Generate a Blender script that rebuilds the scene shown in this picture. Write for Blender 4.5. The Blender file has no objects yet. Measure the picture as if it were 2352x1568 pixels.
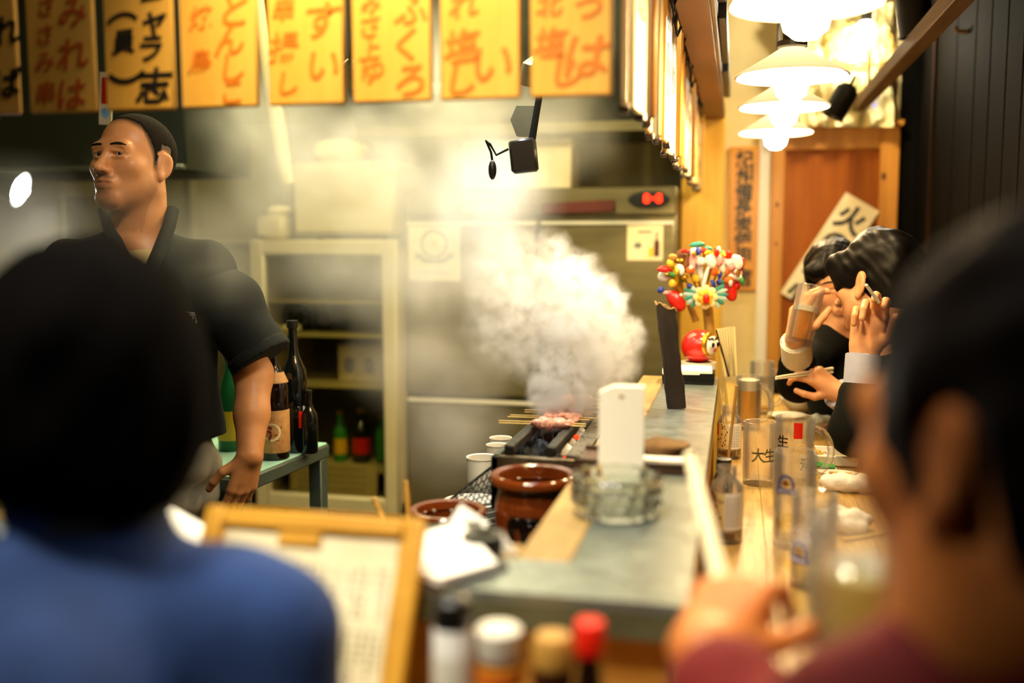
import bpy, bmesh, math, random
import numpy as np
from mathutils import Matrix, Vector

random.seed(7)
SC = bpy.context.scene
COL = SC.collection
PI = math.pi

# ---------------------------------------------------------------- camera, light, exposure
FPX = 2287.0                      # 35 mm lens on a 36 mm wide frame of 2352 px
H = 1.38                          # height of the camera
PITCH = math.atan((784 - 550) / FPX)
YAW = math.atan((1693 - 1176) / math.hypot(FPX, 234))
cam_data = bpy.data.cameras.new('camera')
cam_data.sensor_width = 36.0
cam_data.lens = 36.0 * FPX / 2352
cam_data.clip_start = 0.05
cam_data.dof.use_dof = True
cam_data.dof.focus_distance = 2.38
cam_data.dof.aperture_fstop = 1.3
cam = bpy.data.objects.new('camera', cam_data)
cam.location = (0, 0, H)
cam.rotation_euler = (PI / 2 - PITCH, 0, YAW)
COL.objects.link(cam)
SC.camera = cam
RC = np.array(cam.rotation_euler.to_matrix())

SC.view_settings.view_transform = 'Standard'
SC.view_settings.look = 'None'
SC.view_settings.gamma = 1.0
SC.view_settings.use_curve_mapping = False
SC.view_settings.exposure = 0.0
SC.cycles.use_denoising = True
SC.cycles.volume_bounces = 2
SC.cycles.max_bounces = 12
SC.cycles.diffuse_bounces = 3
SC.cycles.glossy_bounces = 3
SC.cycles.transmission_bounces = 10
SC.cycles.transparent_max_bounces = 48
SC.cycles.caustics_reflective = False
SC.cycles.caustics_refractive = False
SC.cycles.sample_clamp_indirect = 4.0
SC.cycles.volume_max_steps = 256
SC.cycles.adaptive_threshold = 0.04
SC.cycles.volume_step_rate = 2.0

world = bpy.data.worlds.new('room_air')
SC.world = world
world.use_nodes = True
bg = world.node_tree.nodes['Background']
bg.inputs[0].default_value = (0.55, 0.62, 0.45, 1)
bg.inputs[1].default_value = 0.035


def light(name, kind, loc, energy, color, size=0.1, target=None, spot=None, size_y=None, blend=0.5):
    d = bpy.data.lights.new(name, kind)
    d.energy = energy
    d.color = color
    if kind == 'AREA':
        d.size = size
        if size_y:
            d.shape = 'RECTANGLE'
            d.size_y = size_y
    else:
        d.shadow_soft_size = size
    if kind == 'SPOT':
        d.spot_size = math.radians(spot)
        d.spot_blend = blend
    o = bpy.data.objects.new(name, d)
    o.location = loc
    if target is not None:
        o.rotation_euler = (Vector(target) - Vector(loc)).to_track_quat('-Z', 'Y').to_euler()
    COL.objects.link(o)
    return o


WARM = (1.0, 0.74, 0.40)
KITCHEN = (1.0, 0.88, 0.44)
COOL = (0.93, 0.97, 1.0)
# ceiling lamps of the dining room, out of the frame over the front seats, and one added for the cook
light('ceiling_light_front', 'SPOT', (-0.58, 1.12, 2.32), 112, (1.0, 0.81, 0.46), 0.05, (-0.54, 1.45, 1.84), 74, blend=0.9)
light('ceiling_light_counter', 'AREA', (-0.34, 1.32, 2.55), 14, (0.97, 0.98, 0.92), 0.35)
light('ceiling_light_seats', 'SPOT', (-0.66, 0.50, 2.30), 96, (1.0, 0.90, 0.70), 0.08, (-0.42, 0.97, 1.0), 52, blend=0.8)
light('ceiling_light_guests', 'SPOT', (-0.30, 0.22, 2.45), 72, (1.0, 0.91, 0.74), 0.08, (-0.08, 1.30, 1.0), 52, blend=0.8)
light('added_light_cook', 'SPOT', (-0.60, 1.22, 2.48), 26, (1.0, 0.80, 0.50), 0.05, (-1.27, 2.0, 1.45), 34, blend=0.9)  # added lamp, put in to brighten the cook's face
# strip lights of the kitchen ceiling
light('kitchen_strip_light', 'AREA', (-1.15, 3.0, 2.55), 42, KITCHEN, 1.4, size_y=0.25)
light('kitchen_strip_light_back', 'AREA', (-1.2, 3.6, 2.4), 12, KITCHEN, 1.2, size_y=0.2)
# spotlight over the grill
light('grill_spot_light', 'SPOT', (-0.62, 2.35, 2.45), 100, COOL, 0.06, (-0.42, 2.25, 1.1), 40, blend=0.7)


def Pd(px, py, d):
    """World point seen at photo pixel (px, py), d metres deep along the lens axis."""
    v = RC @ np.array([(px - 1176) / FPX, -(py - 784) / FPX, -1.0])
    return np.array([0, 0, H]) + v * d


def atZ(px, py, z):
    v = RC @ np.array([(px - 1176) / FPX, -(py - 784) / FPX, -1.0])
    return np.array([0, 0, H]) + v * ((z - H) / v[2])


def atY(px, py, y):
    v = RC @ np.array([(px - 1176) / FPX, -(py - 784) / FPX, -1.0])
    return np.array([0, 0, H]) + v * (y / v[1])


# ---------------------------------------------------------------- materials
def lin(h):
    h = h.lstrip('#')
    c = [int(h[i:i + 2], 16) / 255 for i in (0, 2, 4)]
    return tuple(x / 12.92 if x <= 0.04045 else ((x + 0.055) / 1.055) ** 2.4 for x in c) + (1.0,)


MATS = {}


def mat(name, col, rough=0.5, metal=0.0, col2=None, scale=(8, 8, 8), detail=4, bump=0.0, bscale=None, trans=0.0,
        ior=1.45, emit=None, estr=0.0, coat=0.0, alpha=1.0, spec=0.5, sheen=0.0, lo=0.35, hi=0.65, sss=0.0):
    if name in MATS:
        return MATS[name]
    m = bpy.data.materials.new(name)
    m.use_nodes = True
    nt = m.node_tree
    b = nt.nodes['Principled BSDF']
    I = b.inputs
    I['Base Color'].default_value = lin(col)
    I['Roughness'].default_value = rough
    I['Metallic'].default_value = metal
    I['IOR'].default_value = ior
    I['Transmission Weight'].default_value = trans
    I['Coat Weight'].default_value = coat
    I['Coat Roughness'].default_value = 0.08
    I['Alpha'].default_value = alpha
    I['Specular IOR Level'].default_value = spec
    I['Sheen Weight'].default_value = sheen
    if sss:
        I['Subsurface Weight'].default_value = sss
        I['Subsurface Radius'].default_value = (0.01, 0.004, 0.002)
        I['Subsurface Scale'].default_value = 0.5
    if emit:
        I['Emission Color'].default_value = lin(emit)
        I['Emission Strength'].default_value = estr
    if col2 or bump:
        tc = nt.nodes.new('ShaderNodeTexCoord')
        mp = nt.nodes.new('ShaderNodeMapping')
        mp.inputs['Scale'].default_value = scale
        nt.links.new(tc.outputs['Object'], mp.inputs[0])
        nz = nt.nodes.new('ShaderNodeTexNoise')
        nz.inputs['Scale'].default_value = 1.0
        nz.inputs['Detail'].default_value = detail
        nz.inputs['Roughness'].default_value = 0.6
        nt.links.new(mp.outputs[0], nz.inputs['Vector'])
        if col2:
            rp = nt.nodes.new('ShaderNodeValToRGB')
            rp.color_ramp.elements[0].position = lo
            rp.color_ramp.elements[0].color = lin(col)
            rp.color_ramp.elements[1].position = hi
            rp.color_ramp.elements[1].color = lin(col2)
            nt.links.new(nz.outputs[0], rp.inputs[0])
            nt.links.new(rp.outputs[0], I['Base Color'])
        if bump:
            bp = nt.nodes.new('ShaderNodeBump')
            bp.inputs['Strength'].default_value = bump
            bp.inputs['Distance'].default_value = 0.002
            if bscale:
                nb = nt.nodes.new('ShaderNodeTexNoise')
                nb.inputs['Scale'].default_value = bscale
                nb.inputs['Detail'].default_value = 3
                nt.links.new(tc.outputs['Object'], nb.inputs['Vector'])
                nt.links.new(nb.outputs[0], bp.inputs['Height'])
            else:
                nt.links.new(nz.outputs[0], bp.inputs['Height'])
            nt.links.new(bp.outputs[0], I['Normal'])
    MATS[name] = m
    return m


def pane_mat(name, tint, fac):
    """Thin window glass: mostly see-through with a sharp reflection."""
    m = bpy.data.materials.new(name)
    m.use_nodes = True
    nt = m.node_tree
    nt.nodes.clear()
    out = nt.nodes.new('ShaderNodeOutputMaterial')
    tr = nt.nodes.new('ShaderNodeBsdfTransparent')
    tr.inputs[0].default_value = lin(tint)
    gl = nt.nodes.new('ShaderNodeBsdfGlossy')
    gl.inputs['Roughness'].default_value = 0.05
    mx = nt.nodes.new('ShaderNodeMixShader')
    fr = nt.nodes.new('ShaderNodeFresnel')
    fr.inputs[0].default_value = 1.0 + fac
    nt.links.new(fr.outputs[0], mx.inputs[0])
    nt.links.new(tr.outputs[0], mx.inputs[1])
    nt.links.new(gl.outputs[0], mx.inputs[2])
    nt.links.new(mx.outputs[0], out.inputs[0])
    MATS[name] = m
    return m


def thin_glass(name, tint, gloss=1.45, veil=0.05, edge=0.35, veilcol='#FFFFFF', rough=.04, refr=0.0):
    """Clear glassware: lets light straight through, mirrors at glancing angles, thicker looking at the rim."""
    m = bpy.data.materials.new(name)
    m.use_nodes = True
    nt = m.node_tree
    nt.nodes.clear()
    N, Lk = nt.nodes, nt.links
    out = N.new('ShaderNodeOutputMaterial')
    tr = N.new('ShaderNodeBsdfTransparent')
    tr.inputs[0].default_value = lin(tint)
    df = N.new('ShaderNodeBsdfTranslucent')
    df.inputs[0].default_value = lin(veilcol)
    d2 = N.new('ShaderNodeBsdfDiffuse')
    d2.inputs[0].default_value = lin(veilcol)
    m0 = N.new('ShaderNodeMixShader')
    m0.inputs[0].default_value = .5
    Lk.new(df.outputs[0], m0.inputs[1])
    Lk.new(d2.outputs[0], m0.inputs[2])
    lw = N.new('ShaderNodeLayerWeight')
    lw.inputs[0].default_value = .30
    mr = N.new('ShaderNodeMapRange')
    mr.inputs['To Min'].default_value = veil
    mr.inputs['To Max'].default_value = edge
    Lk.new(lw.outputs['Facing'], mr.inputs['Value'])
    m1 = N.new('ShaderNodeMixShader')
    Lk.new(mr.outputs[0], m1.inputs[0])
    clear = tr.outputs[0]
    if refr:
        gb = N.new('ShaderNodeBsdfRefraction')
        gb.inputs['IOR'].default_value = 1.45
        gb.inputs['Roughness'].default_value = 0.0
        gb.inputs[0].default_value = lin(tint)
        mg = N.new('ShaderNodeMixShader')
        mg.inputs[0].default_value = refr
        Lk.new(clear, mg.inputs[1])
        Lk.new(gb.outputs[0], mg.inputs[2])
        clear = mg.outputs[0]
    Lk.new(clear, m1.inputs[1])
    Lk.new(m0.outputs[0], m1.inputs[2])
    gl = N.new('ShaderNodeBsdfGlossy')
    gl.inputs['Roughness'].default_value = rough
    fr = N.new('ShaderNodeFresnel')
    fr.inputs[0].default_value = gloss
    m2 = N.new('ShaderNodeMixShader')
    mf = N.new('ShaderNodeMath')
    mf.operation = 'MULTIPLY'
    mf.inputs[1].default_value = .55
    Lk.new(fr.outputs[0], mf.inputs[0])
    Lk.new(mf.outputs[0], m2.inputs[0])
    Lk.new(m1.outputs[0], m2.inputs[1])
    Lk.new(gl.outputs[0], m2.inputs[2])
    Lk.new(m2.outputs[0], out.inputs[0])
    MATS[name] = m
    return m


def milk_mat(name):
    m = bpy.data.materials.new(name)
    m.use_nodes = True
    nt = m.node_tree
    nt.nodes.clear()
    out = nt.nodes.new('ShaderNodeOutputMaterial')
    df = nt.nodes.new('ShaderNodeBsdfDiffuse')
    df.inputs[0].default_value = (0.85, 0.85, 0.82, 1)
    tl = nt.nodes.new('ShaderNodeBsdfTranslucent')
    tl.inputs[0].default_value = (0.93, 0.92, 0.88, 1)
    mx = nt.nodes.new('ShaderNodeMixShader')
    mx.inputs[0].default_value = 0.80
    nt.links.new(df.outputs[0], mx.inputs[1])
    nt.links.new(tl.outputs[0], mx.inputs[2])
    nt.links.new(mx.outputs[0], out.inputs[0])
    MATS[name] = m
    return m


# ---------------------------------------------------------------- mesh building
def rotm(rx=0, ry=0, rz=0):
    return np.array((Matrix.Rotation(rz, 3, 'Z') @ Matrix.Rotation(ry, 3, 'Y') @ Matrix.Rotation(rx, 3, 'X')))


class MB:
    def __init__(self):
        self.v, self.f, self.mi = [], [], []
        self.cur = 0

    def add(self, v, f):
        n = len(self.v)
        self.v.extend([tuple(map(float, p)) for p in v])
        for q in f:
            self.f.append(tuple(i + n for i in q))
            self.mi.append(self.cur)
        return self

    def box(self, c, s, R=None, bev=0.0):
        hx, hy, hz = [x / 2 for x in s]
        c = np.array(c, float)
        if bev <= 0:
            v = [(x, y, z) for x in (-hx, hx) for y in (-hy, hy) for z in (-hz, hz)]
            f = [(0, 1, 3, 2), (4, 6, 7, 5), (0, 4, 5, 1), (2, 3, 7, 6), (0, 2, 6, 4), (1, 5, 7, 3)]
        else:
            b = min(bev, hx * .95, hy * .95, hz * .95)
            v, idx = [], {}
            for sx in (-1, 1):
                for sy in (-1, 1):
                    for sz in (-1, 1):
                        for a in range(3):
                            e = [hx - b, hy - b, hz - b]
                            e[a] += b
                            idx[(sx, sy, sz, a)] = len(v)
                            v.append((sx * e[0], sy * e[1], sz * e[2]))
            f = []
            for a in range(3):
                o = [i for i in range(3) if i != a]
                for sa in (-1, 1):
                    q = []
                    for s1, s2 in ((-1, -1), (1, -1), (1, 1), (-1, 1)):
                        k = [0, 0, 0]
                        k[a] = sa
                        k[o[0]] = s1
                        k[o[1]] = s2
                        q.append(idx[(k[0], k[1], k[2], a)])
                    f.append(tuple(q))
            for a in range(3):
                o = [i for i in range(3) if i != a]
                for s1 in (-1, 1):
                    for s2 in (-1, 1):
                        q = []
                        for sa, ax in ((-1, o[0]), (1, o[0]), (1, o[1]), (-1, o[1])):
                            k = [0, 0, 0]
                            k[a] = sa
                            k[o[0]] = s1
                            k[o[1]] = s2
                            q.append(idx[(k[0], k[1], k[2], ax)])
                        f.append(tuple(q))
            for sx in (-1, 1):
                for sy in (-1, 1):
                    for sz in (-1, 1):
                        f.append(tuple(idx[(sx, sy, sz, a)] for a in range(3)))
        v = np.array(v)
        if R is not None:
            v = v @ np.array(R).T
        return self.add(v + c, f)

    def lathe(self, prof, n=32, c=(0, 0, 0), R=None, caps=True, wob=None):
        v, f = [], []
        for (r, z) in prof:
            for i in range(n):
                a = 2 * PI * i / n
                rr = r * (wob(a, z) if wob else 1)
                v.append((rr * math.cos(a), rr * math.sin(a), z))
        m = len(prof)
        for j in range(m - 1):
            for i in range(n):
                k = (i + 1) % n
                f.append((j * n + i, j * n + k, (j + 1) * n + k, (j + 1) * n + i))
        if caps:
            f.append(tuple(range(n)))
            f.append(tuple((m - 1) * n + i for i in range(n)))
        v = np.array(v)
        if R is not None:
            v = v @ np.array(R).T
        return self.add(v + np.array(c), f)

    def tube(self, pts, r, n=10, caps=True):
        pts = [np.array(p, float) for p in pts]
        m = len(pts)
        rs = r if hasattr(r, '__len__') else [r] * m
        v, f = [], []
        prev = None
        for j in range(m):
            t = pts[min(j + 1, m - 1)] - pts[max(j - 1, 0)]
            t = t / (np.linalg.norm(t) + 1e-9)
            if prev is None:
                ref = np.array([0, 0, 1.0]) if abs(t[2]) < .9 else np.array([1.0, 0, 0])
                u = np.cross(t, ref)
            else:
                u = prev - t * np.dot(prev, t)
            u = u / (np.linalg.norm(u) + 1e-9)
            prev = u
            w = np.cross(t, u)
            for i in range(n):
                a = 2 * PI * i / n
                v.append(pts[j] + rs[j] * (math.cos(a) * u + math.sin(a) * w))
        for j in range(m - 1):
            for i in range(n):
                k = (i + 1) % n
                f.append((j * n + i, j * n + k, (j + 1) * n + k, (j + 1) * n + i))
        if caps:
            f.append(tuple(range(n)))
            f.append(tuple((m - 1) * n + i for i in range(n)))
        return self.add(v, f)

    def prism(self, poly, vec):
        """Polygon (3-D points, planar) pushed along vec."""
        p = [np.array(q, float) for q in poly]
        n = len(p)
        v = p + [q + np.array(vec, float) for q in p]
        f = [tuple(range(n)), tuple(range(2 * n - 1, n - 1, -1))]
        for i in range(n):
            k = (i + 1) % n
            f.append((i, k, n + k, n + i))
        return self.add(v, f)

    def ball(self, c, r, n=14, m=9, R=None, fn=None):
        r = np.array(r if hasattr(r, '__len__') else (r, r, r), float)
        v = [(0, 0, -1)]
        for j in range(1, m):
            t = -PI / 2 + PI * j / m
            for i in range(n):
                a = 2 * PI * i / n
                v.append((math.cos(t) * math.cos(a), math.cos(t) * math.sin(a), math.sin(t)))
        v.append((0, 0, 1))
        f = []
        for i in range(n):
            k = (i + 1) % n
            f.append((0, 1 + k, 1 + i))
            f.append((len(v) - 1, 1 + (m - 2) * n + i, 1 + (m - 2) * n + k))
            for j in range(m - 2):
                f.append((1 + j * n + i, 1 + j * n + k, 1 + (j + 1) * n + k, 1 + (j + 1) * n + i))
        v = np.array(v)
        if fn:
            v = np.array([p * fn(p) for p in v])
        v = v * r
        if R is not None:
            v = v @ np.array(R).T
        return self.add(v + np.array(c), f)

    def sheet(self, fn, nu, nv, th=0.0):
        """fn(u, v) -> 3-D point, u and v in 0..1; thickness along the local normal."""
        g = np.array([[fn(i / nu, j / nv) for j in range(nv + 1)] for i in range(nu + 1)], float)
        idx = lambda i, j: i * (nv + 1) + j
        v = [g[i, j] for i in range(nu + 1) for j in range(nv + 1)]
        f = [(idx(i, j), idx(i + 1, j), idx(i + 1, j + 1), idx(i, j + 1)) for i in range(nu) for j in range(nv)]
        if th:
            du = np.gradient(g, axis=0)
            dv = np.gradient(g, axis=1)
            nn = np.cross(du, dv)
            nn /= np.linalg.norm(nn, axis=2, keepdims=True) + 1e-9
            g2 = g - nn * th
            n0 = len(v)
            v += [g2[i, j] for i in range(nu + 1) for j in range(nv + 1)]
            f += [tuple(n0 + k for k in reversed(q)) for q in f]
            for i in range(nu):
                f.append((idx(i, 0), n0 + idx(i, 0), n0 + idx(i + 1, 0), idx(i + 1, 0)))
                f.append((idx(i, nv), idx(i + 1, nv), n0 + idx(i + 1, nv), n0 + idx(i, nv)))
            for j in range(nv):
                f.append((idx(0, j), idx(0, j + 1), n0 + idx(0, j + 1), n0 + idx(0, j)))
                f.append((idx(nu, j), n0 + idx(nu, j), n0 + idx(nu, j + 1), idx(nu, j + 1)))
        return self.add(v, f)

    def mesh(self, name, mats, smooth=True, ang=40):
        me = bpy.data.meshes.new(name)
        me.from_pydata(self.v, [], self.f)
        if not isinstance(mats, (list, tuple)):
            mats = [mats]
        for m in mats:
            me.materials.append(m)
        if len(mats) > 1:
            me.polygons.foreach_set('material_index', self.mi)
        b = bmesh.new()
        b.from_mesh(me)
        bmesh.ops.recalc_face_normals(b, faces=b.faces)
        b.to_mesh(me)
        b.free()
        if smooth:
            me.polygons.foreach_set('use_smooth', [True] * len(me.polygons))
            me.set_sharp_from_angle(angle=math.radians(ang))
        return me

    def obj(self, name, mats, parent=None, loc=None, rot=None, smooth=True, ang=40):
        o = bpy.data.objects.new(name, self.mesh(name, mats, smooth, ang))
        COL.objects.link(o)
        if parent is not None:
            o.parent = parent
        if loc is not None:
            o.location = loc
        if rot is not None:
            o.rotation_euler = rot
        return o


def tag(o, label, cat, group=None):
    o['label'] = label
    o['category'] = cat
    if group:
        o['group'] = group
    return o


def thing(name, label, cat, loc=(0, 0, 0), rot=(0, 0, 0), group=None):
    o = bpy.data.objects.new(name, None)
    o.empty_display_size = 0.05
    COL.objects.link(o)
    o.location = loc
    o.rotation_euler = rot
    return tag(o, label, cat, group)


def struct(o):
    o['kind'] = 'structure'
    return o


def dup(root, loc=None, rot=None, label=None, scale=None):
    """A copy of a thing with copies of its parts and sub-parts."""
    r = root.copy()
    COL.objects.link(r)
    if loc is not None:
        r.location = loc
    if rot is not None:
        r.rotation_euler = rot
    if scale is not None:
        r.scale = scale
    if label:
        r['label'] = label
    for ch in list(root.children):
        c = ch.copy()
        COL.objects.link(c)
        c.parent = r
        for g in list(ch.children):
            d = g.copy()
            COL.objects.link(d)
            d.parent = c
    return r


_TXT = {}


def text_verts(ch, bold=0.0):
    """Outline mesh of a glyph, centred, one unit high."""
    if (ch, bold) in _TXT:
        return _TXT[(ch, bold)]
    cu = bpy.data.curves.new('glyph', 'FONT')
    cu.body = ch
    cu.size = 1.0
    cu.offset = bold
    cu.resolution_u = 3
    cu.fill_mode = 'FRONT'
    ob = bpy.data.objects.new('glyph', cu)
    COL.objects.link(ob)
    dg = bpy.context.evaluated_depsgraph_get()
    me = bpy.data.meshes.new_from_object(ob.evaluated_get(dg))
    v = np.array([x.co[:] for x in me.vertices], float)
    f = [tuple(p.vertices) for p in me.polygons]
    bpy.data.objects.remove(ob)
    bpy.data.curves.remove(cu)
    bpy.data.meshes.remove(me)
    if len(v):
        c = (v.min(0) + v.max(0)) / 2
        v = v - c
    _TXT[(ch, bold)] = (v, f)
    return v, f


def write(mb, ch, c, size, ux=(1, 0, 0), uz=(0, 0, 1), bold=0.0, shear=0.0, rot=0.0, squash=1.0, width=1.0):
    """Lay glyph ch into mesh builder mb at point c on the plane (ux, uz)."""
    v, f = text_verts(ch, bold)
    if not len(v):
        return
    ux, uz = np.array(ux, float), np.array(uz, float)
    x, y = v[:, 0] * width + shear * v[:, 1], v[:, 1] * squash + shear * 0.6 * v[:, 0]
    cr, sr = math.cos(rot), math.sin(rot)
    x, y = cr * x - sr * y, sr * x + cr * y
    p = np.array(c)[None] + size * (x[:, None] * ux[None] + y[:, None] * uz[None])
    mb.add(p, f)


# ---------------------------------------------------------------- smooth bodies from distance fields
class Frame:
    def __init__(self, o, R=None):
        self.o = np.array(o, float)
        self.R = np.eye(3) if R is None else np.array(R, float)

    def p(self, q):
        return self.o + self.R @ np.array(q, float)


class Field:
    """List of shapes that melt into each other, turned into one closed surface."""

    def __init__(self):
        self.ops = []

    def cap(self, a, b, ra, rb=None, k=0.02, sub=False, fr=None):
        if fr:
            a, b = fr.p(a), fr.p(b)
        self.ops.append(('cap', np.array(a, float), np.array(b, float), ra, ra if rb is None else rb, k, sub))
        return self

    def chain(self, pts, rs, k=0.02, fr=None):
        for i in range(len(pts) - 1):
            self.cap(pts[i], pts[i + 1], rs[i], rs[i + 1], k, fr=fr)
        return self

    def ell(self, c, r, R=None, k=0.02, sub=False, fr=None):
        if fr:
            c = fr.p(c)
            R = fr.R if R is None else fr.R @ np.array(R)
        self.ops.append(('ell', np.array(c, float), np.array(r, float), np.eye(3) if R is None else np.array(R, float), k, sub))
        return self

    def box(self, c, s, R=None, rnd=0.01, k=0.01, sub=False, fr=None):
        if fr:
            c = fr.p(c)
            R = fr.R if R is None else fr.R @ np.array(R)
        self.ops.append(('box', np.array(c, float), np.array(s, float), np.eye(3) if R is None else np.array(R, float), rnd, k, sub))
        return self

    def cut(self, p, n, k=0.004):
        """Remove everything on the side n points to."""
        n = np.array(n, float)
        self.ops.append(('cut', np.array(p, float), n / np.linalg.norm(n), k))
        return self

    def bounds(self):
        lo, hi = np.full(3, 9e9), np.full(3, -9e9)
        for o in self.ops:
            if o[0] == 'cut' or o[-1]:
                continue
            l, h = self.bb(o)
            lo, hi = np.minimum(lo, l), np.maximum(hi, h)
        return lo - .02, hi + .02

    @staticmethod
    def bb(o):
        if o[0] == 'cap':
            r = max(o[3], o[4])
            return np.minimum(o[1], o[2]) - r, np.maximum(o[1], o[2]) + r
        if o[0] == 'ell':
            e = np.sqrt(((o[3] * o[2][None]) ** 2).sum(1))
            return o[1] - e, o[1] + e
        e = (np.abs(o[3]) * o[2][None]).sum(1) + o[4]
        return o[1] - e, o[1] + e

    def solve(self, step, fine=(), noise=None):
        lo, hi = self.bounds()
        ax = []
        for a in range(3):
            edges = {lo[a], hi[a]}
            for (fl, fh, fs) in fine:
                edges.add(min(max(fl[a], lo[a]), hi[a]))
                edges.add(min(max(fh[a], lo[a]), hi[a]))
            edges = sorted(edges)
            pts = [edges[0]]
            for e0, e1 in zip(edges[:-1], edges[1:]):
                if e1 - e0 < 1e-6:
                    continue
                s = step
                for (fl, fh, fs) in fine:
                    if fl[a] <= (e0 + e1) / 2 <= fh[a]:
                        s = min(s, fs)
                n = max(1, int(math.ceil((e1 - e0) / s)))
                pts += list(e0 + (e1 - e0) * np.arange(1, n + 1) / n)
            ax.append(np.array(pts, np.float32))
        X, Y, Z = ax
        F = np.full((len(X), len(Y), len(Z)), 1.0, np.float32)
        for o in self.ops:
            if o[0] == 'cut':
                _, p, n, k = o
                d = ((X - p[0]) * n[0])[:, None, None] + ((Y - p[1]) * n[1])[None, :, None] + ((Z - p[2]) * n[2])[None, None, :]
                F = np.maximum(F, d.astype(np.float32))
                continue
            l, h = self.bb(o)
            k = o[-2]
            pad = k + step * 2.5
            s = []
            for a, A in enumerate(ax):
                i0 = max(0, int(np.searchsorted(A, l[a] - pad)) - 1)
                i1 = min(len(A), int(np.searchsorted(A, h[a] + pad)) + 1)
                s.append(slice(i0, i1))
            if any(q.stop - q.start <= 0 for q in s):
                continue
            x = X[s[0]][:, None, None] - np.float32(o[1][0])
            y = Y[s[1]][None, :, None] - np.float32(o[1][1])
            z = Z[s[2]][None, None, :] - np.float32(o[1][2])
            if o[0] == 'cap':
                ba = (o[2] - o[1]).astype(np.float32)
                bb = float(ba @ ba) + 1e-12
                t = np.clip((x * ba[0] + y * ba[1] + z * ba[2]) / bb, 0, 1)
                d = np.sqrt((x - ba[0] * t) ** 2 + (y - ba[1] * t) ** 2 + (z - ba[2] * t) ** 2) - (o[3] + (o[4] - o[3]) * t)
            else:
                Rm = o[3].astype(np.float32)
                u = x * Rm[0, 0] + y * Rm[1, 0] + z * Rm[2, 0]
                v = x * Rm[0, 1] + y * Rm[1, 1] + z * Rm[2, 1]
                w = x * Rm[0, 2] + y * Rm[1, 2] + z * Rm[2, 2]
                r = o[2].astype(np.float32)
                if o[0] == 'ell':
                    k0 = np.sqrt((u / r[0]) ** 2 + (v / r[1]) ** 2 + (w / r[2]) ** 2)
                    k1 = np.sqrt((u / r[0] ** 2) ** 2 + (v / r[1] ** 2) ** 2 + (w / r[2] ** 2) ** 2) + 1e-6
                    d = k0 * (k0 - 1) / k1
                else:
                    qx, qy, qz = np.abs(u) - r[0], np.abs(v) - r[1], np.abs(w) - r[2]
                    d = np.sqrt(np.maximum(qx, 0) ** 2 + np.maximum(qy, 0) ** 2 + np.maximum(qz, 0) ** 2) + \
                        np.minimum(np.maximum(qx, np.maximum(qy, qz)), 0) - o[4]
            g = F[s[0], s[1], s[2]]
            if o[-1]:
                d = -d
                hh = np.clip(0.5 + 0.5 * (d - g) / k, 0, 1)
                g[...] = g * (1 - hh) + d * hh + k * hh * (1 - hh)
            else:
                hh = np.clip(0.5 + 0.5 * (d - g) / k, 0, 1)
                g[...] = d * (1 - hh) + g * hh - k * hh * (1 - hh)
        if noise is not None:
            band = np.abs(F) < 0.04
            ii = np.nonzero(band)
            F[ii] += noise(X[ii[0]], Y[ii[1]], Z[ii[2]]).astype(np.float32)
        F[0], F[-1], F[:, 0], F[:, -1], F[:, :, 0], F[:, :, -1] = [np.maximum(q, 1e-3) for q in (F[0], F[-1], F[:, 0], F[:, -1], F[:, :, 0], F[:, :, -1])]
        return surface_nets(F, ax)


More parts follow.
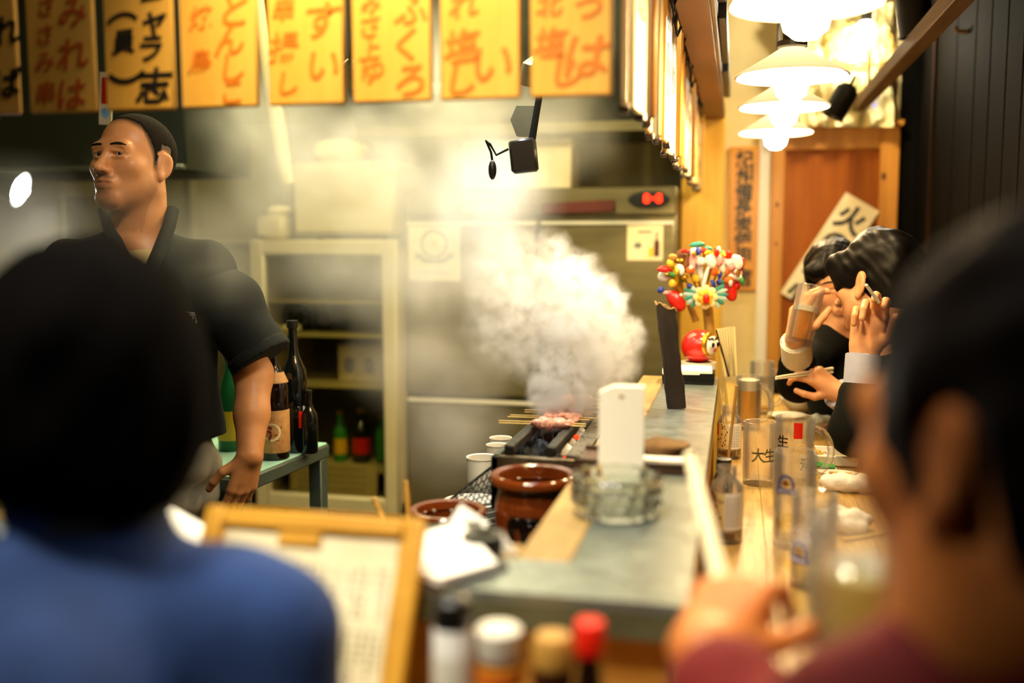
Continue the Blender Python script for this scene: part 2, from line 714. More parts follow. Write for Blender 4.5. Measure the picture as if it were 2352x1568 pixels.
def surface_nets(F, ax):
    S = F < 0
    nx, ny, nz = F.shape
    c = np.zeros((nx - 1, ny - 1, nz - 1), np.uint8)
    for a in (0, 1):
        for b in (0, 1):
            for d in (0, 1):
                c += S[a:nx - 1 + a, b:ny - 1 + b, d:nz - 1 + d]
    I, J, K = np.nonzero((c > 0) & (c < 8))
    vid = np.full(c.shape, -1, np.int32)
    vid[I, J, K] = np.arange(len(I))
    acc = np.zeros((len(I), 3))
    cnt = np.zeros(len(I))
    X, Y, Z = ax
    cor = [(a, b, d) for a in (0, 1) for b in (0, 1) for d in (0, 1)]
    for p in cor:
        for q in cor:
            if p < q and sum(abs(p[i] - q[i]) for i in range(3)) == 1:
                f0 = F[I + p[0], J + p[1], K + p[2]]
                f1 = F[I + q[0], J + q[1], K + q[2]]
                m = (f0 < 0) != (f1 < 0)
                t = np.where(m, f0 / np.where(m, f0 - f1, 1), 0)
                P0 = np.stack([X[I + p[0]], Y[J + p[1]], Z[K + p[2]]], 1)
                P1 = np.stack([X[I + q[0]], Y[J + q[1]], Z[K + q[2]]], 1)
                acc += np.where(m[:, None], P0 + (P1 - P0) * t[:, None], 0)
                cnt += m
    V = acc / np.maximum(cnt, 1)[:, None]
    quads = []
    # x edges
    s0, s1 = S[:-1, 1:-1, 1:-1], S[1:, 1:-1, 1:-1]
    for inv in (0, 1):
        i, j, k = np.nonzero((s0 & ~s1) if not inv else (~s0 & s1))
        j, k = j + 1, k + 1
        q = [vid[i, j - 1, k - 1], vid[i, j, k - 1], vid[i, j, k], vid[i, j - 1, k]]
        quads.append(np.stack(q if not inv else q[::-1], 1))
    s0, s1 = S[1:-1, :-1, 1:-1], S[1:-1, 1:, 1:-1]
    for inv in (0, 1):
        i, j, k = np.nonzero((s0 & ~s1) if not inv else (~s0 & s1))
        i, k = i + 1, k + 1
        q = [vid[i - 1, j, k - 1], vid[i - 1, j, k], vid[i, j, k], vid[i, j, k - 1]]
        quads.append(np.stack(q if not inv else q[::-1], 1))
    s0, s1 = S[1:-1, 1:-1, :-1], S[1:-1, 1:-1, 1:]
    for inv in (0, 1):
        i, j, k = np.nonzero((s0 & ~s1) if not inv else (~s0 & s1))
        i, j = i + 1, j + 1
        q = [vid[i - 1, j - 1, k], vid[i, j - 1, k], vid[i, j, k], vid[i - 1, j, k]]
        quads.append(np.stack(q if not inv else q[::-1], 1))
    return V, np.concatenate(quads) if quads else np.zeros((0, 4), int)


def body_obj(name, VF, mats, parent=None, zones=None, origin=None):
    V, Q = VF
    if not isinstance(mats, (list, tuple)):
        mats = [mats]
    o0 = np.zeros(3) if origin is None else np.array(origin, float)
    me = bpy.data.meshes.new(name)
    me.from_pydata((V - o0).tolist(), [], Q.tolist())
    for m in mats:
        me.materials.append(m)
    if zones is not None and len(Q):
        me.polygons.foreach_set('material_index', zones(V[Q].mean(1)).astype(int))
    me.polygons.foreach_set('use_smooth', [True] * len(me.polygons))
    me.update()
    o = bpy.data.objects.new(name, me)
    COL.objects.link(o)
    if parent is not None:
        o.parent = parent
    return o


def skin_mat(name, col, col2, lips, stub, **k):
    m = mat(name, col, col2=col2, **k)
    nt = m.node_tree
    b = nt.nodes['Principled BSDF']
    src = b.inputs['Base Color'].links[0].from_socket
    for an, c in (('stubble', stub), ('lips', lips), ('hair_shade', '#241A10')):
        at_ = nt.nodes.new('ShaderNodeAttribute')
        at_.attribute_name = an
        mx = nt.nodes.new('ShaderNodeMix')
        mx.data_type = 'RGBA'
        nt.links.new(at_.outputs['Fac'], mx.inputs[0])
        nt.links.new(src, mx.inputs[6])
        mx.inputs[7].default_value = lin(c)
        src = mx.outputs[2]
    nt.links.new(src, b.inputs['Base Color'])
    return m


def set_attr(o, name, vals):
    a = o.data.attributes.new(name, 'FLOAT', 'POINT')
    a.data.foreach_set('value', np.clip(vals, 0, 1).astype(np.float32))


def unit(v):
    v = np.array(v, float)
    return v / (np.linalg.norm(v) + 1e-12)


def axes(fwd, up):
    """Columns: right, forward, up, from a forward and an approximate up vector."""
    f = unit(fwd)
    r = unit(np.cross(f, up))
    return np.stack([r, f, np.cross(r, f)], 1)


def add_head(F, fr, s=1.0, face=True, ears=True):
    """Head with face; local x = its right, y = where it looks, z = up; origin between the eyes and ears."""
    k = s
    def E(c, r, kk, sub=False, R=None):
        F.ell(np.array(c) * s, np.array(r) * s, R, kk * s, sub, fr)
    def Cp(a, b, ra, rb, kk, sub=False):
        F.cap(np.array(a) * s, np.array(b) * s, ra * s, rb * s, kk * s, sub, fr)
    E((0, -.014, .032), (.077, .098, .086), .02)
    E((0, .030, -.035), (.066, .060, .080), .03)
    for x in (-1, 1):
        Cp((x * .052, .005, -.055), (x * .020, .066, -.100), .022, .016, .03)
        E((x * .046, .056, -.024), (.022, .022, .020), .025)
    E((0, .070, -.104), (.024, .018, .016), .022)
    if face:
        Cp((-.042, .078, .019), (.042, .078, .019), .011, .011, .02)
        for x in (-1, 1):
            E((x * .031, .099, .000), (.020, .015, .0115), .012, True)
            E((x * .031, .0755, .0005), (.0155, .0135, .0125), .004)
            Cp((x * .017, .089, .0085), (x * .046, .080, .0065), .0036, .0034, .005)
            Cp((x * .019, .087, -.0075), (x * .044, .079, -.0065), .0026, .0026, .006)
        Cp((0, .086, .006), (0, .108, -.034), .0085, .0115, .013)
        E((0, .111, -.037), (.0115, .010, .009), .008)
        for x in (-1, 1):
            E((x * .0135, .098, -.040), (.0085, .010, .0075), .006)
            E((x * .007, .104, -.0475), (.0035, .004, .003), .003, True)
        E((0, .086, -.066), (.030, .014, .018), .015)
        Cp((-.023, .0885, -.0655), (0, .0975, -.0630), .0032, .0044, .005)
        Cp((.023, .0885, -.0655), (0, .0975, -.0630), .0032, .0044, .005)
        Cp((-.018, .0890, -.0735), (.018, .0890, -.0735), .0042, .0042, .006)
        E((0, .0945, -.0742), (.012, .005, .0050), .006)
        Cp((-.024, .0955, -.0688), (0, .1015, -.0688), .0012, .0012, .003, True)
        Cp((.024, .0955, -.0688), (0, .1015, -.0688), .0012, .0012, .003, True)
    if ears:
        for x in (-1, 1):
            R = rotm(0.25, 0, x * 0.35)
            E((x * .080, -.014, -.008), (.0075, .020, .032), .006, False, R)
            E((x * .0885, -.010, -.006), (.006, .011, .019), .005, True, R)
            E((x * .079, -.004, -.035), (.007, .009, .011), .006)


def add_hand(F, wrist, fwd, back, thumb_side, curls, s=1.0, k=0.004, spread=0.08, thumb=(0.5, 0.4), skip=()):
    """Palm, four jointed fingers and a thumb. back = direction the back of the hand faces;
    thumb_side = +1/-1 picks the side; curls = bend per finger, index to little (radians per joint)."""
    f, n = unit(fwd), unit(back)
    l = unit(np.cross(n, f)) * thumb_side
    n = unit(np.cross(f, l)) if np.dot(np.cross(f, l), n) > 0 else -unit(np.cross(f, l))
    w = np.array(wrist, float)
    P = lambda a, b, c: w + s * (a * f + b * l + c * n)
    base = [(.088, .028), (.092, .009), (.087, -.010), (.078, -.027)]
    lens = [(.040, .025, .020), (.045, .028, .021), (.041, .026, .020), (.032, .020, .018)]
    rad = [.0092, .0095, .0090, .0080]
    for i, (a, b) in enumerate(base):
        F.cap(P(.005, b * .6, 0), P(a - .004, b, 0), .015 * s, .0115 * s, .012 * s)
    F.cap(P(.02, .012, -.005), P(.06, .012, -.006), .016 * s, .014 * s, .012 * s)
    F.cap(P(.02, -.015, -.004), P(.06, -.016, -.005), .015 * s, .012 * s, .012 * s)
    tips = {}
    for i, (a, b) in enumerate(base):
        p = P(a, b, 0)
        ang = 0.0
        side = b / .028 * spread
        for j in range(3):
            ang += curls[i] * (0.9 if j == 0 else 1.0 if j == 1 else 0.7)
            d = unit((math.cos(ang) * f + side * math.cos(ang) * l) - math.sin(ang) * n)
            q = p + d * lens[i][j] * s
            r0 = rad[i] * s * (1 - .08 * j)
            F.cap(p, q, r0, r0 * .92, k * (1.5 if j == 0 else .8))
            p = q
        tips[i] = p
    p = P(.022, .022, -.006)
    d = unit(f * .62 + l * .72 - n * thumb[1])
    q = p + d * .040 * s
    F.cap(p, q, .014 * s, .0115 * s, .010 * s)
    d2 = unit(f * (.62 + thumb[0]) + l * (.6 - thumb[0]) - n * (thumb[1] + .15))
    q2 = q + d2 * .032 * s
    F.cap(q, q2, .0112 * s, .010 * s, k)
    d3 = unit(f * (.7 + thumb[0]) + l * (.35 - thumb[0]) - n * (thumb[1] + .25))
    q3 = q2 + d3 * .024 * s
    F.cap(q2, q3, .0098 * s, .0085 * s, k)
    tips['t'] = q3
    return tips


def wave(seed, freq, amp, n=5, dirs=None):
    rng = np.random.RandomState(seed)
    K = rng.normal(size=(n, 3)) * freq if dirs is None else np.array(dirs) * (freq * (0.7 + 0.6 * rng.rand(len(dirs), 1)))
    ph = rng.rand(len(K)) * 6.28
    def f(x, y, z):
        r = 0
        for kk, p in zip(K, ph):
            r = r + np.sin(x * kk[0] + y * kk[1] + z * kk[2] + p)
        return amp * r / math.sqrt(len(K))
    return f

# ================================================================ MATERIALS
M = dict(
    beige=mat('plaster', '#D2BC80', .85, col2='#DCC98F', scale=(3, 3, 3), bump=.05),
    ply=mat('plywood', '#C8941F', .5, col2='#DBAA38', scale=(30, 6, 2.0), lo=.3, hi=.7),
    doorp=mat('door_panel_wood', '#7E3C02', .5, col2='#985208', spec=.2, scale=(22, 8, 1.6), lo=.3, hi=.7),
    doorf=mat('door_frame_wood', '#A0651B', .45, col2='#BC8028', scale=(26, 8, 1.5), lo=.3, hi=.7),
    knot=mat('wood_knot', '#4A240A', .5),
    dark=mat('dark_board', '#070605', .85, col2='#0D0B08', spec=.02, scale=(30, 30, 2), lo=.3, hi=.7),
    darkb=mat('brown_board', '#160D07', .8, col2='#22150B', spec=.05, scale=(30, 30, 2), lo=.3, hi=.7),
    kwall=mat('kitchen_wall', '#8C8354', .6, col2='#A2985F', scale=(2, 2, 2), bump=.03),
    floor=mat('floor_tile', '#3A3630', .5, col2='#48433B', scale=(4, 4, 4)),
    ceil=mat('ceiling_board', '#6E6450', .8, col2='#7A7058', scale=(3, 3, 3)),
    soff=mat('soffit_wood', '#6A3E16', .5, col2='#7E4D1E', scale=(20, 2, 20), lo=.3, hi=.7),
    white=mat('white_paint', '#D8D2C0', .6),
    steel=mat('steel', '#6E6544', .38, .6, col2='#7E7450', scale=(2, 2, 14), bump=.02),
    ctop=mat('counter_steel', '#98A29C', .30, .60, col2='#757A72', scale=(26, 26, 26), detail=8, bump=.30, lo=.3, hi=.7),
    cedge=mat('counter_edge', '#56583F', .45, .3, col2='#6A6C50', scale=(12, 12, 12)),
    dsteel=mat('dark_steel', '#4E5148', .4, .6, col2='#5E6156', scale=(5, 5, 5)),
    ledge=mat('ledge_wood', '#8C7040', .6, col2='#A68852', scale=(30, 4, 10), lo=.3, hi=.7, bump=.1),
    cfront=mat('counter_front_wood', '#B07A2E', .5, col2='#C8923E', scale=(6, 6, 24), lo=.3, hi=.7),
    table=mat('table_wood', '#8A6424', .38, col2='#C8A258', scale=(70, 7, 20), detail=8, bump=.10, lo=.30, hi=.66),
    board=mat('menu_board_wood', '#DA9830', .45, col2='#E8B454', scale=(22, 22, 3), lo=.25, hi=.75),
    boardp=mat('pale_board_wood', '#E6CF98', .5, col2='#F1DDAE', scale=(22, 22, 3), lo=.25, hi=.75),
    boardb=mat('brown_board_wood', '#8A5A22', .5, col2='#A06C2C', scale=(22, 22, 3), lo=.25, hi=.75),
    redink=mat('red_ink', '#BE4C0E', .5),
    redink2=mat('worn_red_ink', '#D87418', .5),
    blackink=mat('black_ink', '#1A1712', .5),
    cream=mat('cream_enamel', '#B9AC82', .4, col2='#C4B78C', scale=(3, 3, 3)),
    creamd=mat('cream_shade', '#B5A778', .5, col2='#C2B485', scale=(6, 6, 6)),
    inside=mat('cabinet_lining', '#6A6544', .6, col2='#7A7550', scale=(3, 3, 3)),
    paper=mat('paper', '#E9E6DC', .7, col2='#F1EEE6', scale=(20, 20, 20)),
    agedp=mat('aged_paper', '#DCCDA0', .7, col2='#E9DCB6', scale=(14, 14, 14)),
    grey=mat('grey_print', '#6E7268', .6),
    black=mat('black_plastic', '#14130F', .4),
    rubber=mat('black_rubber', '#0E0F0D', .7, spec=.15),
    iron=mat('black_iron', '#1E1E1A', .5, .5, col2='#38372F', scale=(60, 60, 60), bump=.2),
    ironp=mat('speckled_iron', '#6E6654', .5, .5, col2='#1E1C16', scale=(90, 90, 90), lo=.55, hi=.62, detail=2),
    jar=mat('brown_glaze', '#5A2408', .12, col2='#70330E', scale=(9, 9, 9), coat=.6),
    drip=mat('black_glaze', '#140A05', .12, coat=.6),
    sauce=mat('dark_sauce', '#1C0B04', .1),
    stick=mat('bamboo_stick', '#D8B96A', .5, col2='#C8A450', scale=(40, 40, 40)),
    bamboo=mat('bamboo', '#B98A3C', .45, col2='#9A6E2A', scale=(30, 30, 4)),
    meat=mat('grilled_meat', '#D9A088', .32, col2='#A0583A', scale=(110, 110, 110), bump=.6, lo=.42, hi=.75),
    coal=mat('charcoal', '#2A3033', .8, col2='#596266', scale=(40, 40, 40), bump=.4),
    ash=mat('white_ash', '#DCD6CE', .9, col2='#9A8E86', scale=(50, 50, 50), bump=.4, lo=.5, hi=.75),
    ember=mat('ember', '#A02008', .8, emit='#FF3A14', estr=2.2),
    glass=thin_glass('clear_glass', '#FFFFFF', 1.5, .02, .34, refr=.16),
    frost=thin_glass('frosted_glass', '#FFFDF8', 1.4, .08, .42, '#F0EADA', .15, .1),
    amber=thin_glass('beer', '#FFE698', 1.15, .36, .5, '#FFCC4C'),
    lemon=thin_glass('lemon_sour', '#F8F0B0', 1.15, .88, .95, '#FFF2A0'),
    palel=thin_glass('pale_drink', '#FAF4D0', 1.2, .08, .3, '#F2E6A8'),
    ice=thin_glass('ice', '#F6F6EE', 1.3, .35, .6),
    ashglass=mat('ashtray_glass', '#F4F8F0', .04, trans=1.0, ior=1.5),
    palelab=mat('pale_yellow_label', '#E8D68E', .6),
    pales=mat('pale_wood_stick', '#EBD9AC', .5),
    foam=mat('beer_foam', '#F2E8CC', .7),
    bottle=mat('brown_bottle_glass', '#1A0D05', .06, coat=.4),
    bottleg=mat('black_bottle_glass', '#0B0D0B', .06, coat=.4),
    china=mat('white_china', '#E6E0D0', .2, coat=.4),
    towel=mat('white_towel', '#ECE9E0', .95, bump=.5, bscale=300),
    btowel=mat('brown_towel', '#5E4426', .95, col2='#785A36', scale=(30, 30, 30), bump=.6, bscale=240),
    red=mat('red_plastic', '#D81E0A', .35),
    redl=mat('red_lacquer', '#C81E10', .3, coat=.3),
    yellow=mat('yellow_print', '#E8B72A', .5),
    orange=mat('orange_print', '#D8641A', .5),
    green=mat('spring_onion', '#2F8A3A', .4),
    blue=mat('blue_print', '#2A3A9A', .4),
    teal=mat('teal_leaf', '#2E8A7C', .5),
    mint=mat('mint_mat', '#8FC2AC', .6, col2='#A4D0BC', scale=(10, 10, 10)),
    gold=mat('gold', '#C8962A', .3, .8),
    pink=mat('pink_print', '#E8A0A0', .5),
    mintleg=mat('table_paint', '#4E5A50', .45, .3),
    bark=mat('dark_bark', '#1C1510', .8, col2='#2C2118', scale=(40, 40, 8), bump=.6),
    barkcut=mat('cut_bark', '#8A6A3A', .7),
    tray=mat('dark_tray', '#2A1A10', .4),
    trayb=mat('brown_tray', '#4A3222', .4),
    twig=mat('twig', '#B89240', .6, col2='#8A6A2A', scale=(40, 40, 40)),
    clothc=mat('crumpled_film', '#F0E4AC', .4, col2='#DCCB84', scale=(10, 10, 10), bump=.3),
    egg=mat('yellow_food', '#E8BE3A', .5, col2='#D89A20', scale=(60, 60, 60), bump=.4),
    bulb=mat('lit_bulb', '#FFFFFF', .3, emit='#FFDCA0', estr=380),
    lampw=mat('lit_work_lamp', '#FFFFFF', .3, emit='#F4F6FF', estr=90),
    spotw=mat('lit_spot_glass', '#FFFFFF', .3, emit='#FFF0D0', estr=420),
    led=mat('led_digits', '#FF2A10', .4, emit='#FF2408', estr=5),
    ledr=mat('led_dot', '#FF3A20', .4, emit='#FF3018', estr=4),
)
pane_mat('window_pane', '#EDEAD2', .12)
milk_mat('milk_glass')

# ================================================================ THE SETTING
def sbox(name, lo, hi, m, bev=0.0, parent=None):
    lo, hi = np.array(lo, float), np.array(hi, float)
    o = MB().box((lo + hi) / 2, hi - lo, bev=bev).obj(name, m, parent)
    if parent is None:
        struct(o)
    return o


FARY = 4.70
sbox('floor', (-3.3, -1.6, -.05), (.9, 5.1, 0), M['floor'])
sbox('ceiling', (-3.3, -1.6, 2.65), (.9, 5.1, 2.7), M['ceil'])
sbox('wall_left', (-3.3, -1.6, 0), (-3.2, 5.1, 2.65), M['kwall'])
sbox('wall_rear', (-3.2, -1.6, 0), (.78, -1.5, 2.65), M['darkb'])
sbox('wall_kitchen', (-3.2, 4.95, 0), (-.24, 5.1, 2.65), M['kwall'])
xl, xr = atY(1768, 500, FARY)[0], atY(2057, 500, FARY)[0]
ztop = atY(1900, 296, FARY)[2]
sbox('wall_far', (-.24, FARY, 0), (xl, 5.1, 2.65), M['beige'])
sbox('wall_far_lintel', (xl, FARY, ztop), (xr, 5.1, 2.65), M['beige'])
sbox('wall_far_corner', (xr, FARY - .01, 0), (.80, 5.1, 2.65), M['dark'])
# plywood end panel of the kitchen and the pale post beside the door
sbox('wall_end_panel', (-.245, 4.52, 0), (-.062, FARY, 2.0), M['ply'], .004)
px0 = atY(1741, 500, FARY)[0]
sbox('trim_1', (px0, FARY - .03, 0), (xl, FARY, ztop + .02), M['white'], .003)
# door
door = struct(thing('door_1', 'brown wooden door with a knotty yellowish frame at the end of the aisle', 'door', (0, 0, 0)))
fy = FARY - .035
xa, xb = atY(1799, 500, FARY)[0], atY(2014, 500, FARY)[0]
zr = atY(1900, 345, FARY)[2]
MB().box(((xl + xa) / 2, fy + .02, ztop / 2), (xa - xl, .06, ztop), bev=.004).obj('door_stile', M['doorf'], door)
MB().box(((xb + xr) / 2, fy + .02, ztop / 2), (xr - xb, .06, ztop), bev=.004).obj('door_stile', M['doorf'], door)
MB().box(((xa + xb) / 2, fy + .022, (zr + ztop) / 2), (xb - xa, .055, ztop - zr), bev=.004).obj('door_rail', M['doorf'], door)
MB().box(((xa + xb) / 2, fy + .03, zr / 2), (xb - xa, .02, zr)).obj('door_panel', M['doorp'], door)
MB().box(((xl + xr) / 2, fy, ztop + .012), (xr - xl + .02, .09, .024), bev=.004).obj('door_cap', M['doorf'], door)
for (kx, ky, ks) in ((2030, 405, .012), (2026, 528, .011), (1785, 470, .008), (1783, 560, .006)):
    p = atY(kx, ky, fy - .011)
    MB().ball((p[0], fy - .009, p[2]), (ks, .003, ks * 1.5), 10, 6).obj('knot', M['knot'], door)

# right wall: dark upright boards, each a piece
wr = struct(thing('wall_right', 'wall of dark upright boards along the aisle', 'wall', (0, 0, 0)))
MB().box((.80, 1.6, 1.325), (.05, 6.2, 2.65)).obj('backing', M['rubber'], wr)
edges = [4.69, 4.31, 4.28, 3.92, 3.62, 3.41, 3.21, 3.03, 2.86]
for a, b in zip(edges[:-1], edges[1:]):
    t = .022 if a - b > .05 else .035
    MB().box((.776 - t / 2, (a + b) / 2, 1.325), (t, a - b - .012, 2.64), bev=.003).obj('plank', M['dark'] if t < .03 else M['darkb'], wr)
y = 2.85
while y > -1.4:
    w = .36
    MB().box((.764, y - w / 2, 1.325), (.024, w - .008, 2.64), bev=.003).obj('plank', M['darkb'], wr)
    y -= w
# soffit over the counter that carries the right row of boards
sof = struct(thing('soffit_beam', 'long brown wooden soffit running above the counter', 'beam'))
MB().box((-.109, 2.95, 1.93), (.076, 3.14, .06), bev=.002).obj('beam_board', M['soff'], sof)
MB().box((-.066, 2.95, 1.935), (.008, 3.14, .05)).obj('edge_strip', M['ledge'], sof)
MB().box((-.109, 2.95, 2.305), (.07, 3.14, .69)).obj('face_panel', M['white'], sof)
for (a, b, z) in ((1.4, 2.62, 2.0), (2.68, 3.36, 1.975), (3.42, 4.05, 1.96)):
    MB().box((-.050, (a + b) / 2, z), (.022, b - a, .06), bev=.003).obj('dark_rail', M['black'], sof)
# sloping timber over the aisle
p0 = np.array([.50, 4.66, 1.93])
tm = struct(MB().box((.502, 2.9, 1.955), (.05, 3.5, .05), bev=.003).obj('beam_aisle', mat('beam_wood', '#4A3116', .6, col2='#6A4A22', scale=(30, 3, 30), lo=.3, hi=.7)))
for yy in (2.0, 4.3):
    MB().tube([(.502, yy, 1.98), (.502, yy, 2.65)], .006, 8).obj('hanger_rod', M['black'], tm)

# ---------------------------------------------------------------- counter, ledge, front panels
cx, cy0 = -.042, 1.021
counter = thing('bar_counter', 'L-shaped bar counter with a worn steel top and wooden ledge', 'counter')
ZC = 1.0
mi = (-.183, 1.135)
FAR = 2.80
MB().prism([(cx, cy0, ZC - .012), (cx, FAR, ZC - .012), (mi[0], FAR, ZC - .012), (mi[0], mi[1], ZC - .012)], (0, 0, .012)).obj('long_steel_top', M['ctop'], counter)
MB().prism([(cx - .001, cy0, ZC - .012), (mi[0] - .001, mi[1], ZC - .012), (-1.7, mi[1], ZC - .012), (-1.7, cy0, ZC - .012)], (0, 0, .0115)).obj('front_steel_top', M['ctop'], counter)
MB().box((cx - .005, (cy0 + FAR) / 2, ZC - .027), (.010, FAR - cy0, .030)).obj('long_edge', M['cedge'], counter)
MB().box(((cx - 1.7) / 2, cy0 + .005, ZC - .027), (1.7 + cx, .010, .030)).obj('front_edge', M['cedge'], counter)
# wooden ledge on the kitchen side, three boards long way and two across the front
for a, b in ((1.135, 1.62), (1.623, 2.2), (2.203, 2.8)):
    MB().box(((mi[0] - .252) / 2 - .001, (a + b) / 2, ZC - .012), (.067, b - a, .022), bev=.003).obj('ledge_board', M['ledge'], counter)
for a, b in ((-.252, -.62), (-.623, -1.15), (-1.153, -1.7)):
    MB().box(((a + b) / 2, mi[1] + .03, ZC - .012), (a - b, .056, .022), bev=.003).obj('ledge_board', M['ledge'], counter)
# body below
xs = [-.062, -.32, -.60, -.88, -1.16, -1.44, -1.69]
for a, b in zip(xs[:-1], xs[1:]):
    MB().box(((a + b) / 2, cy0 + .034, .48), (a - b - .004, .024, .96), bev=.003).obj('front_panel', M['cfront'], counter)
MB().box((-.054, cy0 + .032, .48), (.012, .035, .96), bev=.002).obj('corner_strip', M['ledge'], counter)
ys = [1.06, 1.5, 1.94, 2.38, 2.79]
for a, b in zip(ys[:-1], ys[1:]):
    MB().box((-.062, (a + b) / 2, .48), (.024, b - a - .004, .96), bev=.003).obj('side_panel', M['cfront'], counter)
MB().box((-.235, 1.97, .48), (.012, 1.62, .96)).obj('kitchen_panel', M['dsteel'], counter)
MB().box((-.95, 1.17, .48), (1.45, .012, .96)).obj('kitchen_panel', M['dsteel'], counter)

# wooden tables for the guests: boards as pieces
ZT = .83
tab = thing('counter_table', 'long wooden guest table running along the steel counter', 'table')
w = .098
for i in range(4):
    x0 = cx + .006 + i * w
    yb = .62
    j = 0
    cuts = [.80, 1.28 + .21 * (i % 2), 1.94 - .15 * (i % 2), 2.6 + .2 * (i % 2), 3.3 - .1 * (i % 2), 3.92]
    for a, b in zip(cuts[:-1], cuts[1:]):
        MB().box((x0 + w / 2, (a + b) / 2, ZT - .02), (w - .0006, b - a - .0006, .04), bev=.0006).obj('plank', M['table'], tab)
MB().box((cx + .006 + 2 * w, 2.3, ZT - .055), (.30, 3.0, .03)).obj('apron', M['cfront'], tab)
for yy in (1.2, 2.3, 3.6):
    MB().box((.14, yy, .385), (.06, .06, .77), bev=.004).obj('leg', M['dark'], tab)
tf = thing('front_table', 'wooden guest table in front of the counter end with condiments', 'table')
for i in range(2):
    a, b = cy0 - .012 - i * .105, cy0 - .012 - (i + 1) * .105
    for x0, x1 in ((cx - .002, -.55), (-.55, -1.1), (-1.1, -1.65)):
        MB().box(((x0 + x1) / 2, (a + b) / 2, ZT - .02), (x0 - x1 - .002, a - b - .002, .04), bev=.0015).obj('plank', M['table'], tf)
for xx in (-.2, -.9, -1.5):
    MB().box((xx, .93, .395), (.06, .06, .79), bev=.004).obj('leg', M['dark'], tf)

# kitchen worktop behind the counter
wk = thing('kitchen_worktop', 'low steel worktop behind the ledge holding the grill and jars', 'worktop')
MB().box((-.435, 2.05, .745), (.37, 1.70, .03), bev=.003).obj('worktop', M['dsteel'], wk)
MB().box((-.715, 1.47, .745), (.186, .54, .03), bev=.003).obj('worktop', M['dsteel'], wk)
MB().box((-.435, 2.05, .12), (.34, 1.6, .03), bev=.003).obj('shelf', M['dsteel'], wk)
for xx, yy in ((-.60, 2.85), (-.28, 2.85), (-.28, 1.24), (-.79, 1.24), (-.79, 1.70)):
    MB().box((xx, yy, .365), (.03, .03, .73)).obj('leg', M['dsteel'], wk)

# ================================================================ HANGING MENU BOARDS
BH = .40
def board(name, loc, rot, label, m, w=.123, h=BH, group=None, th=.009):
    o = MB().box((0, 0, h / 2), (w, th, h), bev=.003).obj(name, m, None, loc, rot)
    tag(o, label, 'menu board', group)
    return o


BY, BZ = 1.45, 1.585
brd = [(-1.21, None), (72, 225), (248, 405), (420, 597), (620, 795), (812, 995), (1013, 1197), (1218, 1405)]
# per board: list of (glyph, pixel x, pixel y, pixel size)
G = [
    ('black', [('れ', 14, 70, 84), ('ば', 18, 190, 84)]),
    ('red', [('み', 168, 28, 84), ('れ', 168, 122, 92), ('は', 166, 216, 90), ('さ', 106, 14, 58), ('さ', 104, 78, 58), ('み', 104, 142, 58), ('串', 106, 212, 62)]),
    ('black', [('ー', 348, -4, 70), ('ャ', 354, 55, 84), ('ラ', 346, 112, 76), ('志', 354, 196, 96), ('︵', 281, 40, 84), ('員', 284, 96, 66), ('︶', 290, 178, 100)]),
    ('worn', [('と', 540, 22, 92), ('ん', 528, 92, 84), ('し', 538, 155, 80), ('こ', 534, 212, 72), ('焼', 462, 40, 62), ('鳥', 460, 140, 64)]),
    ('worn', [('す', 740, 46, 100), ('い', 744, 150, 92), ('揚', 652, 108, 78), ('し', 664, 190, 66), ('串', 652, 20, 62)]),
    ('worn', [('ふ', 945, 20, 84), ('く', 932, 102, 88), ('ろ', 942, 184, 90), ('さ', 850, 58, 62), ('上', 850, 112, 56), ('ゆ', 856, 162, 68), ('み', 852, 8, 52)]),
    ('worn', [('れ', 1066, 8, 72), ('塩', 1060, 104, 86), ('い', 1132, 146, 108), ('し', 1064, 182, 84)]),
    ('worn', [('つ', 1350, 18, 70), ('は', 1350, 128, 112), ('北', 1262, 8, 62), ('塩', 1264, 96, 76), ('し', 1306, 160, 86)]),
]
BL = ['hanging board cut by the frame edge with large black brush writing',
      'hanging board with red writing in two columns above the dark hood',
      'hanging board with black brush writing above the cook\'s head',
      'hanging board with faded orange writing above the pale wall panel',
      'brightest hanging board with orange writing beside the slanting pipe',
      'hanging board with a column of small orange writing and ふくろ',
      'hanging board with orange writing above the box on the fridge',
      'hanging board with orange writing next to the corner of the row']
for i, (a, b) in enumerate(brd):
    if b is None:
        x1 = atY(50, 270, BY)[0]
        x0 = x1 - .123
    else:
        x0, x1 = atY(a, 250, BY)[0], atY(b, 250, BY)[0]
    xc = (x0 + x1) / 2
    o = board('menu_board', (xc, BY, BZ), (0, 0, 0), BL[i], M['board'], x1 - x0, group='menu boards in the front row')
    ink, gl = G[i]
    mb = MB()
    rng = random.Random(i)
    for ch, gx, gy, gs in gl:
        p = atY(gx, gy, BY - .0056)
        write(mb, ch, (p[0] - xc, -.0056, p[2] - BZ), gs * BY / FPX * 1.02, bold=.03 if ink == 'black' else .016,
              shear=.12, rot=rng.uniform(-.08, .04), squash=.95)
    if ink == 'worn':
        mk = M['redink2']
    else:
        mk = M['blackink'] if ink == 'black' else M['redink']
    mb.obj('lettering', mk, o, smooth=False)
    # cords to the rail
    for sx in (-.04, .04):
        MB().tube([(sx, 0, BH - .01), (sx, 0, BH + .10)], .0015, 6).obj('cord', M['black'], o)
    MB().box((0, .006, BH * .8), (x1 - x0 + .004, .006, .02)).obj('batten', M['boardb'], o)
rail = MB().box((-.70, 1.45, 2.10), (1.30, .02, .03)).obj('trim_2', M['soff'])
struct(rail)
for xx in (-1.3, -.12):
    MB().tube([(xx, 1.45, 2.11), (xx, 1.45, 2.65)], .005, 8).obj('hanger_rod', M['black'], rail)

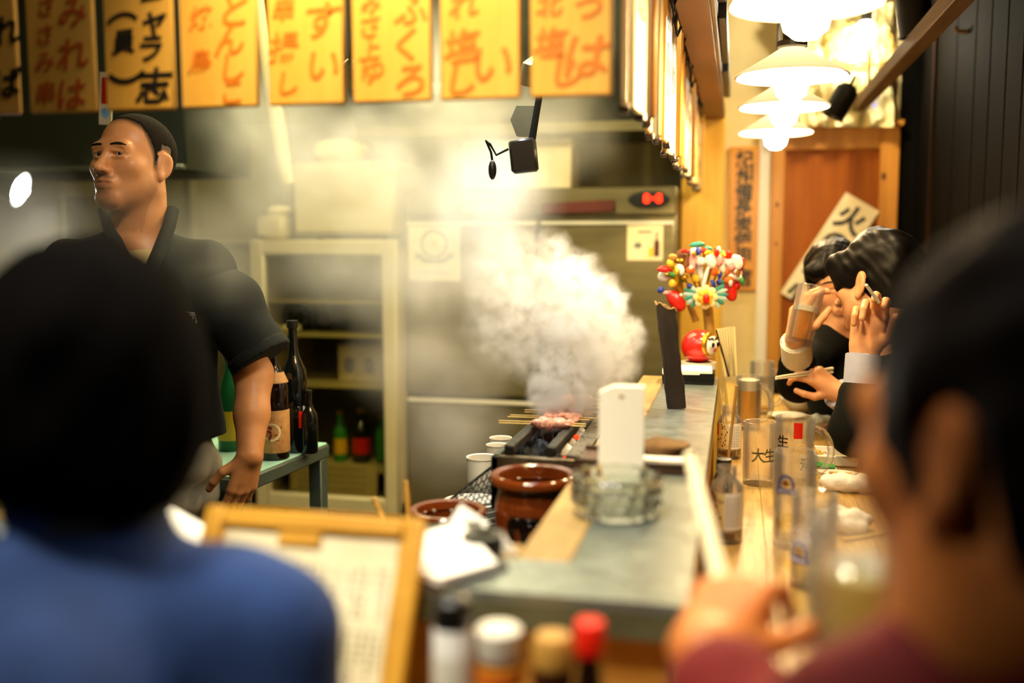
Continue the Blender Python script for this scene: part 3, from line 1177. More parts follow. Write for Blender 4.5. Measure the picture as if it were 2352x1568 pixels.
pat = ['boardp', 'boardp', 'boardb', 'board', 'boardp', 'board', 'boardb', 'boardp', 'board', 'boardp', 'board', 'boardb']
yy = 1.55
names = {'boardp': 'pale', 'board': 'golden', 'boardb': 'brown'}
glyphs = 'やきとりねぎまつくねレバー皮手羽先砂肝ぼんじり'
ordw = ['first', 'second', 'third', 'fourth', 'fifth', 'sixth', 'seventh', 'eighth', 'ninth', 'tenth', 'eleventh', 'twelfth',
        'thirteenth', 'fourteenth', 'fifteenth', 'sixteenth', 'seventeenth', 'eighteenth', 'nineteenth', 'twentieth',
        'twenty-first', 'twenty-second', 'twenty-third']
for i in range(22):
    mk = pat[i % len(pat)]
    tw = (.10, -.06, .22, .02, .14, -.04)[i % 6]
    o = MB().box((0, 0, .17), (.122, .009, .35), bev=.003).obj('menu_board', M[mk], None, (-.172 + .006 * (i % 3), yy, BZ + .004 + .004 * ((i * 7) % 3)), (0, 0, PI / 2 + tw))
    tag(o, names[mk] + ' narrow board, ' + ordw[i] + ' from the corner in the row under the soffit', 'menu board', 'menu boards in the row under the soffit')
    MB().tube([(.0, -.012, .345), (.01, -.02, .31), (.0, -.012, .285), (-.012, -.008, .31), (0, -.010, .35)], .004, 6).obj('cord', M['black'], o)
    MB().box((.03, .0, -.006), (.03, .016, .016), bev=.003).obj('clip', M['tray'], o)
    mb = MB()
    for j in range(3):
        write(mb, glyphs[(i * 3 + j) % len(glyphs)], (0, -.0052, .27 - .095 * j), .075, bold=.02)
    mb.obj('lettering', M['blackink'] if i % 3 else M['redink2'], o, smooth=False)
    yy += .141

# ================================================================ FAR END: signs, pendants, clutter above the door
sg = thing('hanging_sign', 'upright wooden sign with black characters on the beige wall', 'sign')
s0, s1 = atY(1676, 337, FARY - .02), atY(1741, 668, FARY - .02)
sx = (s0[0] + s1[0]) / 2 - .002
sw = s1[0] - s0[0] - .006
MB().box((sx, FARY - .012, (s0[2] + s1[2]) / 2), (sw, .024, s0[2] - s1[2]), bev=.003).obj('sign_board', mat('sign_wood', '#B5771F', .45, col2='#CB9034', scale=(26, 26, 3), lo=.3, hi=.7), sg)
mb = MB()
zt, zb = atY(1708, 366, FARY)[2], atY(1708, 588, FARY)[2]
for i, ch in enumerate('紀州備長炭使用'):
    write(mb, ch, (sx, FARY - .0255, zt + (zb - zt) * i / 6.0), .080, bold=.03, squash=1.0)
write(mb, '店', (sx, FARY - .0255, atY(1708, 637, FARY)[2]), .088, bold=.04)
mb.obj('lettering', M['blackink'], sg, smooth=False)

# tilted paper sign on the door
c = (atY(1905, 580, FARY - .06))
ts = thing('paper_sign', 'tilted cream paper sign with black brush characters on the brown door', 'sign', c, (0, math.radians(31), 0))
MB().box((0, .01, 0), (.165, .004, .52), bev=.001).obj('sheet', M['agedp'], ts)
mb = MB()
for i, ch in enumerate('火の用心'):
    write(mb, ch, (0, .0075, .17 - .125 * i), .125, bold=.035)
mb.obj('lettering', M['blackink'], ts, smooth=False)

# pendants: nearest is cut by the top of the frame
pend = [(1852, 8, 1.66), (1818, 176, 2.27), (1801, 246, 2.82), (1782, 305, 3.46)]
PL = ['white glass pendant lamp nearest the camera, cut by the top of the frame',
      'white glass pendant lamp with a black socket, second along the aisle',
      'white glass pendant lamp, third along the aisle, partly under its neighbour',
      'white glass pendant lamp farthest along the aisle, above the sign and door']
proto = None
for i, (px, py, d) in enumerate(pend):
    p = Pd(px, py, d)
    if proto is None:
        proto = r = thing('pendant_lamp', PL[0], 'lamp', p, group='pendant lamps over the guest table')
        prof = [(.128, 0), (.126, .004), (.095, .022), (.060, .042), (.032, .060), (.024, .066)]
        MB().lathe(prof + [(q - .004, z - .004) for q, z in prof[::-1]], 40, caps=False).obj('lamp_shade', MATS['milk_glass'], r)
        MB().lathe([(.012, .052), (.018, .03), (.034, .004), (.040, -.018), (.034, -.042), (.018, -.055), (.002, -.058)], 24).obj('bulb', M['bulb'], r)
        MB().lathe([(.028, .062), (.034, .066), (.034, .078), (.022, .082), (.022, .130), (.026, .132), (.026, .142), (.010, .150)], 20).obj('socket', M['black'], r)
        MB().tube([(0, 0, .148), (0, 0, 2.65 - 1.76)], .004, 8).obj('cord', M['black'], r)
    else:
        dup(proto, p, label=PL[i])

# clutter over the door
cz = ztop + .03
bag = MB()
rng = np.random.RandomState(3)
wv = wave(11, 22, .012, 7)
def crump(u, v):
    b0 = atY(1800 + 250 * u, 292 - 285 * v, 4.6)
    d = .06 + .10 * math.sin(PI * min(1, max(0, u))) * (0.2 + .3 * math.sin(PI * v))
    return (b0[0], 4.66 - d + float(wv(b0[0] * 2.2, b0[2] * .3, b0[2] * 2.2)) * 2.2, b0[2])
bag.sheet(crump, 34, 34, .002)
tag(bag.obj('plastic_sheet', M['clothc'], ang=25), 'crumpled yellowish plastic sheet bunched on the wall above the door', 'plastic sheet')
wrc = thing('twig_wreath', 'tangled wreath of pale twigs above the door beside the bright spot', 'wreath', Pd(1968, 110, 4.12))
for k in range(44):
    a0 = rng.uniform(0, 6.28)
    r0 = rng.uniform(.07, .13)
    pts = []
    for t in np.linspace(0, rng.uniform(1.2, 3.0), 7):
        pts.append((r0 * 1.15 * math.cos(a0 + t) + rng.uniform(-.01, .01), rng.uniform(-.04, .03), r0 * .8 * math.sin(a0 + t) + rng.uniform(-.012, .012)))
    MB().tube(pts, rng.uniform(.0015, .0032), 5).obj('twig', M['twig'], wrc)
def spotlamp(px, py, d, ry, label, rad=.035, ln=.12, lit=False, rx=0):
    r = thing('ceiling_spot', label, 'spotlight', Pd(px, py, d), (rx, ry, 0))
    MB().lathe([(.004, ln * .5), (rad * .6, ln * .5), (rad, ln * .35), (rad, -ln * .45), (rad * 1.08, -ln * .5), (rad * .9, -ln * .5), (rad * .85, -ln * .3)], 20).obj('housing', M['black'], r)
    MB().lathe([(rad * .86, -ln * .36), (rad * .5, -ln * .42), (.001, -ln * .44)], 20).obj('lens', M['spotw'] if lit else M['grey'], r)
    MB().tube([(0, 0, ln * .5), (0, .02, ln * .8)], .006, 8).obj('bracket', M['black'], r)
    return r
spotlamp(1932, 232, 3.7, math.radians(28), 'black cylindrical spotlight leaning beside the aisle timber', .042, .13)
spotlamp(2100, 28, 3.0, math.radians(-8), 'large black cylindrical lamp at the top beside the aisle timber', .050, .14)
br = thing('bare_bulb', 'blinding bare bulb glowing in front of the twig wreath', 'lamp', Pd(1988, 78, 3.98))
MB().ball((0, 0, 0), (.042, .042, .055), 20, 12).obj('bulb', M['spotw'], br)
MB().lathe([(.020, .045), (.022, .09), (.010, .10)], 14).obj('socket', M['black'], br)
MB().tube([(0, 0, .09), (0, .05, .45)], .004, 6).obj('cord', M['black'], br)
box = thing('router_box', 'small pale box with a tiny blue light on the door cap', 'box', (atY(2000, 250, 4.55)[0], 4.62, ztop + .024))
MB().box((0, 0, .045), (.12, .05, .09), bev=.008).obj('case', M['paper'], box)
MB().ball((.02, -.026, .06), .005, 8, 6).obj('indicator_light', mat('blue_led', '#5060FF', .4, emit='#4A5CFF', estr=1.5), box)
hk = thing('wall_hook', 'small orange wooden hook on the dark board wall', 'hook', (.735, 3.77, 2.09))
MB().tube([(.02, 0, 0), (-.01, 0, .004), (-.02, 0, .018)], .007, 8).obj('peg', M['bamboo'], hk)

# ================================================================ KITCHEN BACKGROUND
FY = 4.30
fr = thing('steel_fridge', 'large four-door stainless fridge with a red digital display', 'fridge')
fx0, fx1, fxm = -1.455, -.252, atY(1240, 700, FY)[0]
fz1, fzp, fzm = atY(1300, 430, FY)[2], atY(1300, 500, FY)[2], atY(1100, 912, FY)[2]
MB().box(((fx0 + fx1) / 2, FY + .31, (.06 + fz1) / 2), (fx1 - fx0, .58, fz1 - .06), bev=.006).obj('cabinet_body', M['steel'], fr)
MB().box(((fx0 + fx1) / 2, FY + .005, (fzp + fz1) / 2 + .004), (fx1 - fx0, .03, fz1 - fzp - .012), bev=.006).obj('control_panel', M['steel'], fr)
for (a, b, z0, z1) in ((fx0, fxm, fzm + .012, fzp - .02), (fxm, fx1, fzm + .012, fzp - .02), (fx0, fxm, .10, fzm - .012), (fxm, fx1, .10, fzm - .012)):
    d = MB().box(((a + b) / 2, FY - .005, (z0 + z1) / 2), (b - a - .010, .05, z1 - z0), bev=.008).obj('fridge_door', M['steel'], fr)
    MB().box(((a + b) / 2, FY - .034, z1 - .004), (b - a - .02, .012, .016), bev=.003).obj('pull_rail', M['white'], d)
hx = fxm + .01
MB().tube([(fxm + .002, FY - .05, fzp - .03), (fxm - .004, FY - .055, fzp - .10), (fxm + .004, FY - .05, fzp - .19)], .011, 8).obj('door_latch', M['rubber'], fr)
for xx in (fx0 + .06, fx1 - .06):
    MB().box((xx, FY + .1, .03), (.05, .05, .06)).obj('foot', M['black'], fr)
p = atY(1490, 458, FY - .012)
ds = MB().lathe([(.088, 0), (.082, .010), (.001, .012)], 28, p, rotm(PI / 2, 0, 0) @ np.diag([1, .42, 1])).obj('display', M['black'], fr)
mb = MB()
for k, ch in ((-1, '8'), (0, '-'), (1, '8')):
    write(mb, ch, p + np.array([.018 + k * .026, -.014, .004]), .052, bold=.03)
mb.obj('digits', M['led'], ds, smooth=False)
p = atY(1125, 466, FY - .011)
lb = MB().box(p, (.245, .003, .078)).obj('maker_plate', M['creamd'], fr)
MB().box(p + np.array([-.01, -.003, .012]), (.105, .003, .017)).obj('red_mark', M['redl'], lb)
p = atY(1327, 476, FY - .02)
MB().box(p, (.32, .012, .05), rotm(0, math.radians(-2), 0), .004).obj('warning_strip', mat('dull_red', '#5E2216', .5), fr)
def poster(name, x0, y0, x1, y1, Y, label, m):
    a, b = atY(x0, y0, Y), atY(x1, y1, Y)
    o = thing(name, label, 'poster', ((a[0] + b[0]) / 2, Y, (a[2] + b[2]) / 2))
    MB().box((0, 0, 0), (b[0] - a[0], .002, a[2] - b[2])).obj('sheet', m, o)
    return o, b[0] - a[0], a[2] - b[2]
po, pw, ph = poster('emblem_poster', 938, 512, 1057, 645, FY - .0325, 'cream poster with a round grey wreath emblem on the fridge door', M['agedp'])
mb = MB()
for k in range(40):
    a = 2 * PI * k / 40
    b = 2 * PI * (k + 1) / 40
    r0, r1 = .052, .064
    mb.add([(r0 * math.cos(a), -.0015, .035 + r0 * math.sin(a)), (r1 * math.cos(a), -.0015, .035 + r1 * math.sin(a)), (r1 * math.cos(b), -.0015, .035 + r1 * math.sin(b)), (r0 * math.cos(b), -.0015, .035 + r0 * math.sin(b))], [(0, 1, 2, 3)])
for s in (-1, 1):
    mb.add([(s * .03, -.0015, -.045), (s * .095, -.0015, -.028), (s * .085, -.0015, -.010), (s * .098, -.0015, .0), (s * .055, -.0015, -.012)], [(0, 1, 2, 3, 4)])
mb.add([(-.06, -.0018, -.05), (.06, -.0018, -.05), (.06, -.0018, -.022), (0, -.0018, -.036), (-.06, -.0018, -.022)], [(0, 1, 2, 3, 4)])
mb.obj('wreath_emblem', M['grey'], po, smooth=False)
mb = MB()
mb.add([(0, -.0015, .055), (.02, -.0015, .035), (0, -.0015, .015), (-.02, -.0015, .035)], [(0, 1, 2, 3)])
mb.obj('centre_mark', M['yellow'], po, smooth=False)
mb = MB()
rng2 = random.Random(5)
for k in range(12):
    mb.box((-.07 + .012 * k, -.0015, -.092), (.007, .0006, rng2.uniform(.010, .018)))
mb.obj('text_line', M['grey'], po, smooth=False)
po, pw, ph = poster('bottle_notice', 1441, 516, 1522, 598, FY - .0325, 'small square notice with a printed dark bottle on the fridge door', M['agedp'])
mb = MB()
mb.add([(.038, -.0016, -.06), (.062, -.0016, -.06), (.062, -.0016, 0), (.054, -.0016, .015), (.054, -.0016, .045), (.046, -.0016, .045), (.046, -.0016, .015), (.038, -.0016, 0)], [tuple(range(8))])
mb.obj('printed_bottle', mat('bottle_print', '#4A1E12', .5), po, smooth=False)
MB().box((.026, -.0016, -.040), (.02, .0006, .04)).obj('printed_glass', M['yellow'], po)
MB().ball((-.03, -.0016, -.012), (.018, .0008, .014), 12, 6).obj('round_mark', M['grey'], po)
MB().box((0, -.0016, .045), (.06, .0006, .01)).obj('text_line', M['grey'], po)

# box and hood above the fridge
bx = thing('storage_carton', 'low cream carton lying on top of the steel fridge', 'box')
a, b = atY(1062, 322, 4.42), atY(1312, 392, 4.42)
MB().box(((a[0] + b[0]) / 2, 4.55, (fz1 + a[2]) / 2), (b[0] - a[0], .26, a[2] - fz1), bev=.006).obj('carton', M['agedp'], bx)
MB().box(((a[0] + b[0]) / 2, 4.418, a[2] - .03), ((b[0] - a[0]) * .96, .004, .012)).obj('lid_flap', M['creamd'], bx)
hd = thing('exhaust_hood', 'grey steel exhaust hood hanging above the fridge and grill', 'hood')
MB().prism([(-1.70, 3.95, 2.35), (-1.70, 4.36, 1.85), (-1.70, 4.94, 1.85), (-1.70, 4.94, 2.65), (-1.70, 3.95, 2.65)], (1.44, 0, 0)).obj('hood_body', M['dsteel'], hd)
MB().box((-.98, 4.345, 1.865), (1.44, .03, .05), bev=.004).obj('rim', M['steel'], hd)
MB().box((-1.32, 4.14, 2.02), (.35, .03, .03), rotm(-.93, 0, 0)).obj('painted_reflection', M['white'], hd)  # white strip painted in for the bright reflections on the hood
# spot on a bent arm with a dangling switch
sp = thing('clamp_light', 'black square clamp light on a bent arm with its dangling switch', 'lamp')
D = 2.30
P0 = Pd(1203, 358, D)
MB().box(P0, (.062, .045, .076), rotm(0, math.radians(-6), YAW * .6), .006).obj('lamp_head', M['black'], sp)
MB().tube([Pd(1222, 320, D), Pd(1232, 260, D), Pd(1238, 225, D), Pd(1240, 40, D), Pd(1240, 40, D) * np.array([1, 1, 0]) + np.array([0, 0, 2.65])], [.009, .008, .008, .007, .007], 8).obj('arm', M['rubber'], sp)
MB().prism([Pd(1172, 275, D), Pd(1186, 243, D), Pd(1226, 243, D), Pd(1222, 312, D), Pd(1186, 312, D)], (0, .03, 0)).obj('bracket', M['dsteel'], sp)
MB().tube([Pd(1168, 342, D), Pd(1140, 356, D), Pd(1125, 330, D), Pd(1116, 322, D), Pd(1128, 350, D), Pd(1131, 372, D)], .0032, 6).obj('cable', M['rubber'], sp)
MB().ball(Pd(1131, 390, D), (.010, .010, .023), 12, 8).obj('switch', M['black'], sp)
# bright spots between the boards
for (px, py, d, lab) in ((800, 182, 2.6, 'small bright spotlight glimpsed between two boards, over the showcase'), (1223, 178, 2.4, 'small bright spotlight glimpsed between the last two boards')):
    r = thing('ceiling_spot', lab, 'spotlight', Pd(px, py, d), (math.radians(12), math.radians(14), 0))
    MB().lathe([(.010, .05), (.030, .03), (.034, -.02), (.031, -.02), (.026, .01)], 18).obj('housing', M['steel'], r)
    MB().ball((0, 0, -.006), (.024, .024, .014), 14, 8).obj('lens', M['spotw'], r)
    MB().tube([(0, 0, .04), (0, .01, .5)], .006, 8).obj('stem', M['steel'], r)

# showcase fridge
SY = 4.18
x0, x1 = atY(581, 850, SY)[0], atY(915, 850, SY)[0]
z1, z0 = atY(750, 550, SY)[2], atY(750, 1172, SY)[2]
sh = thing('glass_showcase', 'cream showcase cooler with a glass door, bottles and cartons inside', 'cooler')
fw = .072
dep = .40
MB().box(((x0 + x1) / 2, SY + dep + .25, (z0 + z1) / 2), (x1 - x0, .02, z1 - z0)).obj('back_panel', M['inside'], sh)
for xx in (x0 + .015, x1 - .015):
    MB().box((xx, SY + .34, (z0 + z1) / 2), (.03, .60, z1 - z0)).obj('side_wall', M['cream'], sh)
MB().box(((x0 + x1) / 2, SY + .34, z1 - .02), (x1 - x0, .60, .04)).obj('roof_panel', M['cream'], sh)
MB().box(((x0 + x1) / 2, SY + .34, z0 + .02), (x1 - x0, .60, .04)).obj('bottom_panel', M['cream'], sh)
MB().box(((x0 + x1) / 2, SY + .33, z0 / 2), (x1 - x0 - .02, .58, z0)).obj('plinth', M['dsteel'], sh)
dr = MB()
for xx in (x0 + fw / 2, x1 - fw / 2):
    dr.box((xx, SY + .012, (z0 + z1) / 2), (fw, .045, z1 - z0), bev=.010)
for zz in (z0 + fw / 2, z1 - fw / 2):
    dr.box(((x0 + x1) / 2, SY + .012, zz), (x1 - x0 - fw * 1.6, .044, fw), bev=.010)
d = dr.obj('door_frame', M['cream'], sh)
MB().box(((x0 + x1) / 2, SY + .02, (z0 + z1) / 2), (x1 - x0 - fw * 1.9, .006, z1 - z0 - fw * 1.9)).obj('glass_pane', MATS['window_pane'], sh)
shz = []
for py in (768, 882):
    z = atY(750, py, SY + .15)[2]
    shz.append(z)
    MB().box(((x0 + x1) / 2, SY + .33, z), (x1 - x0 - .07, .5, .012), bev=.002).obj('wire_shelf', M['cream'], sh)
z = atY(750, 692, SY + .15)[2]
shz.append(z)
MB().box(((x0 + x1) / 2, SY + .33, z), (x1 - x0 - .07, .5, .010), bev=.002).obj('wire_shelf', M['creamd'], sh)
# things in it
def simple_bottle(x, y, z, h, r, m, lab, label_m=None, cap_m=None, name='bottle', group=None):
    o = thing(name, lab, 'bottle', (x, y, z), (0, 0, random.uniform(-1, 1)), group)
    MB().lathe([(r * .9, 0), (r, .006), (r, h * .58), (r * .92, h * .66), (r * .42, h * .78), (r * .36, h * .95), (r * .4, h)], 20).obj('glass_body', m, o)
    if label_m:
        MB().lathe([(r * 1.01, h * .16), (r * 1.015, h * .17), (r * 1.015, h * .46), (r * 1.01, h * .47)], 20, caps=False).obj('paper_label', label_m, o)
    MB().lathe([(r * .44, h * .95), (r * .46, h * .96), (r * .46, h * 1.02), (.001, h * 1.025)], 14).obj('bottle_cap', cap_m or M['gold'], o)
    return o
zlow = z0 + .04
a = atY(705, 757, SY + .2)
for k, (px, lab) in enumerate(((625, 'rolled white cloth lying at the sleeve end of the cooler shelf'), (668, 'rolled white cloth lying on the upper cooler shelf'))):
    q = atY(px, 757, SY + .15)
    o = MB().tube([(-.045 + .02 * (k == 0), 0, .018), (0, .003, .020), (.045 - .015 * (k == 0), 0, .024)], [.015, .018, .015], 10).obj('rolled_cloth', M['paper'], None, (q[0], SY + .15, shz[0] + .006 + .001))
    tag(o, lab, 'cloth')
q0, q1 = atY(772, 792, SY + .22), atY(872, 872, SY + .22)
ct = thing('printed_carton', 'cream carton with two dark round pictures on the cooler shelf', 'box', ((q0[0] + q1[0]) / 2, SY + .30, shz[1] + .007))
MB().box((0, 0, .085), (q1[0] - q0[0], .12, .17), bev=.004).obj('carton', M['agedp'], ct)
for s in (-1, 1):
    MB().ball((s * .05, -.061, .075), (.026, .003, .038), 14, 8).obj('round_picture', M['grey'], ct)
for k, (px, h, r, m, lm, lab) in enumerate(((640, .30, .036, 'bottleg', None, 'dark bottle at the hinge side of the lower cooler shelf'),
                                            (705, .26, .034, 'bottle', None, 'brown bottle without label on the lower cooler shelf'),
                                            (782, .24, .032, 'green', 'yellow', 'green bottle with a yellow label low in the cooler'),
                                            (830, .25, .044, 'bottleg', 'redl', 'wide dark bottle with a red label low in the cooler'),
                                            (876, .22, .026, 'green', None, 'slim green bottle by the frame low in the cooler'))):
    q = atY(px, 1000, SY + .25)
    simple_bottle(q[0], SY + .25, atY(px, 1058, SY + .25)[2], h, r, M[m], lab, M[lm] if lm else None, group='bottles inside the cooler')
zz = atY(788, 1058, SY + .25)[2] - .006
MB().box(((x0 + x1) / 2, SY + .33, zz), (x1 - x0 - .07, .5, .010), bev=.002).obj('wire_shelf', M['cream'], sh)
for k, px in enumerate((655, 700, 745)):
    q = atY(px, 735, SY + .3)
    simple_bottle(q[0], SY + .3, shz[0] + .007, .14, .034, M['bottleg'], ['short dark jar nearest the sleeve on the upper cooler shelf', 'short dark jar in the middle of the upper cooler shelf', 'short dark jar nearest the misted glass on the upper cooler shelf'][k], group='jars on the upper cooler shelf')
q0, q1 = atY(668, 1066, SY + .06), atY(868, 1140, SY + .06)
pp = MB().box((0, 0, 0), (q1[0] - q0[0], .004, q0[2] - q1[2] + .02)).obj('sheet', M['creamd'], None)
pr = thing('printed_notice', 'yellowed notice with faint grey text behind the bottom of the cooler glass', 'notice', ((q0[0] + q1[0]) / 2, SY + .055, (q0[2] + q1[2]) / 2 + .004), (math.radians(-5), 0, 0))
pp.parent = pr
mb = MB()
for j in range(4):
    for k in range(12):
        mb.box((-.16 + .028 * k, -.0026, .05 - .03 * j), (rng2.uniform(.012, .022), .0006, .006))
mb.obj('text_line', M['grey'], pr, smooth=False)

# on top of the showcase
a, b = atY(668, 372, SY + .05), atY(905, 522, SY + .05)
wb = thing('white_appliance', 'big cream box-shaped appliance standing on the showcase cooler', 'appliance', ((a[0] + b[0]) / 2, SY + .28, z1))
hh = a[2] - z1
MB().box((0, 0, hh / 2 + .01), (b[0] - a[0], .44, hh - .02), bev=.014).obj('housing', M['cream'], wb)
MB().box((0, -.2215, .045), ((b[0] - a[0]) * .92, .006, .012)).obj('vent_slot', M['creamd'], wb)
for s in (-1, 1):
    MB().box((s * .16, -.1, .005), (.03, .03, .012)).obj('foot', M['black'], wb)
MB().ball(((b[0] - a[0]) * .30, -.222, hh - .012), .008, 8, 6).obj('indicator_light', M['ledr'], wb)
wv2 = wave(4, 40, .012, 6)
o = MB().ball((0, 0, .045), (.13, .12, .062), 26, 14, fn=lambda p: 1 + float(wv2(p[0] * .12, p[1] * .12, p[2] * .12)) * 6).obj('plastic_bag', M['clothc'], None, (atY(772, 340, SY + .2)[0], SY + .25, a[2] + .016))
tag(o, 'domed clear plastic bag lying on the cream appliance', 'bag')
q = atY(628, 520, SY + .1)
o = MB().box((0, 0, .055), (.15, .14, .11), bev=.02).obj('tub', M['cream'])
tub = thing('white_tub', 'small pale tub with crumpled wrap beside the appliance on the cooler', 'tub', (q[0], SY + .12, z1))
o.parent = tub
MB().ball((.02, 0, .13), (.06, .05, .03), 16, 9, fn=lambda p: 1 + float(wv2(p[0] * .1, p[1] * .1, p[2] * .1)) * 7).obj('wrap', M['agedp'], tub)

# kitchen wall panels, duct, pipe
a, b = atY(432, 235, 4.9), atY(655, 440, 4.9)
wp = struct(thing('wall_panel', 'framed panel on the kitchen wall', 'panel'))
MB().box(((a[0] + b[0]) / 2, 4.935, 1.9), (b[0] - a[0], .03, 1.05), bev=.004).obj('panel', mat('panel_paint', '#A89C62', .5, col2='#B4A86C', scale=(2, 2, 2)), wp)
for xx in (a[0], b[0]):
    MB().box((xx, 4.925, 1.9), (.03, .05, 1.08), bev=.004).obj('panel_frame', M['creamd'], wp)
MB().box(((a[0] + b[0]) / 2, 4.925, 1.37), (b[0] - a[0], .05, .03), bev=.004).obj('panel_frame', M['creamd'], wp)
pi_ = struct(MB().tube([Pd(560, -160, 3.7), Pd(608, 110, 3.75), Pd(660, 420, 3.9)], .028, 14).obj('pipe_slanting', M['cream']))
dk = thing('dark_duct', 'dark steel duct box above the cook\'s station', 'duct')
a, b = atY(-60, 262, 3.3), atY(428, 392, 3.3)
MB().box(((a[0] + b[0]) / 2, 3.55, (b[2] + 2.55) / 2), (b[0] - a[0], .5, 2.55 - b[2]), bev=.006).obj('duct_body', mat('dark_duct_paint', '#20241C', .5, .3), dk)
MB().box(((a[0] + b[0]) / 2, 3.29, b[2] + .012), (b[0] - a[0], .03, .02), bev=.004).obj('rim', M['dsteel'], dk)
a = Pd(243, 226, 2.9)
st = thing('paper_strip', 'narrow red and white printed paper strip hanging behind the cook\'s head', 'paper strip', a, (0, math.radians(4), 0))
MB().box((0, 0, 0), (.042, .002, .15)).obj('strip', M['agedp'], st)
MB().box((.001, -.002, .022), (.026, .002, .075)).obj('red_print', M['redl'], st)
MB().ball((0, -.001, -.042), (.014, .002, .016), 10, 6).obj('blue_print', mat('pale_blue', '#7FB0C8', .5), st)
MB().tube([(0, 0, .075), (0, 0, .5)], .0015, 5).obj('thread', M['black'], st)
wl = thing('work_lamp', 'glaring clamp work lamp at the frame edge beside the cook', 'lamp', Pd(32, 430, 3.0), (0, math.radians(-70), YAW))
MB().lathe([(.018, .10), (.030, .09), (.034, .05), (.058, -.02), (.060, -.022), (.056, -.022), (.032, .05), (.02, .06)], 22).obj('reflector', M['dsteel'], wl)
MB().ball((0, 0, -.012), (.030, .030, .036), 16, 10).obj('bulb', M['lampw'], wl)
MB().tube([(0, 0, .09), (.06, 0, .12), (.2, 0, .10)], .006, 8).obj('arm', M['black'], wl)
o = thing('steel_locker', 'pale steel cupboard behind the cook under the work lamp', 'cupboard')
a, b = atY(-60, 455, 4.2), atY(196, 455, 4.2)
a[0] = max(a[0], -3.17)
MB().box(((a[0] + b[0]) / 2, 4.55, a[2] / 2), (b[0] - a[0], .7, a[2]), bev=.006).obj('cabinet_body', M['steel'], o)
for k in range(2):
    xx = a[0] + (b[0] - a[0]) * (.25 + .5 * k)
    d = MB().box((xx, 4.19, a[2] / 2 + .02), ((b[0] - a[0]) / 2 - .01, .025, a[2] - .1), bev=.004).obj('cupboard_door', M['steel'], o)
    MB().tube([(xx + .1 - .2 * k, 4.165, .9), (xx + .1 - .2 * k, 4.165, 1.05)], .008, 8).obj('handle', M['dsteel'], d)
o = thing('wall_pipe', 'thin upright pale pipe on the kitchen wall behind the cook', 'pipe')
MB().tube([atY(150, 560, 4.1) + np.array([0, 0, -.4]), atY(142, 395, 4.1)], .010, 8).obj('pipe', M['cream'], o)

# ================================================================ GRILL, SKEWERS, JARS
ZW = .762       # worktop surface
ZG = .968       # rim of the grill
g0, g1 = atZ(1127, 1046, ZG), atZ(1352, 1046, ZG)
gx0, gx1, gy0 = g0[0], min(g1[0], -.262), g0[1]
gl = .62
gr = thing('charcoal_grill', 'narrow steel charcoal grill with two black bars and a speckled plate', 'grill')
gm = (gx0 + gx1) / 2
GW = gx1 - gx0
MB().box((gm, gy0 + .008, (ZW + .1 + ZG) / 2), (GW, .016, ZG - ZW - .1), bev=.003).obj('front_wall', mat('burnt_steel', '#7A6C50', .4, .6, col2='#4A4030', scale=(40, 8, 8)), gr)
MB().box((gm, gy0 + gl, (ZW + .1 + ZG) / 2), (GW, .016, ZG - ZW - .1), bev=.003).obj('rear_wall', M['dsteel'], gr)
for xx in (gx0 + .008, gx1 - .008):
    MB().box((xx, gy0 + gl / 2, (ZW + .1 + ZG) / 2), (.016, gl, ZG - ZW - .1), bev=.003).obj('side_wall', M['dsteel'], gr)
MB().box((gm, gy0 + gl / 2, ZG - .075), (GW - .02, gl - .02, .01)).obj('ash_tray', M['coal'], gr)
for xx in (gx0 + .02, gx1 - .02):
    for yy in (gy0 + .03, gy0 + gl - .03):
        MB().box((xx, yy, ZW + .051), (.02, .02, .10)).obj('foot', M['dsteel'], gr)
bx1, bx2 = atZ(1168, 1032, ZG + .012)[0], atZ(1268, 1032, ZG + .012)[0]
for xx in (bx1, bx2):
    MB().box((xx, gy0 + gl / 2 + .012, ZG + .010), (.020, gl + .0, .020), bev=.003).obj('grill_bar', M['iron'], gr)
px_ = gx1 - .022
MB().box((px_, gy0 + gl / 2 + .01, ZG + .003), (.036, gl, .006), bev=.001).obj('speckled_plate', M['ironp'], gr)
# charcoal between the bars: dark on the cold side, glowing on the hot side
rc = np.random.RandomState(8)
def coal(x, y, z, rx, ry, rz, m, label):
    wv = wave(rc.randint(999), 60, .10, 5)
    o = MB().ball((0, 0, 0), (rx, ry, rz), 12, 8, fn=lambda p: 1 + float(wv(p[0] * .04, p[1] * .04, p[2] * .04)) * 1.2).obj('charcoal', m, None, (x, y, z), (rc.uniform(-.4, .4), rc.uniform(-.4, .4), rc.uniform(0, 3)), ang=22)
    return tag(o, label, 'charcoal', 'charcoal pieces in the grill')
zc = ZG - .048
co = ['dark grey charcoal lump in the front of the grill, by the outer bar', 'dark grey charcoal lump standing in the front middle of the grill',
      'black charcoal lump behind the two front lumps', 'black charcoal lump under the nearest meat skewer', 'black charcoal lump deep under the smoking skewers', 'black charcoal lump at the smoky far end of the grill']
for k, (px, py) in enumerate(((1210, 1030), (1240, 1026), (1225, 1005), (1240, 985), (1262, 965), (1280, 945))):
    p = atZ(px, py, ZG - .03)
    coal(p[0], p[1], zc + .006, .025, .030, .030, M['coal'], co[k])
ho = ['white ashy charcoal lump cracked with red at the front of the grill', 'whitish pink charcoal lump behind the ashy front lump', 'ashy charcoal lump beside the speckled plate']
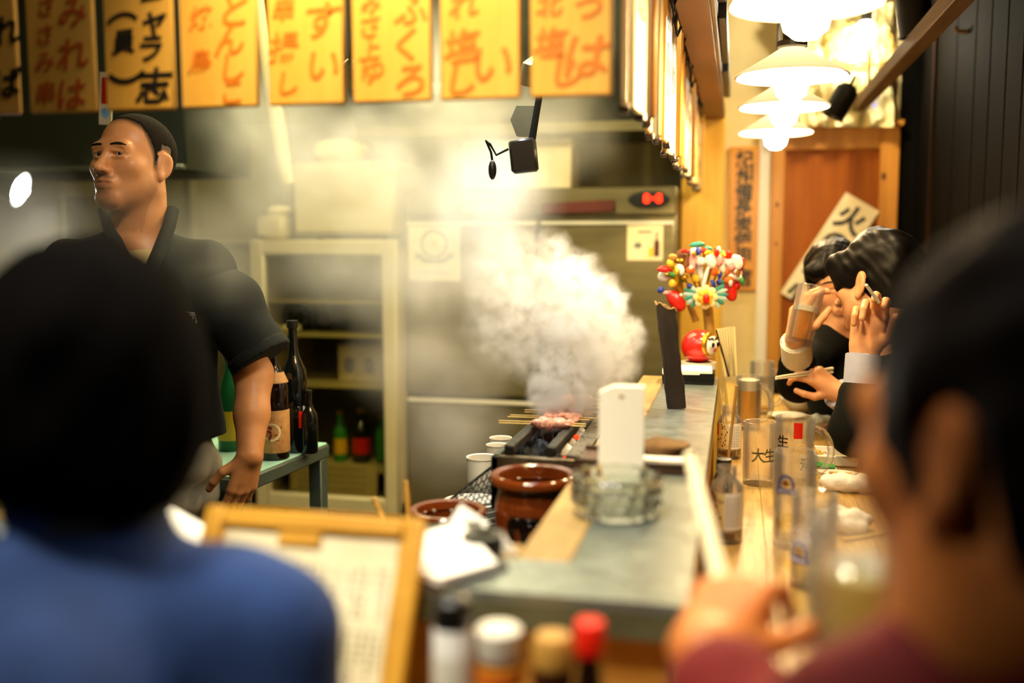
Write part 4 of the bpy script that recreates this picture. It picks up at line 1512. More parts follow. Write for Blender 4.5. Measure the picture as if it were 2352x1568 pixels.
for k, (px, py, s) in enumerate(((1293, 1030, .023), (1322, 993, .024), (1304, 1010, .016))):
    p = atZ(px, py, ZG - .012)
    o = coal(p[0], p[1], ZG - .026, s, s * 1.2, s * 1.25, M['ash'], ho[k])
    wv = wave(70 + k, 60, .1, 5)
    for j in range(4):
        a = rc.uniform(-2.6, -.4)
        MB().ball((s * .85 * math.cos(a), s * 1.02 * math.sin(a), rc.uniform(-.4, .7) * s), (s * .30, s * .3, s * .22), 8, 6).obj('red_crack', M['ember'], o)
for k, (px, py) in enumerate(((1312, 1022), (1285, 1045), (1330, 1003))):
    p = atZ(px, py, ZG - .03)
    coal(p[0], p[1], ZG - .045, .012, .014, .012, M['ember'], ['glowing red ember between the ashy lumps', 'glowing red ember at the front wall of the grill', 'glowing red ember beside the pinkish lump'][k])

# skewers across the bars
ZS = ZG + .026
sk_px = [(1146, 971), (1146, 966), (1166, 957), (1172, 953), (1205, 946), (1205, 941), (1232, 931), (1240, 923), (1245, 914)]
SL = ['nearest meat skewer on the grill, its stick reaching furthest out', 'second meat skewer on the grill, pressed against the nearest one',
      'third meat skewer from the front of the grill', 'fourth meat skewer from the front of the grill', 'fifth meat skewer from the front of the grill',
      'sixth meat skewer, half in the smoke', 'seventh meat skewer, mostly in the smoke', 'eighth meat skewer, hidden behind the thick smoke', 'farthest meat skewer at the back of the grill']
for k, (px, py) in enumerate(sk_px):
    p = atZ(px, py, ZS)
    y = p[1]
    xe = bx2 + .030 + rc.uniform(-.004, .012)
    r = thing('meat_skewer', SL[k], 'skewer', (0, y, ZS), (0, 0, 0), 'meat skewers on the grill')
    MB().tube([(p[0], 0, 0), ((p[0] + xe) / 2, 0, .001), (xe + .006, 0, 0)], .0017, 6).obj('bamboo_stick', M['stick'], r)
    m0 = bx1 + .020 + rc.uniform(-.003, .006)
    n = 6
    for j in range(n):
        xx = m0 + (bx2 - bx1 - .022) * (j + .2) / (n - .6)
        wv = wave(100 + k * 9 + j, 90, .12, 5)
        MB().ball((xx, rc.uniform(-.002, .002), rc.uniform(0, .003)), (.0135 + rc.uniform(-.002, .003), .0135 + rc.uniform(-.003, .003), .0095 + rc.uniform(-.002, .002)), 14, 9, rotm(rc.uniform(-.4, .4), rc.uniform(-.3, .3), rc.uniform(-1, 1)),
                  fn=lambda q: 1 + float(wv(q[0] * .022, q[1] * .022, q[2] * .022)) * 1.9).obj('meat_piece', M['meat'], r)

# jars
def jar(name, label, px_l, px_r, py_rim, z_rim, base, drips):
    a, b = atZ(px_l, py_rim, z_rim), atZ(px_r, py_rim, z_rim)
    R = (b[0] - a[0]) / 2
    c = (a + b) / 2
    h = z_rim - base
    r = thing(name, label, 'jar', (c[0], c[1], base))
    R0 = R * .86
    prof = [(R0 * .72, 0), (R0 * .78, .006), (R0 * .98, h * .35), (R0 * 1.04, h * .6), (R0 * 1.0, h * .78), (R0 * .88, h * .87), (R0 * .86, h * .89), (R * .98, h * .925), (R, h * .965), (R * .97, h * .99), (R * .92, h), (R * .80, h * .985), (R * .76, h * .95), (R * .78, h * .8), (R * .8, h * .5), (.001, h * .5)]
    MB().lathe(prof, 48).obj('jar_body', M['jar'], r)
    MB().lathe([(R * .795, h * .62), (R * .4, h * .622), (.001, h * .622)], 36, caps=False).obj('dark_sauce', M['sauce'], r)
    if drips:
        for k, (a0, zz, ln, w) in enumerate(((-1.95, .66, .18, .009), (-1.62, .69, .28, .010), (-1.25, .68, .22, .010), (-1.75, .70, .06, .018), (-1.45, .70, .07, .018))):
            rr = R0 * 1.035
            pts = []
            for t in np.linspace(0, 1, 6):
                zq = h * (zz - ln * t)
                rr2 = np.interp(zq, [0.006, h * .35, h * .6, h * .78], [R0 * .78, R0 * .98, R0 * 1.04, R0])
                pts.append((rr2 * math.cos(a0), rr2 * math.sin(a0), zq))
            MB().tube(pts, [w * .9, w, w * .8, w * .55, w * .5, w * .6], 8).obj('glaze_drip', M['drip'], r)
    return c, R
cj, Rj = jar('tare_jar', 'large glossy brown sauce jar with black glaze drips beside the grill', 1122, 1330, 1085, .969, ZW, True)
cs, Rs = jar('tare_jar', 'smaller brown sauce jar with a low dark mouth behind the white paper', 936, 1122, 1166, .905, ZW, False)
for (px, py, px2, py2, d, lab, w) in ((858, 1142, 880, 1190, 1.62, 'short wooden handle standing in front of the cooler door frame', .0045), (932, 1104, 938, 1180, 1.66, 'longer wooden handle rising beside the small brown jar', .0050)):
    a, b = Pd(px, py, d), Pd(px2, py2, d)
    e = b + (b - a) * 1.6
    o = thing('ladle_handle', lab, 'ladle', e)
    mb = MB().tube([a - e, (a + b) / 2 - e, b - e, (0, 0, 0)], [w * .8, w, w * .9, w * .8], 8)
    mb.obj('wooden_handle', M['bamboo'], o)
    MB().ball((0, 0, 0), (.018, .018, .012), 12, 7).obj('ladle_bowl', M['dsteel'], o)
    MB().tube([a - e + np.array([.0, -.004, -.006]), a - e + np.array([0, .004, -.006])], w * .5, 8).obj('hanging_hole', M['black'], o)
# jar holding the handles
pt = Pd(900, 1250, 1.62)
hp = thing('steel_pot', 'squat steel pot hidden behind the menu holding two wooden handles', 'pot', (pt[0], pt[1] + .01, ZW))
MB().lathe([(.07, 0), (.075, .01), (.075, .10), (.078, .105), (.072, .105), (.070, .02), (.001, .015)], 30).obj('pot_body', M['dsteel'], hp)

# wire rack leaning by the jar and plates behind it
wr_ = thing('wire_net', 'black diamond wire grilling net leaning beside the large jar', 'wire net')
A, B, Cc, Dd = Pd(1038, 1143, 1.93), Pd(1176, 1040, 1.86), Pd(1176, 1140, 1.84), Pd(1046, 1160, 1.91)
A, B, Cc, Dd = Pd(1030, 1150, 2.0), Pd(1185, 1028, 2.0), Pd(1185, 1150, 1.93), Pd(1036, 1168, 1.93)
MB().tube([A, B, Cc, Dd, A], .0032, 6).obj('net_frame', M['iron'], wr_)
mb = MB()
N = 13
for k in range(1, N):
    t = k / N
    mb.tube([A + (B - A) * t, Dd + (Cc - Dd) * min(1, t + .25)], .0012, 4)
    mb.tube([A + (B - A) * t, Dd + (Cc - Dd) * max(0, t - .25)], .0012, 4)
for k in range(1, 4):
    mb.tube([A + (Dd - A) * k / 4, B + (Cc - B) * k / 4], .0010, 4)
mb.obj('net_wires', M['iron'], wr_)
pl = Pd(1085, 1130, 2.15)
for k in range(4):
    r = thing('small_plate', ['lowest of the stacked pale plates behind the wire net', 'second plate from the bottom of the stack behind the wire net', 'third plate from the bottom of the stack behind the wire net', 'topmost of the stacked pale plates behind the wire net'][k], 'plate', (pl[0], pl[1], ZW + .001 + .013 * k), (0, 0, 0), 'plates behind the wire net')
    MB().lathe([(.028, 0), (.03, .003), (.062, .014), (.065, .017), (.061, .018), (.03, .007), (.001, .006)], 30).obj('dish', M['china'], r)
for (px, py, d, lab, rad, hh) in ((1108, 1050, 2.30, 'pale enamel pot behind the wire net, beside the grill', .036, .095), (1150, 1006, 2.55, 'small white cup beyond the grill corner', .028, .05), (1142, 1022, 2.40, 'second small white cup by the outer side of the grill', .026, .045)):
    p = Pd(px, py, d)
    r = thing('small_pot', lab, 'pot', (min(p[0], gx0 - rad - .012), p[1], p[2] - hh))
    MB().lathe([(rad * .8, 0), (rad * .9, .004), (rad, hh * .5), (rad, hh), (rad * 1.06, hh), (rad * 1.05, hh + .002), (rad * .92, hh), (rad * .9, .01), (.001, .008)], 26).obj('pot_body', M['china'] if k else M['cream'], r)
    hb = p[2] - hh - ZW
    if hb > .02:
        MB().lathe([(rad * 1.1, -hb), (rad * 1.1, -.002), (.001, -.001)], 20).obj('riser', M['dsteel'], r)

# ================================================================ ON THE STEEL COUNTER
# stacked glass ashtrays
ac = atZ(1420, 1178, ZC)
for k in range(3):
    r = thing('glass_ashtray', ['bottom ashtray of the glass stack on the counter', 'middle ashtray of the glass stack on the counter', 'top ashtray of the glass stack on the counter'][k], 'ashtray', (ac[0] - .003, ac[1], ZC + .0005 + .0165 * k), (0, 0, .09 * k), 'stacked ashtrays')
    rib = lambda a, z: 1 + .035 * math.cos(16 * a)
    MB().lathe([(.050, 0), (.056, .001), (.062, .010), (.0635, .020), (.060, .0225), (.054, .0215), (.050, .008), (.001, .006)], 72, wob=rib).obj('dish', M['ashglass'], r)
    for j in range(4):
        a = PI / 4 + j * PI / 2
        MB().box((.058 * math.cos(a), .058 * math.sin(a), .0215), (.010, .010, .003), rotm(0, 0, a), .001).obj('cigarette_rest', M['steel'], r)
# white upright tag
pb = atZ(1426, 1118, ZC)
wt = thing('white_stand', 'tall blank white stand with one hole behind the ashtrays', 'sign stand', (pb[0], pb[1], ZC), (0, 0, .05))
hw = .034
zt_ = .158
MB().prism([(-hw, -.012, 0), (hw, -.012, 0), (hw, -.012, zt_), (-hw * .35, -.012, zt_), (-hw, -.012, zt_ - .010)], (0, .024, 0)).obj('slab', mat('white_board', '#F0ECDC', .6), wt)
MB().ball((0.0, -.0125, zt_ - .014), (.004, .001, .0025), 10, 6).obj('nail_hole', M['bamboo'], wt)
# brown tray with towel and paper
t0, t1 = atZ(1322, 1062, ZC + .012), atZ(1596, 1066, ZC + .012)
tr = thing('serving_tray', 'brown tray lying across the counter behind the white stand', 'tray', ((t0[0] + t1[0]) / 2 - .002, t0[1] + .055, ZC), (0, 0, -.03))
tw_ = (t1[0] - t0[0])
MB().box((0, 0, .006), (tw_, .115, .012), bev=.004).obj('tray_base', M['trayb'], tr)
MB().box((0, .055, .014), (tw_, .008, .010), bev=.003).obj('tray_rim', M['trayb'], tr)
MB().box((0, -.055, .014), (tw_, .008, .010), bev=.003).obj('tray_rim', M['tray'], tr)
q = atZ(1520, 1048, ZC + .018)
o = MB().box((0, 0, 0), (.082, .03, .008), bev=.002).obj('paper_pad', M['paper'], None, (q[0] - .004, t0[1] + .030, ZC + .0165), (0, 0, -.05))
tag(o, 'white paper pad at the edge of the brown tray', 'paper pad')
wv3 = wave(21, 70, .006, 6)
q = atZ(1522, 1020, ZC + .02)
o = MB().ball((0, 0, 0), (.043, .034, .017), 30, 14, fn=lambda p: (1 + .10 * math.sin(6 * p[2]) + float(wv3(p[0] * .05, p[1] * .05, p[2] * .05)) * 14)).obj('brown_towel', M['btowel'], None, (q[0] + .0, t0[1] + .086, ZC + .0285))
tag(o, 'folded brown towel heaped on the tray', 'towel')
# dark bark slab
b0, b1 = atZ(1553, 941, ZC), Pd(1520, 730, 2.27)
bs = thing('bark_slab', 'dark rough wooden slab standing upright on the counter with a pale cut top', 'wooden slab', (b0[0], b0[1] + .02, ZC), (0, math.radians(-7.0), .25))
wv4 = wave(5, 60, .0025, 5)
hb = .232
def bark(z, a):
    return 1
mb = MB()
pr_ = []
n = 24
for j in range(15):
    z = hb * j / 14
    ring = []
    for i in range(n):
        a = 2 * PI * i / n
        rx, ry = .021 * (1 + .06 * math.sin(z * 40)), .010
        e = .6
        x = rx * np.sign(math.cos(a)) * abs(math.cos(a)) ** e
        y_ = ry * np.sign(math.sin(a)) * abs(math.sin(a)) ** e
        dz = (-.5 * x + .004 * math.sin(5 * a)) if j == 14 else 0
        ring.append((x + float(wv4(x, y_ * 3, z)) * .5, y_ + float(wv4(z, x, y_)) * .5, z + dz * (j / 14)))
    pr_.append(ring)
v = [p for ring in pr_ for p in ring]
f = [(j * n + i, j * n + (i + 1) % n, (j + 1) * n + (i + 1) % n, (j + 1) * n + i) for j in range(14) for i in range(n)]
f += [tuple(range(n))]
mb.add(v, f)
mb.obj('bark', M['bark'], bs, ang=30)
MB().tube(pr_[14] + [pr_[14][0]], .0026, 6).obj('cut_edge', M['barkcut'], bs)
MB().add([(p[0] * .95, p[1] * .95, p[2] - .004) for p in pr_[14]], [tuple(range(n))]).obj('hollow', M['tray'], bs)
# black box with papers at the far end, daruma, rake, fan
e0 = atZ(1565, 868, ZC)
fb = thing('black_tray', 'black lacquer tray at the far end of the counter under white papers', 'tray', (-.118, 2.715, ZC))
MB().box((0, 0, .012), (.135, .15, .024), bev=.003).obj('tray_base', M['black'], fb)
MB().box((.0, -.076, .02), (.135, .006, .02)).obj('tray_lip', M['rubber'], fb)
o = MB().box((0, 0, 0), (.130, .11, .014), bev=.002).obj('paper_stack', M['paper'], None, (-.122, 2.69, ZC + .0315), (0, 0, .03))
tag(o, 'stack of white papers on the black lacquer tray', 'paper stack')
dp = Pd(1604, 770, 2.84)
zd = ZC + .024
da = thing('daruma_doll', 'round red papier-mache doll with a white face below the rake ornament', 'doll', (dp[0] + .004, 2.80, zd + .018), (0, 0, math.radians(62)))
MB().lathe([(.034, -.018), (.036, 0), (.050, .0), (.05, -.018)], 20).obj('stand_ring', M['china'], da)
MB().ball((0, 0, .043), (.048, .048, .047), 28, 18).obj('doll_body', M['redl'], da)
MB().ball((0, -.030, .048), (.034, .022, .033), 20, 12).obj('white_face', mat('doll_white', '#F0E8DC', .4), da)
MB().ball((0, -.031, .048), (.037, .017, .037), 20, 12).obj('face_border', M['gold'], da)
for s in (-1, 1):
    MB().ball((s * .013, -.0485, .051), (.0115, .005, .0115), 12, 8).obj('eye_white', M['paper'], da)
    MB().ball((s * .013, -.0520, .051), (.0070, .004, .0072), 10, 7).obj('pupil', M['rubber'], da)
    MB().tube([(s * .004, -.049, .064), (s * .013, -.0495, .0695), (s * .022, -.044, .066)], .0022, 6).obj('eyebrow', M['rubber'], da)
MB().ball((0, -.053, .044), (.005, .004, .005), 10, 7).obj('nose', M['pink'], da)
MB().box((0, -.050, .034), (.014, .003, .003)).obj('mouth', M['redl'], da)
# fan / wooden paddle
a = Pd(1674, 800, 2.86)
pf = thing('paper_fan', 'pale folded paper fan leaning upright at the counter end', 'fan', (a[0] + .008, 2.83, ZC), (0, math.radians(-8), .15))
for k in range(7):
    t = (k - 3) / 3
    MB().prism([(-.005 + .012 * t, -.004, 0), (.005 + .012 * t, -.004, 0), (.006 + .021 * t, -.004, .135), (-.003 + .021 * t, -.004, .138)], (0, .004 + .0012 * (k % 2), 0)).obj('fan_leaf', mat('fan_paper', '#E6D49A', .6), pf)
MB().tube([(-.026, -.006, .135), (-.006, -.004, 0)], .0025, 6).obj('guard_stick', M['tray'], pf)

# festival rake ornament
kb = Pd(1615, 645, 2.92)
ku = thing('festival_rake', 'colourful lucky rake ornament with flowers, fish and gold above the red doll', 'ornament', (kb[0], kb[1], kb[2]))
S = 2.92 / FPX
def kp(px, py, dy=0.0):
    return np.array([(px - 1615) * S, dy, (645 - py) * S])
MB().tube([kp(1625, 700, .02), kp(1632, 765, .02), kp(1636, 830, .02), kp(1638, 880, .02)], [.016, .014, .012, .010], 12).obj('bamboo_handle', M['bamboo'], ku)
MB().tube([kp(1585, 700, .02), kp(1600, 740, .022)], .010, 8).obj('bamboo_handle', M['bamboo'], ku)
for k in range(9):
    a = PI * (.12 + .76 * k / 8)
    MB().tube([kp(1615, 700, .03), kp(1615 + 70 * math.cos(a), 690 - 100 * math.sin(a), .03), kp(1615 + 88 * math.cos(a), 690 - 128 * math.sin(a), .01)], .0035, 6).obj('rake_tine', M['bamboo'], ku)
# central flower
fc = kp(1622, 680, -.05)
for ring, (nn, rr, ln, mm) in enumerate(((8, .022, .020, 'flower_pale'), (6, .012, .016, 'flower_yellow'))):
    mm_ = mat(mm, {'flower_pale': '#F2DC96', 'flower_yellow': '#EDB628'}[mm], .5)
    for k in range(nn):
        a = 2 * PI * k / nn + ring * .3
        MB().ball(fc + np.array([rr * math.cos(a), -.008 * ring - .004, rr * math.sin(a)]), (ln * .72, .006, ln * .62), 10, 7, rotm(0, -a, 0)).obj('petal', mm_, ku)
MB().ball(fc + np.array([.003, -.020, -.004]), (.010, .007, .015), 10, 7).obj('flower_heart', M['red'], ku)
for k in range(12):
    a = PI * (-.25 + 1.5 * k / 11) + .0
    aa = [-.9, -.6, -.3, 0, .3, .6, PI - .6, PI - .3, PI, PI + .3, PI + .6, PI + .9][k]
    c0 = fc + np.array([.036 * math.cos(aa) * 1.25, .006, .030 * math.sin(aa) + .008])
    MB().ball(c0, (.020, .003, .007), 10, 6, rotm(0, -aa, 0)).obj('leaf', M['teal'] if k % 2 else mat('pale_leaf', '#A8C8C0', .5), ku)
# red sea bream at the lower end, white-red figures, fans and coins
f1 = kp(1556, 690, -.03)
MB().ball(f1, (.036, .014, .022), 16, 10, rotm(0, .9, 0)).obj('red_fish', M['redl'], ku)
MB().prism([f1 + np.array([-.012, -.002, -.030]), f1 + np.array([-.030, -.002, -.050]), f1 + np.array([.0, -.002, -.056])], (0, .005, 0)).obj('fish_tail', M['pink'], ku)
MB().ball(f1 + np.array([.014, -.012, .018]), (.005, .004, .005), 8, 6).obj('fish_eye', M['paper'], ku)
f2 = kp(1676, 668, -.02)
MB().ball(f2, (.030, .013, .018), 14, 9, rotm(0, 1.2, 0)).obj('red_fish', M['redl'], ku)
specs = [(1530, 632, .026, .020, 'paper'), (1528, 618, .018, .010, 'red'), (1556, 628, .016, .028, 'gold'), (1570, 600, .030, .036, 'soff'), (1548, 590, .014, .010, 'bamboo'),
         (1592, 600, .010, .034, 'pink'), (1606, 612, .012, .040, 'paper'), (1620, 640, .007, .038, 'paper'), (1595, 578, .013, .012, 'paper'), (1600, 562, .022, .008, 'teal'),
         (1632, 600, .016, .022, 'paper'), (1648, 596, .018, .018, 'pink'), (1660, 606, .020, .024, 'paper'), (1690, 600, .017, .022, 'paper'), (1700, 606, .008, .020, 'red'),
         (1688, 628, .018, .020, 'pink'), (1672, 640, .014, .012, 'orange'), (1640, 622, .012, .012, 'orange'), (1598, 640, .012, .012, 'yellow'), (1586, 655, .008, .008, 'blue'),
         (1638, 650, .007, .014, 'blue'), (1660, 648, .009, .008, 'green'), (1522, 665, .010, .010, 'blue'), (1534, 672, .012, .007, 'pink'), (1690, 655, .012, .012, 'redl'),
         (1576, 576, .015, .006, 'red'), (1618, 576, .010, .008, 'red'), (1625, 570, .016, .006, 'teal'), (1645, 580, .008, .012, 'red'), (1670, 585, .012, .012, 'red'), (1560, 655, .014, .030, 'gold')]
rk = random.Random(77)
for k in range(46):
    a = rk.uniform(.05, .95) * PI
    q = rk.uniform(.45, 1.0)
    specs.append((1612 + 92 * q * math.cos(a) * 1.0, 660 - 92 * q * math.sin(a), rk.uniform(.006, .013), rk.uniform(.006, .014), rk.choice(('paper', 'paper', 'pink', 'red', 'red', 'orange', 'gold', 'gold', 'yellow', 'paper', 'blue', 'green'))))
kn = {'paper': 'white_charm', 'red': 'red_charm', 'gold': 'gold_coin', 'soff': 'small_bale', 'bamboo': 'small_mallet', 'pink': 'pink_charm', 'teal': 'pine_sprig', 'orange': 'orange_charm', 'yellow': 'gold_bell', 'blue': 'blue_bead', 'green': 'green_sprig', 'redl': 'red_charm'}
for k, (px, py, rx, rz, m) in enumerate(specs):
    wvk = wave(300 + k, 2.2, .10, 4)
    MB().ball(kp(px, py, -.012 - .018 * ((k * 5) % 3)), (rx, .010, rz), 12, 8, rotm(0, (k * 37 % 10 - 5) * .06, 0), fn=lambda p: 1 + float(wvk(p[0], p[1], p[2]))).obj(kn[m], M[m], ku, ang=30)

# ---- front end of the steel counter: papers, card, tape, tray
def sheetpoly(name, pix, z, th, m, label, cat, parent=None):
    pts = [atZ(x, y, z) for x, y in pix]
    c = np.mean(pts, 0)
    o = MB().prism([p - c for p in pts], (0, 0, -th)).obj(name, m, parent, c if parent is None else None)
    if parent is None:
        tag(o, label, cat)
    return o
tr2 = thing('black_folder', 'black folder tray under the white papers beside the menu', 'tray', (0, 0, 0))
pts = [atZ(x, y, ZC + .004) for x, y in ((960, 1208), (1100, 1196), (1168, 1300), (1030, 1345), (960, 1330))]
MB().prism(pts, (0, 0, -.004)).obj('tray_base', M['black'], tr2)
pts = [atZ(x, y, ZC + .013) for x, y in ((962, 1225), (1060, 1196), (1142, 1292), (1012, 1328), (958, 1310))]
o = MB().prism([p - pts[0] for p in pts], (0, 0, -.0085)).obj('paper_stack', M['paper'], None, pts[0])
tag(o, 'stack of white sheets beside the wooden menu', 'paper stack')
c0 = Pd(1078, 1199, 1.36)
cd = thing('card_box', 'small white card leaning on a black tape roll beside the sheets', 'card', c0, (math.radians(-32), math.radians(31), 0))
MB().box((0, 0, 0), (.047, .006, .028), bev=.001).obj('card', M['paper'], cd)
MB().box((.010, -.0035, -.005), (.012, .0006, .006)).obj('printed_mark', M['grey'], cd)
c0 = atZ(1112, 1245, ZC + .008)
tp = thing('tape_roll', 'black tape roll lying under the small white card', 'tape', (c0[0], c0[1], ZC + .001))
MB().lathe([(.014, .0), (.026, .0), (.027, .002), (.027, .016), (.026, .018), (.014, .018), (.013, .016), (.013, .002)], 28, caps=False).obj('tape_ring', M['black'], tp)
c0 = atZ(1160, 1250, ZC + .01)
o = MB().prism([(-.010, 0, 0), (.014, 0, 0), (-.004, 0, .022)], (0, .004, 0)).obj('paper_scrap', M['paper'], None, (c0[0], c0[1], ZC))
tag(o, 'tiny folded white paper scrap on the wooden ledge', 'paper')
# papers by the blue shirt
tr3 = thing('black_folder', 'black folder tray half hidden behind the person in blue', 'tray', (0, 0, 0))
pts = [atZ(x, y, ZC + .004) for x, y in ((250, 1200), (380, 1160), (520, 1290), (440, 1345), (300, 1330))]
MB().prism(pts, (0, 0, -.004)).obj('tray_base', M['black'], tr3)
pts = [atZ(x, y, ZC + .014) for x, y in ((310, 1210), (395, 1162), (505, 1225), (455, 1300), (420, 1295), (330, 1240))]
o = MB().prism([p - pts[0] for p in pts], (0, 0, -.009)).obj('paper_stack', M['paper'], None, pts[0])
tag(o, 'white sheets between the person in blue and the wooden menu', 'paper stack')

# ---- menu on the front table
LEAN = math.radians(27)
mp = Pd(722, 1179, 1.125)
by = 1.000 - (ZC - ZT) * math.tan(LEAN)
mn = thing('menu_stand', 'wooden menu board with a large handwritten paper leaning on the counter front', 'menu', (mp[0], by - .010, ZT + .004), (-LEAN, 0, 0))
# local: width x, height z
mw, mh = .263, .268
wm = mat('menu_wood', '#BE861E', .45, col2='#D09A30', scale=(8, 8, 30), lo=.3, hi=.7)
MB().box((0, .006, mh / 2), (mw, .008, mh), bev=.003).obj('back_board', wm, mn)
for s in (-1, 1):
    MB().box((s * (mw / 2 - .011), -.001, mh / 2), (.022, .012, mh), bev=.003).obj('frame_strip', wm, mn)
MB().box((0, -.001, mh - .011), (mw - .046, .012, .022), bev=.003).obj('frame_strip', wm, mn)
MB().box((0, -.001, .010), (mw - .046, .012, .020), bev=.003).obj('frame_strip', wm, mn)
MB().sheet(lambda u, v: (-.104 + .208 * u, .0005 - .0012 * math.sin(9 * v + 3 * u), .024 + (mh - .05) * v), 8, 12, .001).obj('menu_paper', M['agedp'], mn)
MB().box((-.012, -.0022, mh - .030), (.050, .004, .016), bev=.001).obj('clip', wm, mn)
mb = MB()
rm = random.Random(9)
for band in range(4):
    zt2 = mh - .060 - band * .066
    x = .095
    while x > -.098:
        n = rm.randint(4, 7)
        for j in range(n):
            zc_ = zt2 - j * .0082
            for q in range(3):
                hx_, hz_ = (rm.uniform(.0020, .0030), .0004) if q < 2 else (.0004, rm.uniform(.0018, .0030))
                xx_, zz_ = x + rm.uniform(-.0006, .0006), zc_ + rm.uniform(-.0022, .0022)
                mb.add([(xx_ - hx_, -.0011, zz_ - hz_), (xx_ + hx_, -.0011, zz_ - hz_), (xx_ + hx_, -.0011, zz_ + hz_), (xx_ - hx_, -.0011, zz_ + hz_)], [(0, 1, 2, 3)])
        x -= rm.choice((.0085, .0105, .0085, .014))
mb.obj('menu_text', mat('brown_ink', '#5A4E34', .7), mn, smooth=False)

# ---- condiments on the front table
def cyl_item(name, label, cat, px, py_top, d, r, h_extra=0):
    p = Pd(px, py_top, d)
    return thing(name, label, cat, (p[0], p[1], ZT)), p[2] - ZT
D1 = .935
r, h = cyl_item('pepper_shaker', 'white shaker with a black domed cap on the front table', 'shaker', 1038, 1358, D1, .02)
MB().lathe([(.0155, 0), (.018, .003), (.0185, h - .035), (.016, h - .030)], 24).obj('shaker_body', M['paper'], r)
MB().lathe([(.0185, h - .032), (.0195, h - .026), (.0175, h - .008), (.010, h - .001), (.001, h)], 24).obj('black_cap', M['black'], r)
MB().lathe([(.0187, .03), (.019, .031), (.019, h - .06), (.0187, h - .059)], 24, caps=False).obj('paper_label', M['white'], r)
r, h = cyl_item('spice_jar', 'clear jar with a pale lid and red and yellow label on the front table', 'spice jar', 1145, 1440, D1 + .01, .023)
MB().lathe([(.020, 0), (.0235, .003), (.0235, h - .03), (.021, h - .026)], 26).obj('jar_glass', mat('spice', '#6A3012', .4), r)
MB().lathe([(.0215, h - .028), (.022, h - .026), (.022, h - .002), (.020, h), (.001, h)], 26).obj('lid', M['white'], r)
MB().lathe([(.0238, .045), (.0242, .046), (.0242, h - .034), (.0238, h - .033)], 26, caps=False).obj('yellow_label', M['yellow'], r)
MB().lathe([(.0243, h - .05), (.0245, h - .049), (.0245, h - .036), (.0243, h - .035)], 26, caps=False).obj('red_band', M['orange'], r)
MB().ball((.002, -.024, h - .075), (.012, .002, .010), 12, 7).obj('dark_print', M['tray'], r)
r, h = cyl_item('gourd_shaker', 'dark brown wooden shaker with a tan rounded top on the front table', 'shaker', 1270, 1452, D1, .02)
MB().lathe([(.019, 0), (.0205, .004), (.0195, h * .5), (.0200, h - .030)], 24).obj('shaker_body', mat('brown_lacquer', '#3A1A0C', .3), r)
MB().lathe([(.0205, h - .030), (.0205, h - .010), (.016, h - .002), (.001, h)], 24).obj('tan_top', M['bamboo'], r)
r, h = cyl_item('soy_bottle', 'slim soy sauce bottle with a bright red cap on the front table', 'bottle', 1355, 1426, D1 - .02, .015)
MB().lathe([(.014, 0), (.0155, .004), (.0155, h * .62), (.011, h * .78), (.010, h - .028)], 22).obj('glass_body', M['bottle'], r)
MB().lathe([(.0142, h - .030), (.0145, h - .028), (.0142, h - .002), (.0125, h), (.001, h)], 22).obj('red_cap', M['red'], r)
MB().lathe([(.0158, h * .2), (.016, h * .21), (.016, h * .55), (.0158, h * .56)], 22, caps=False).obj('paper_label', M['redl'], r)

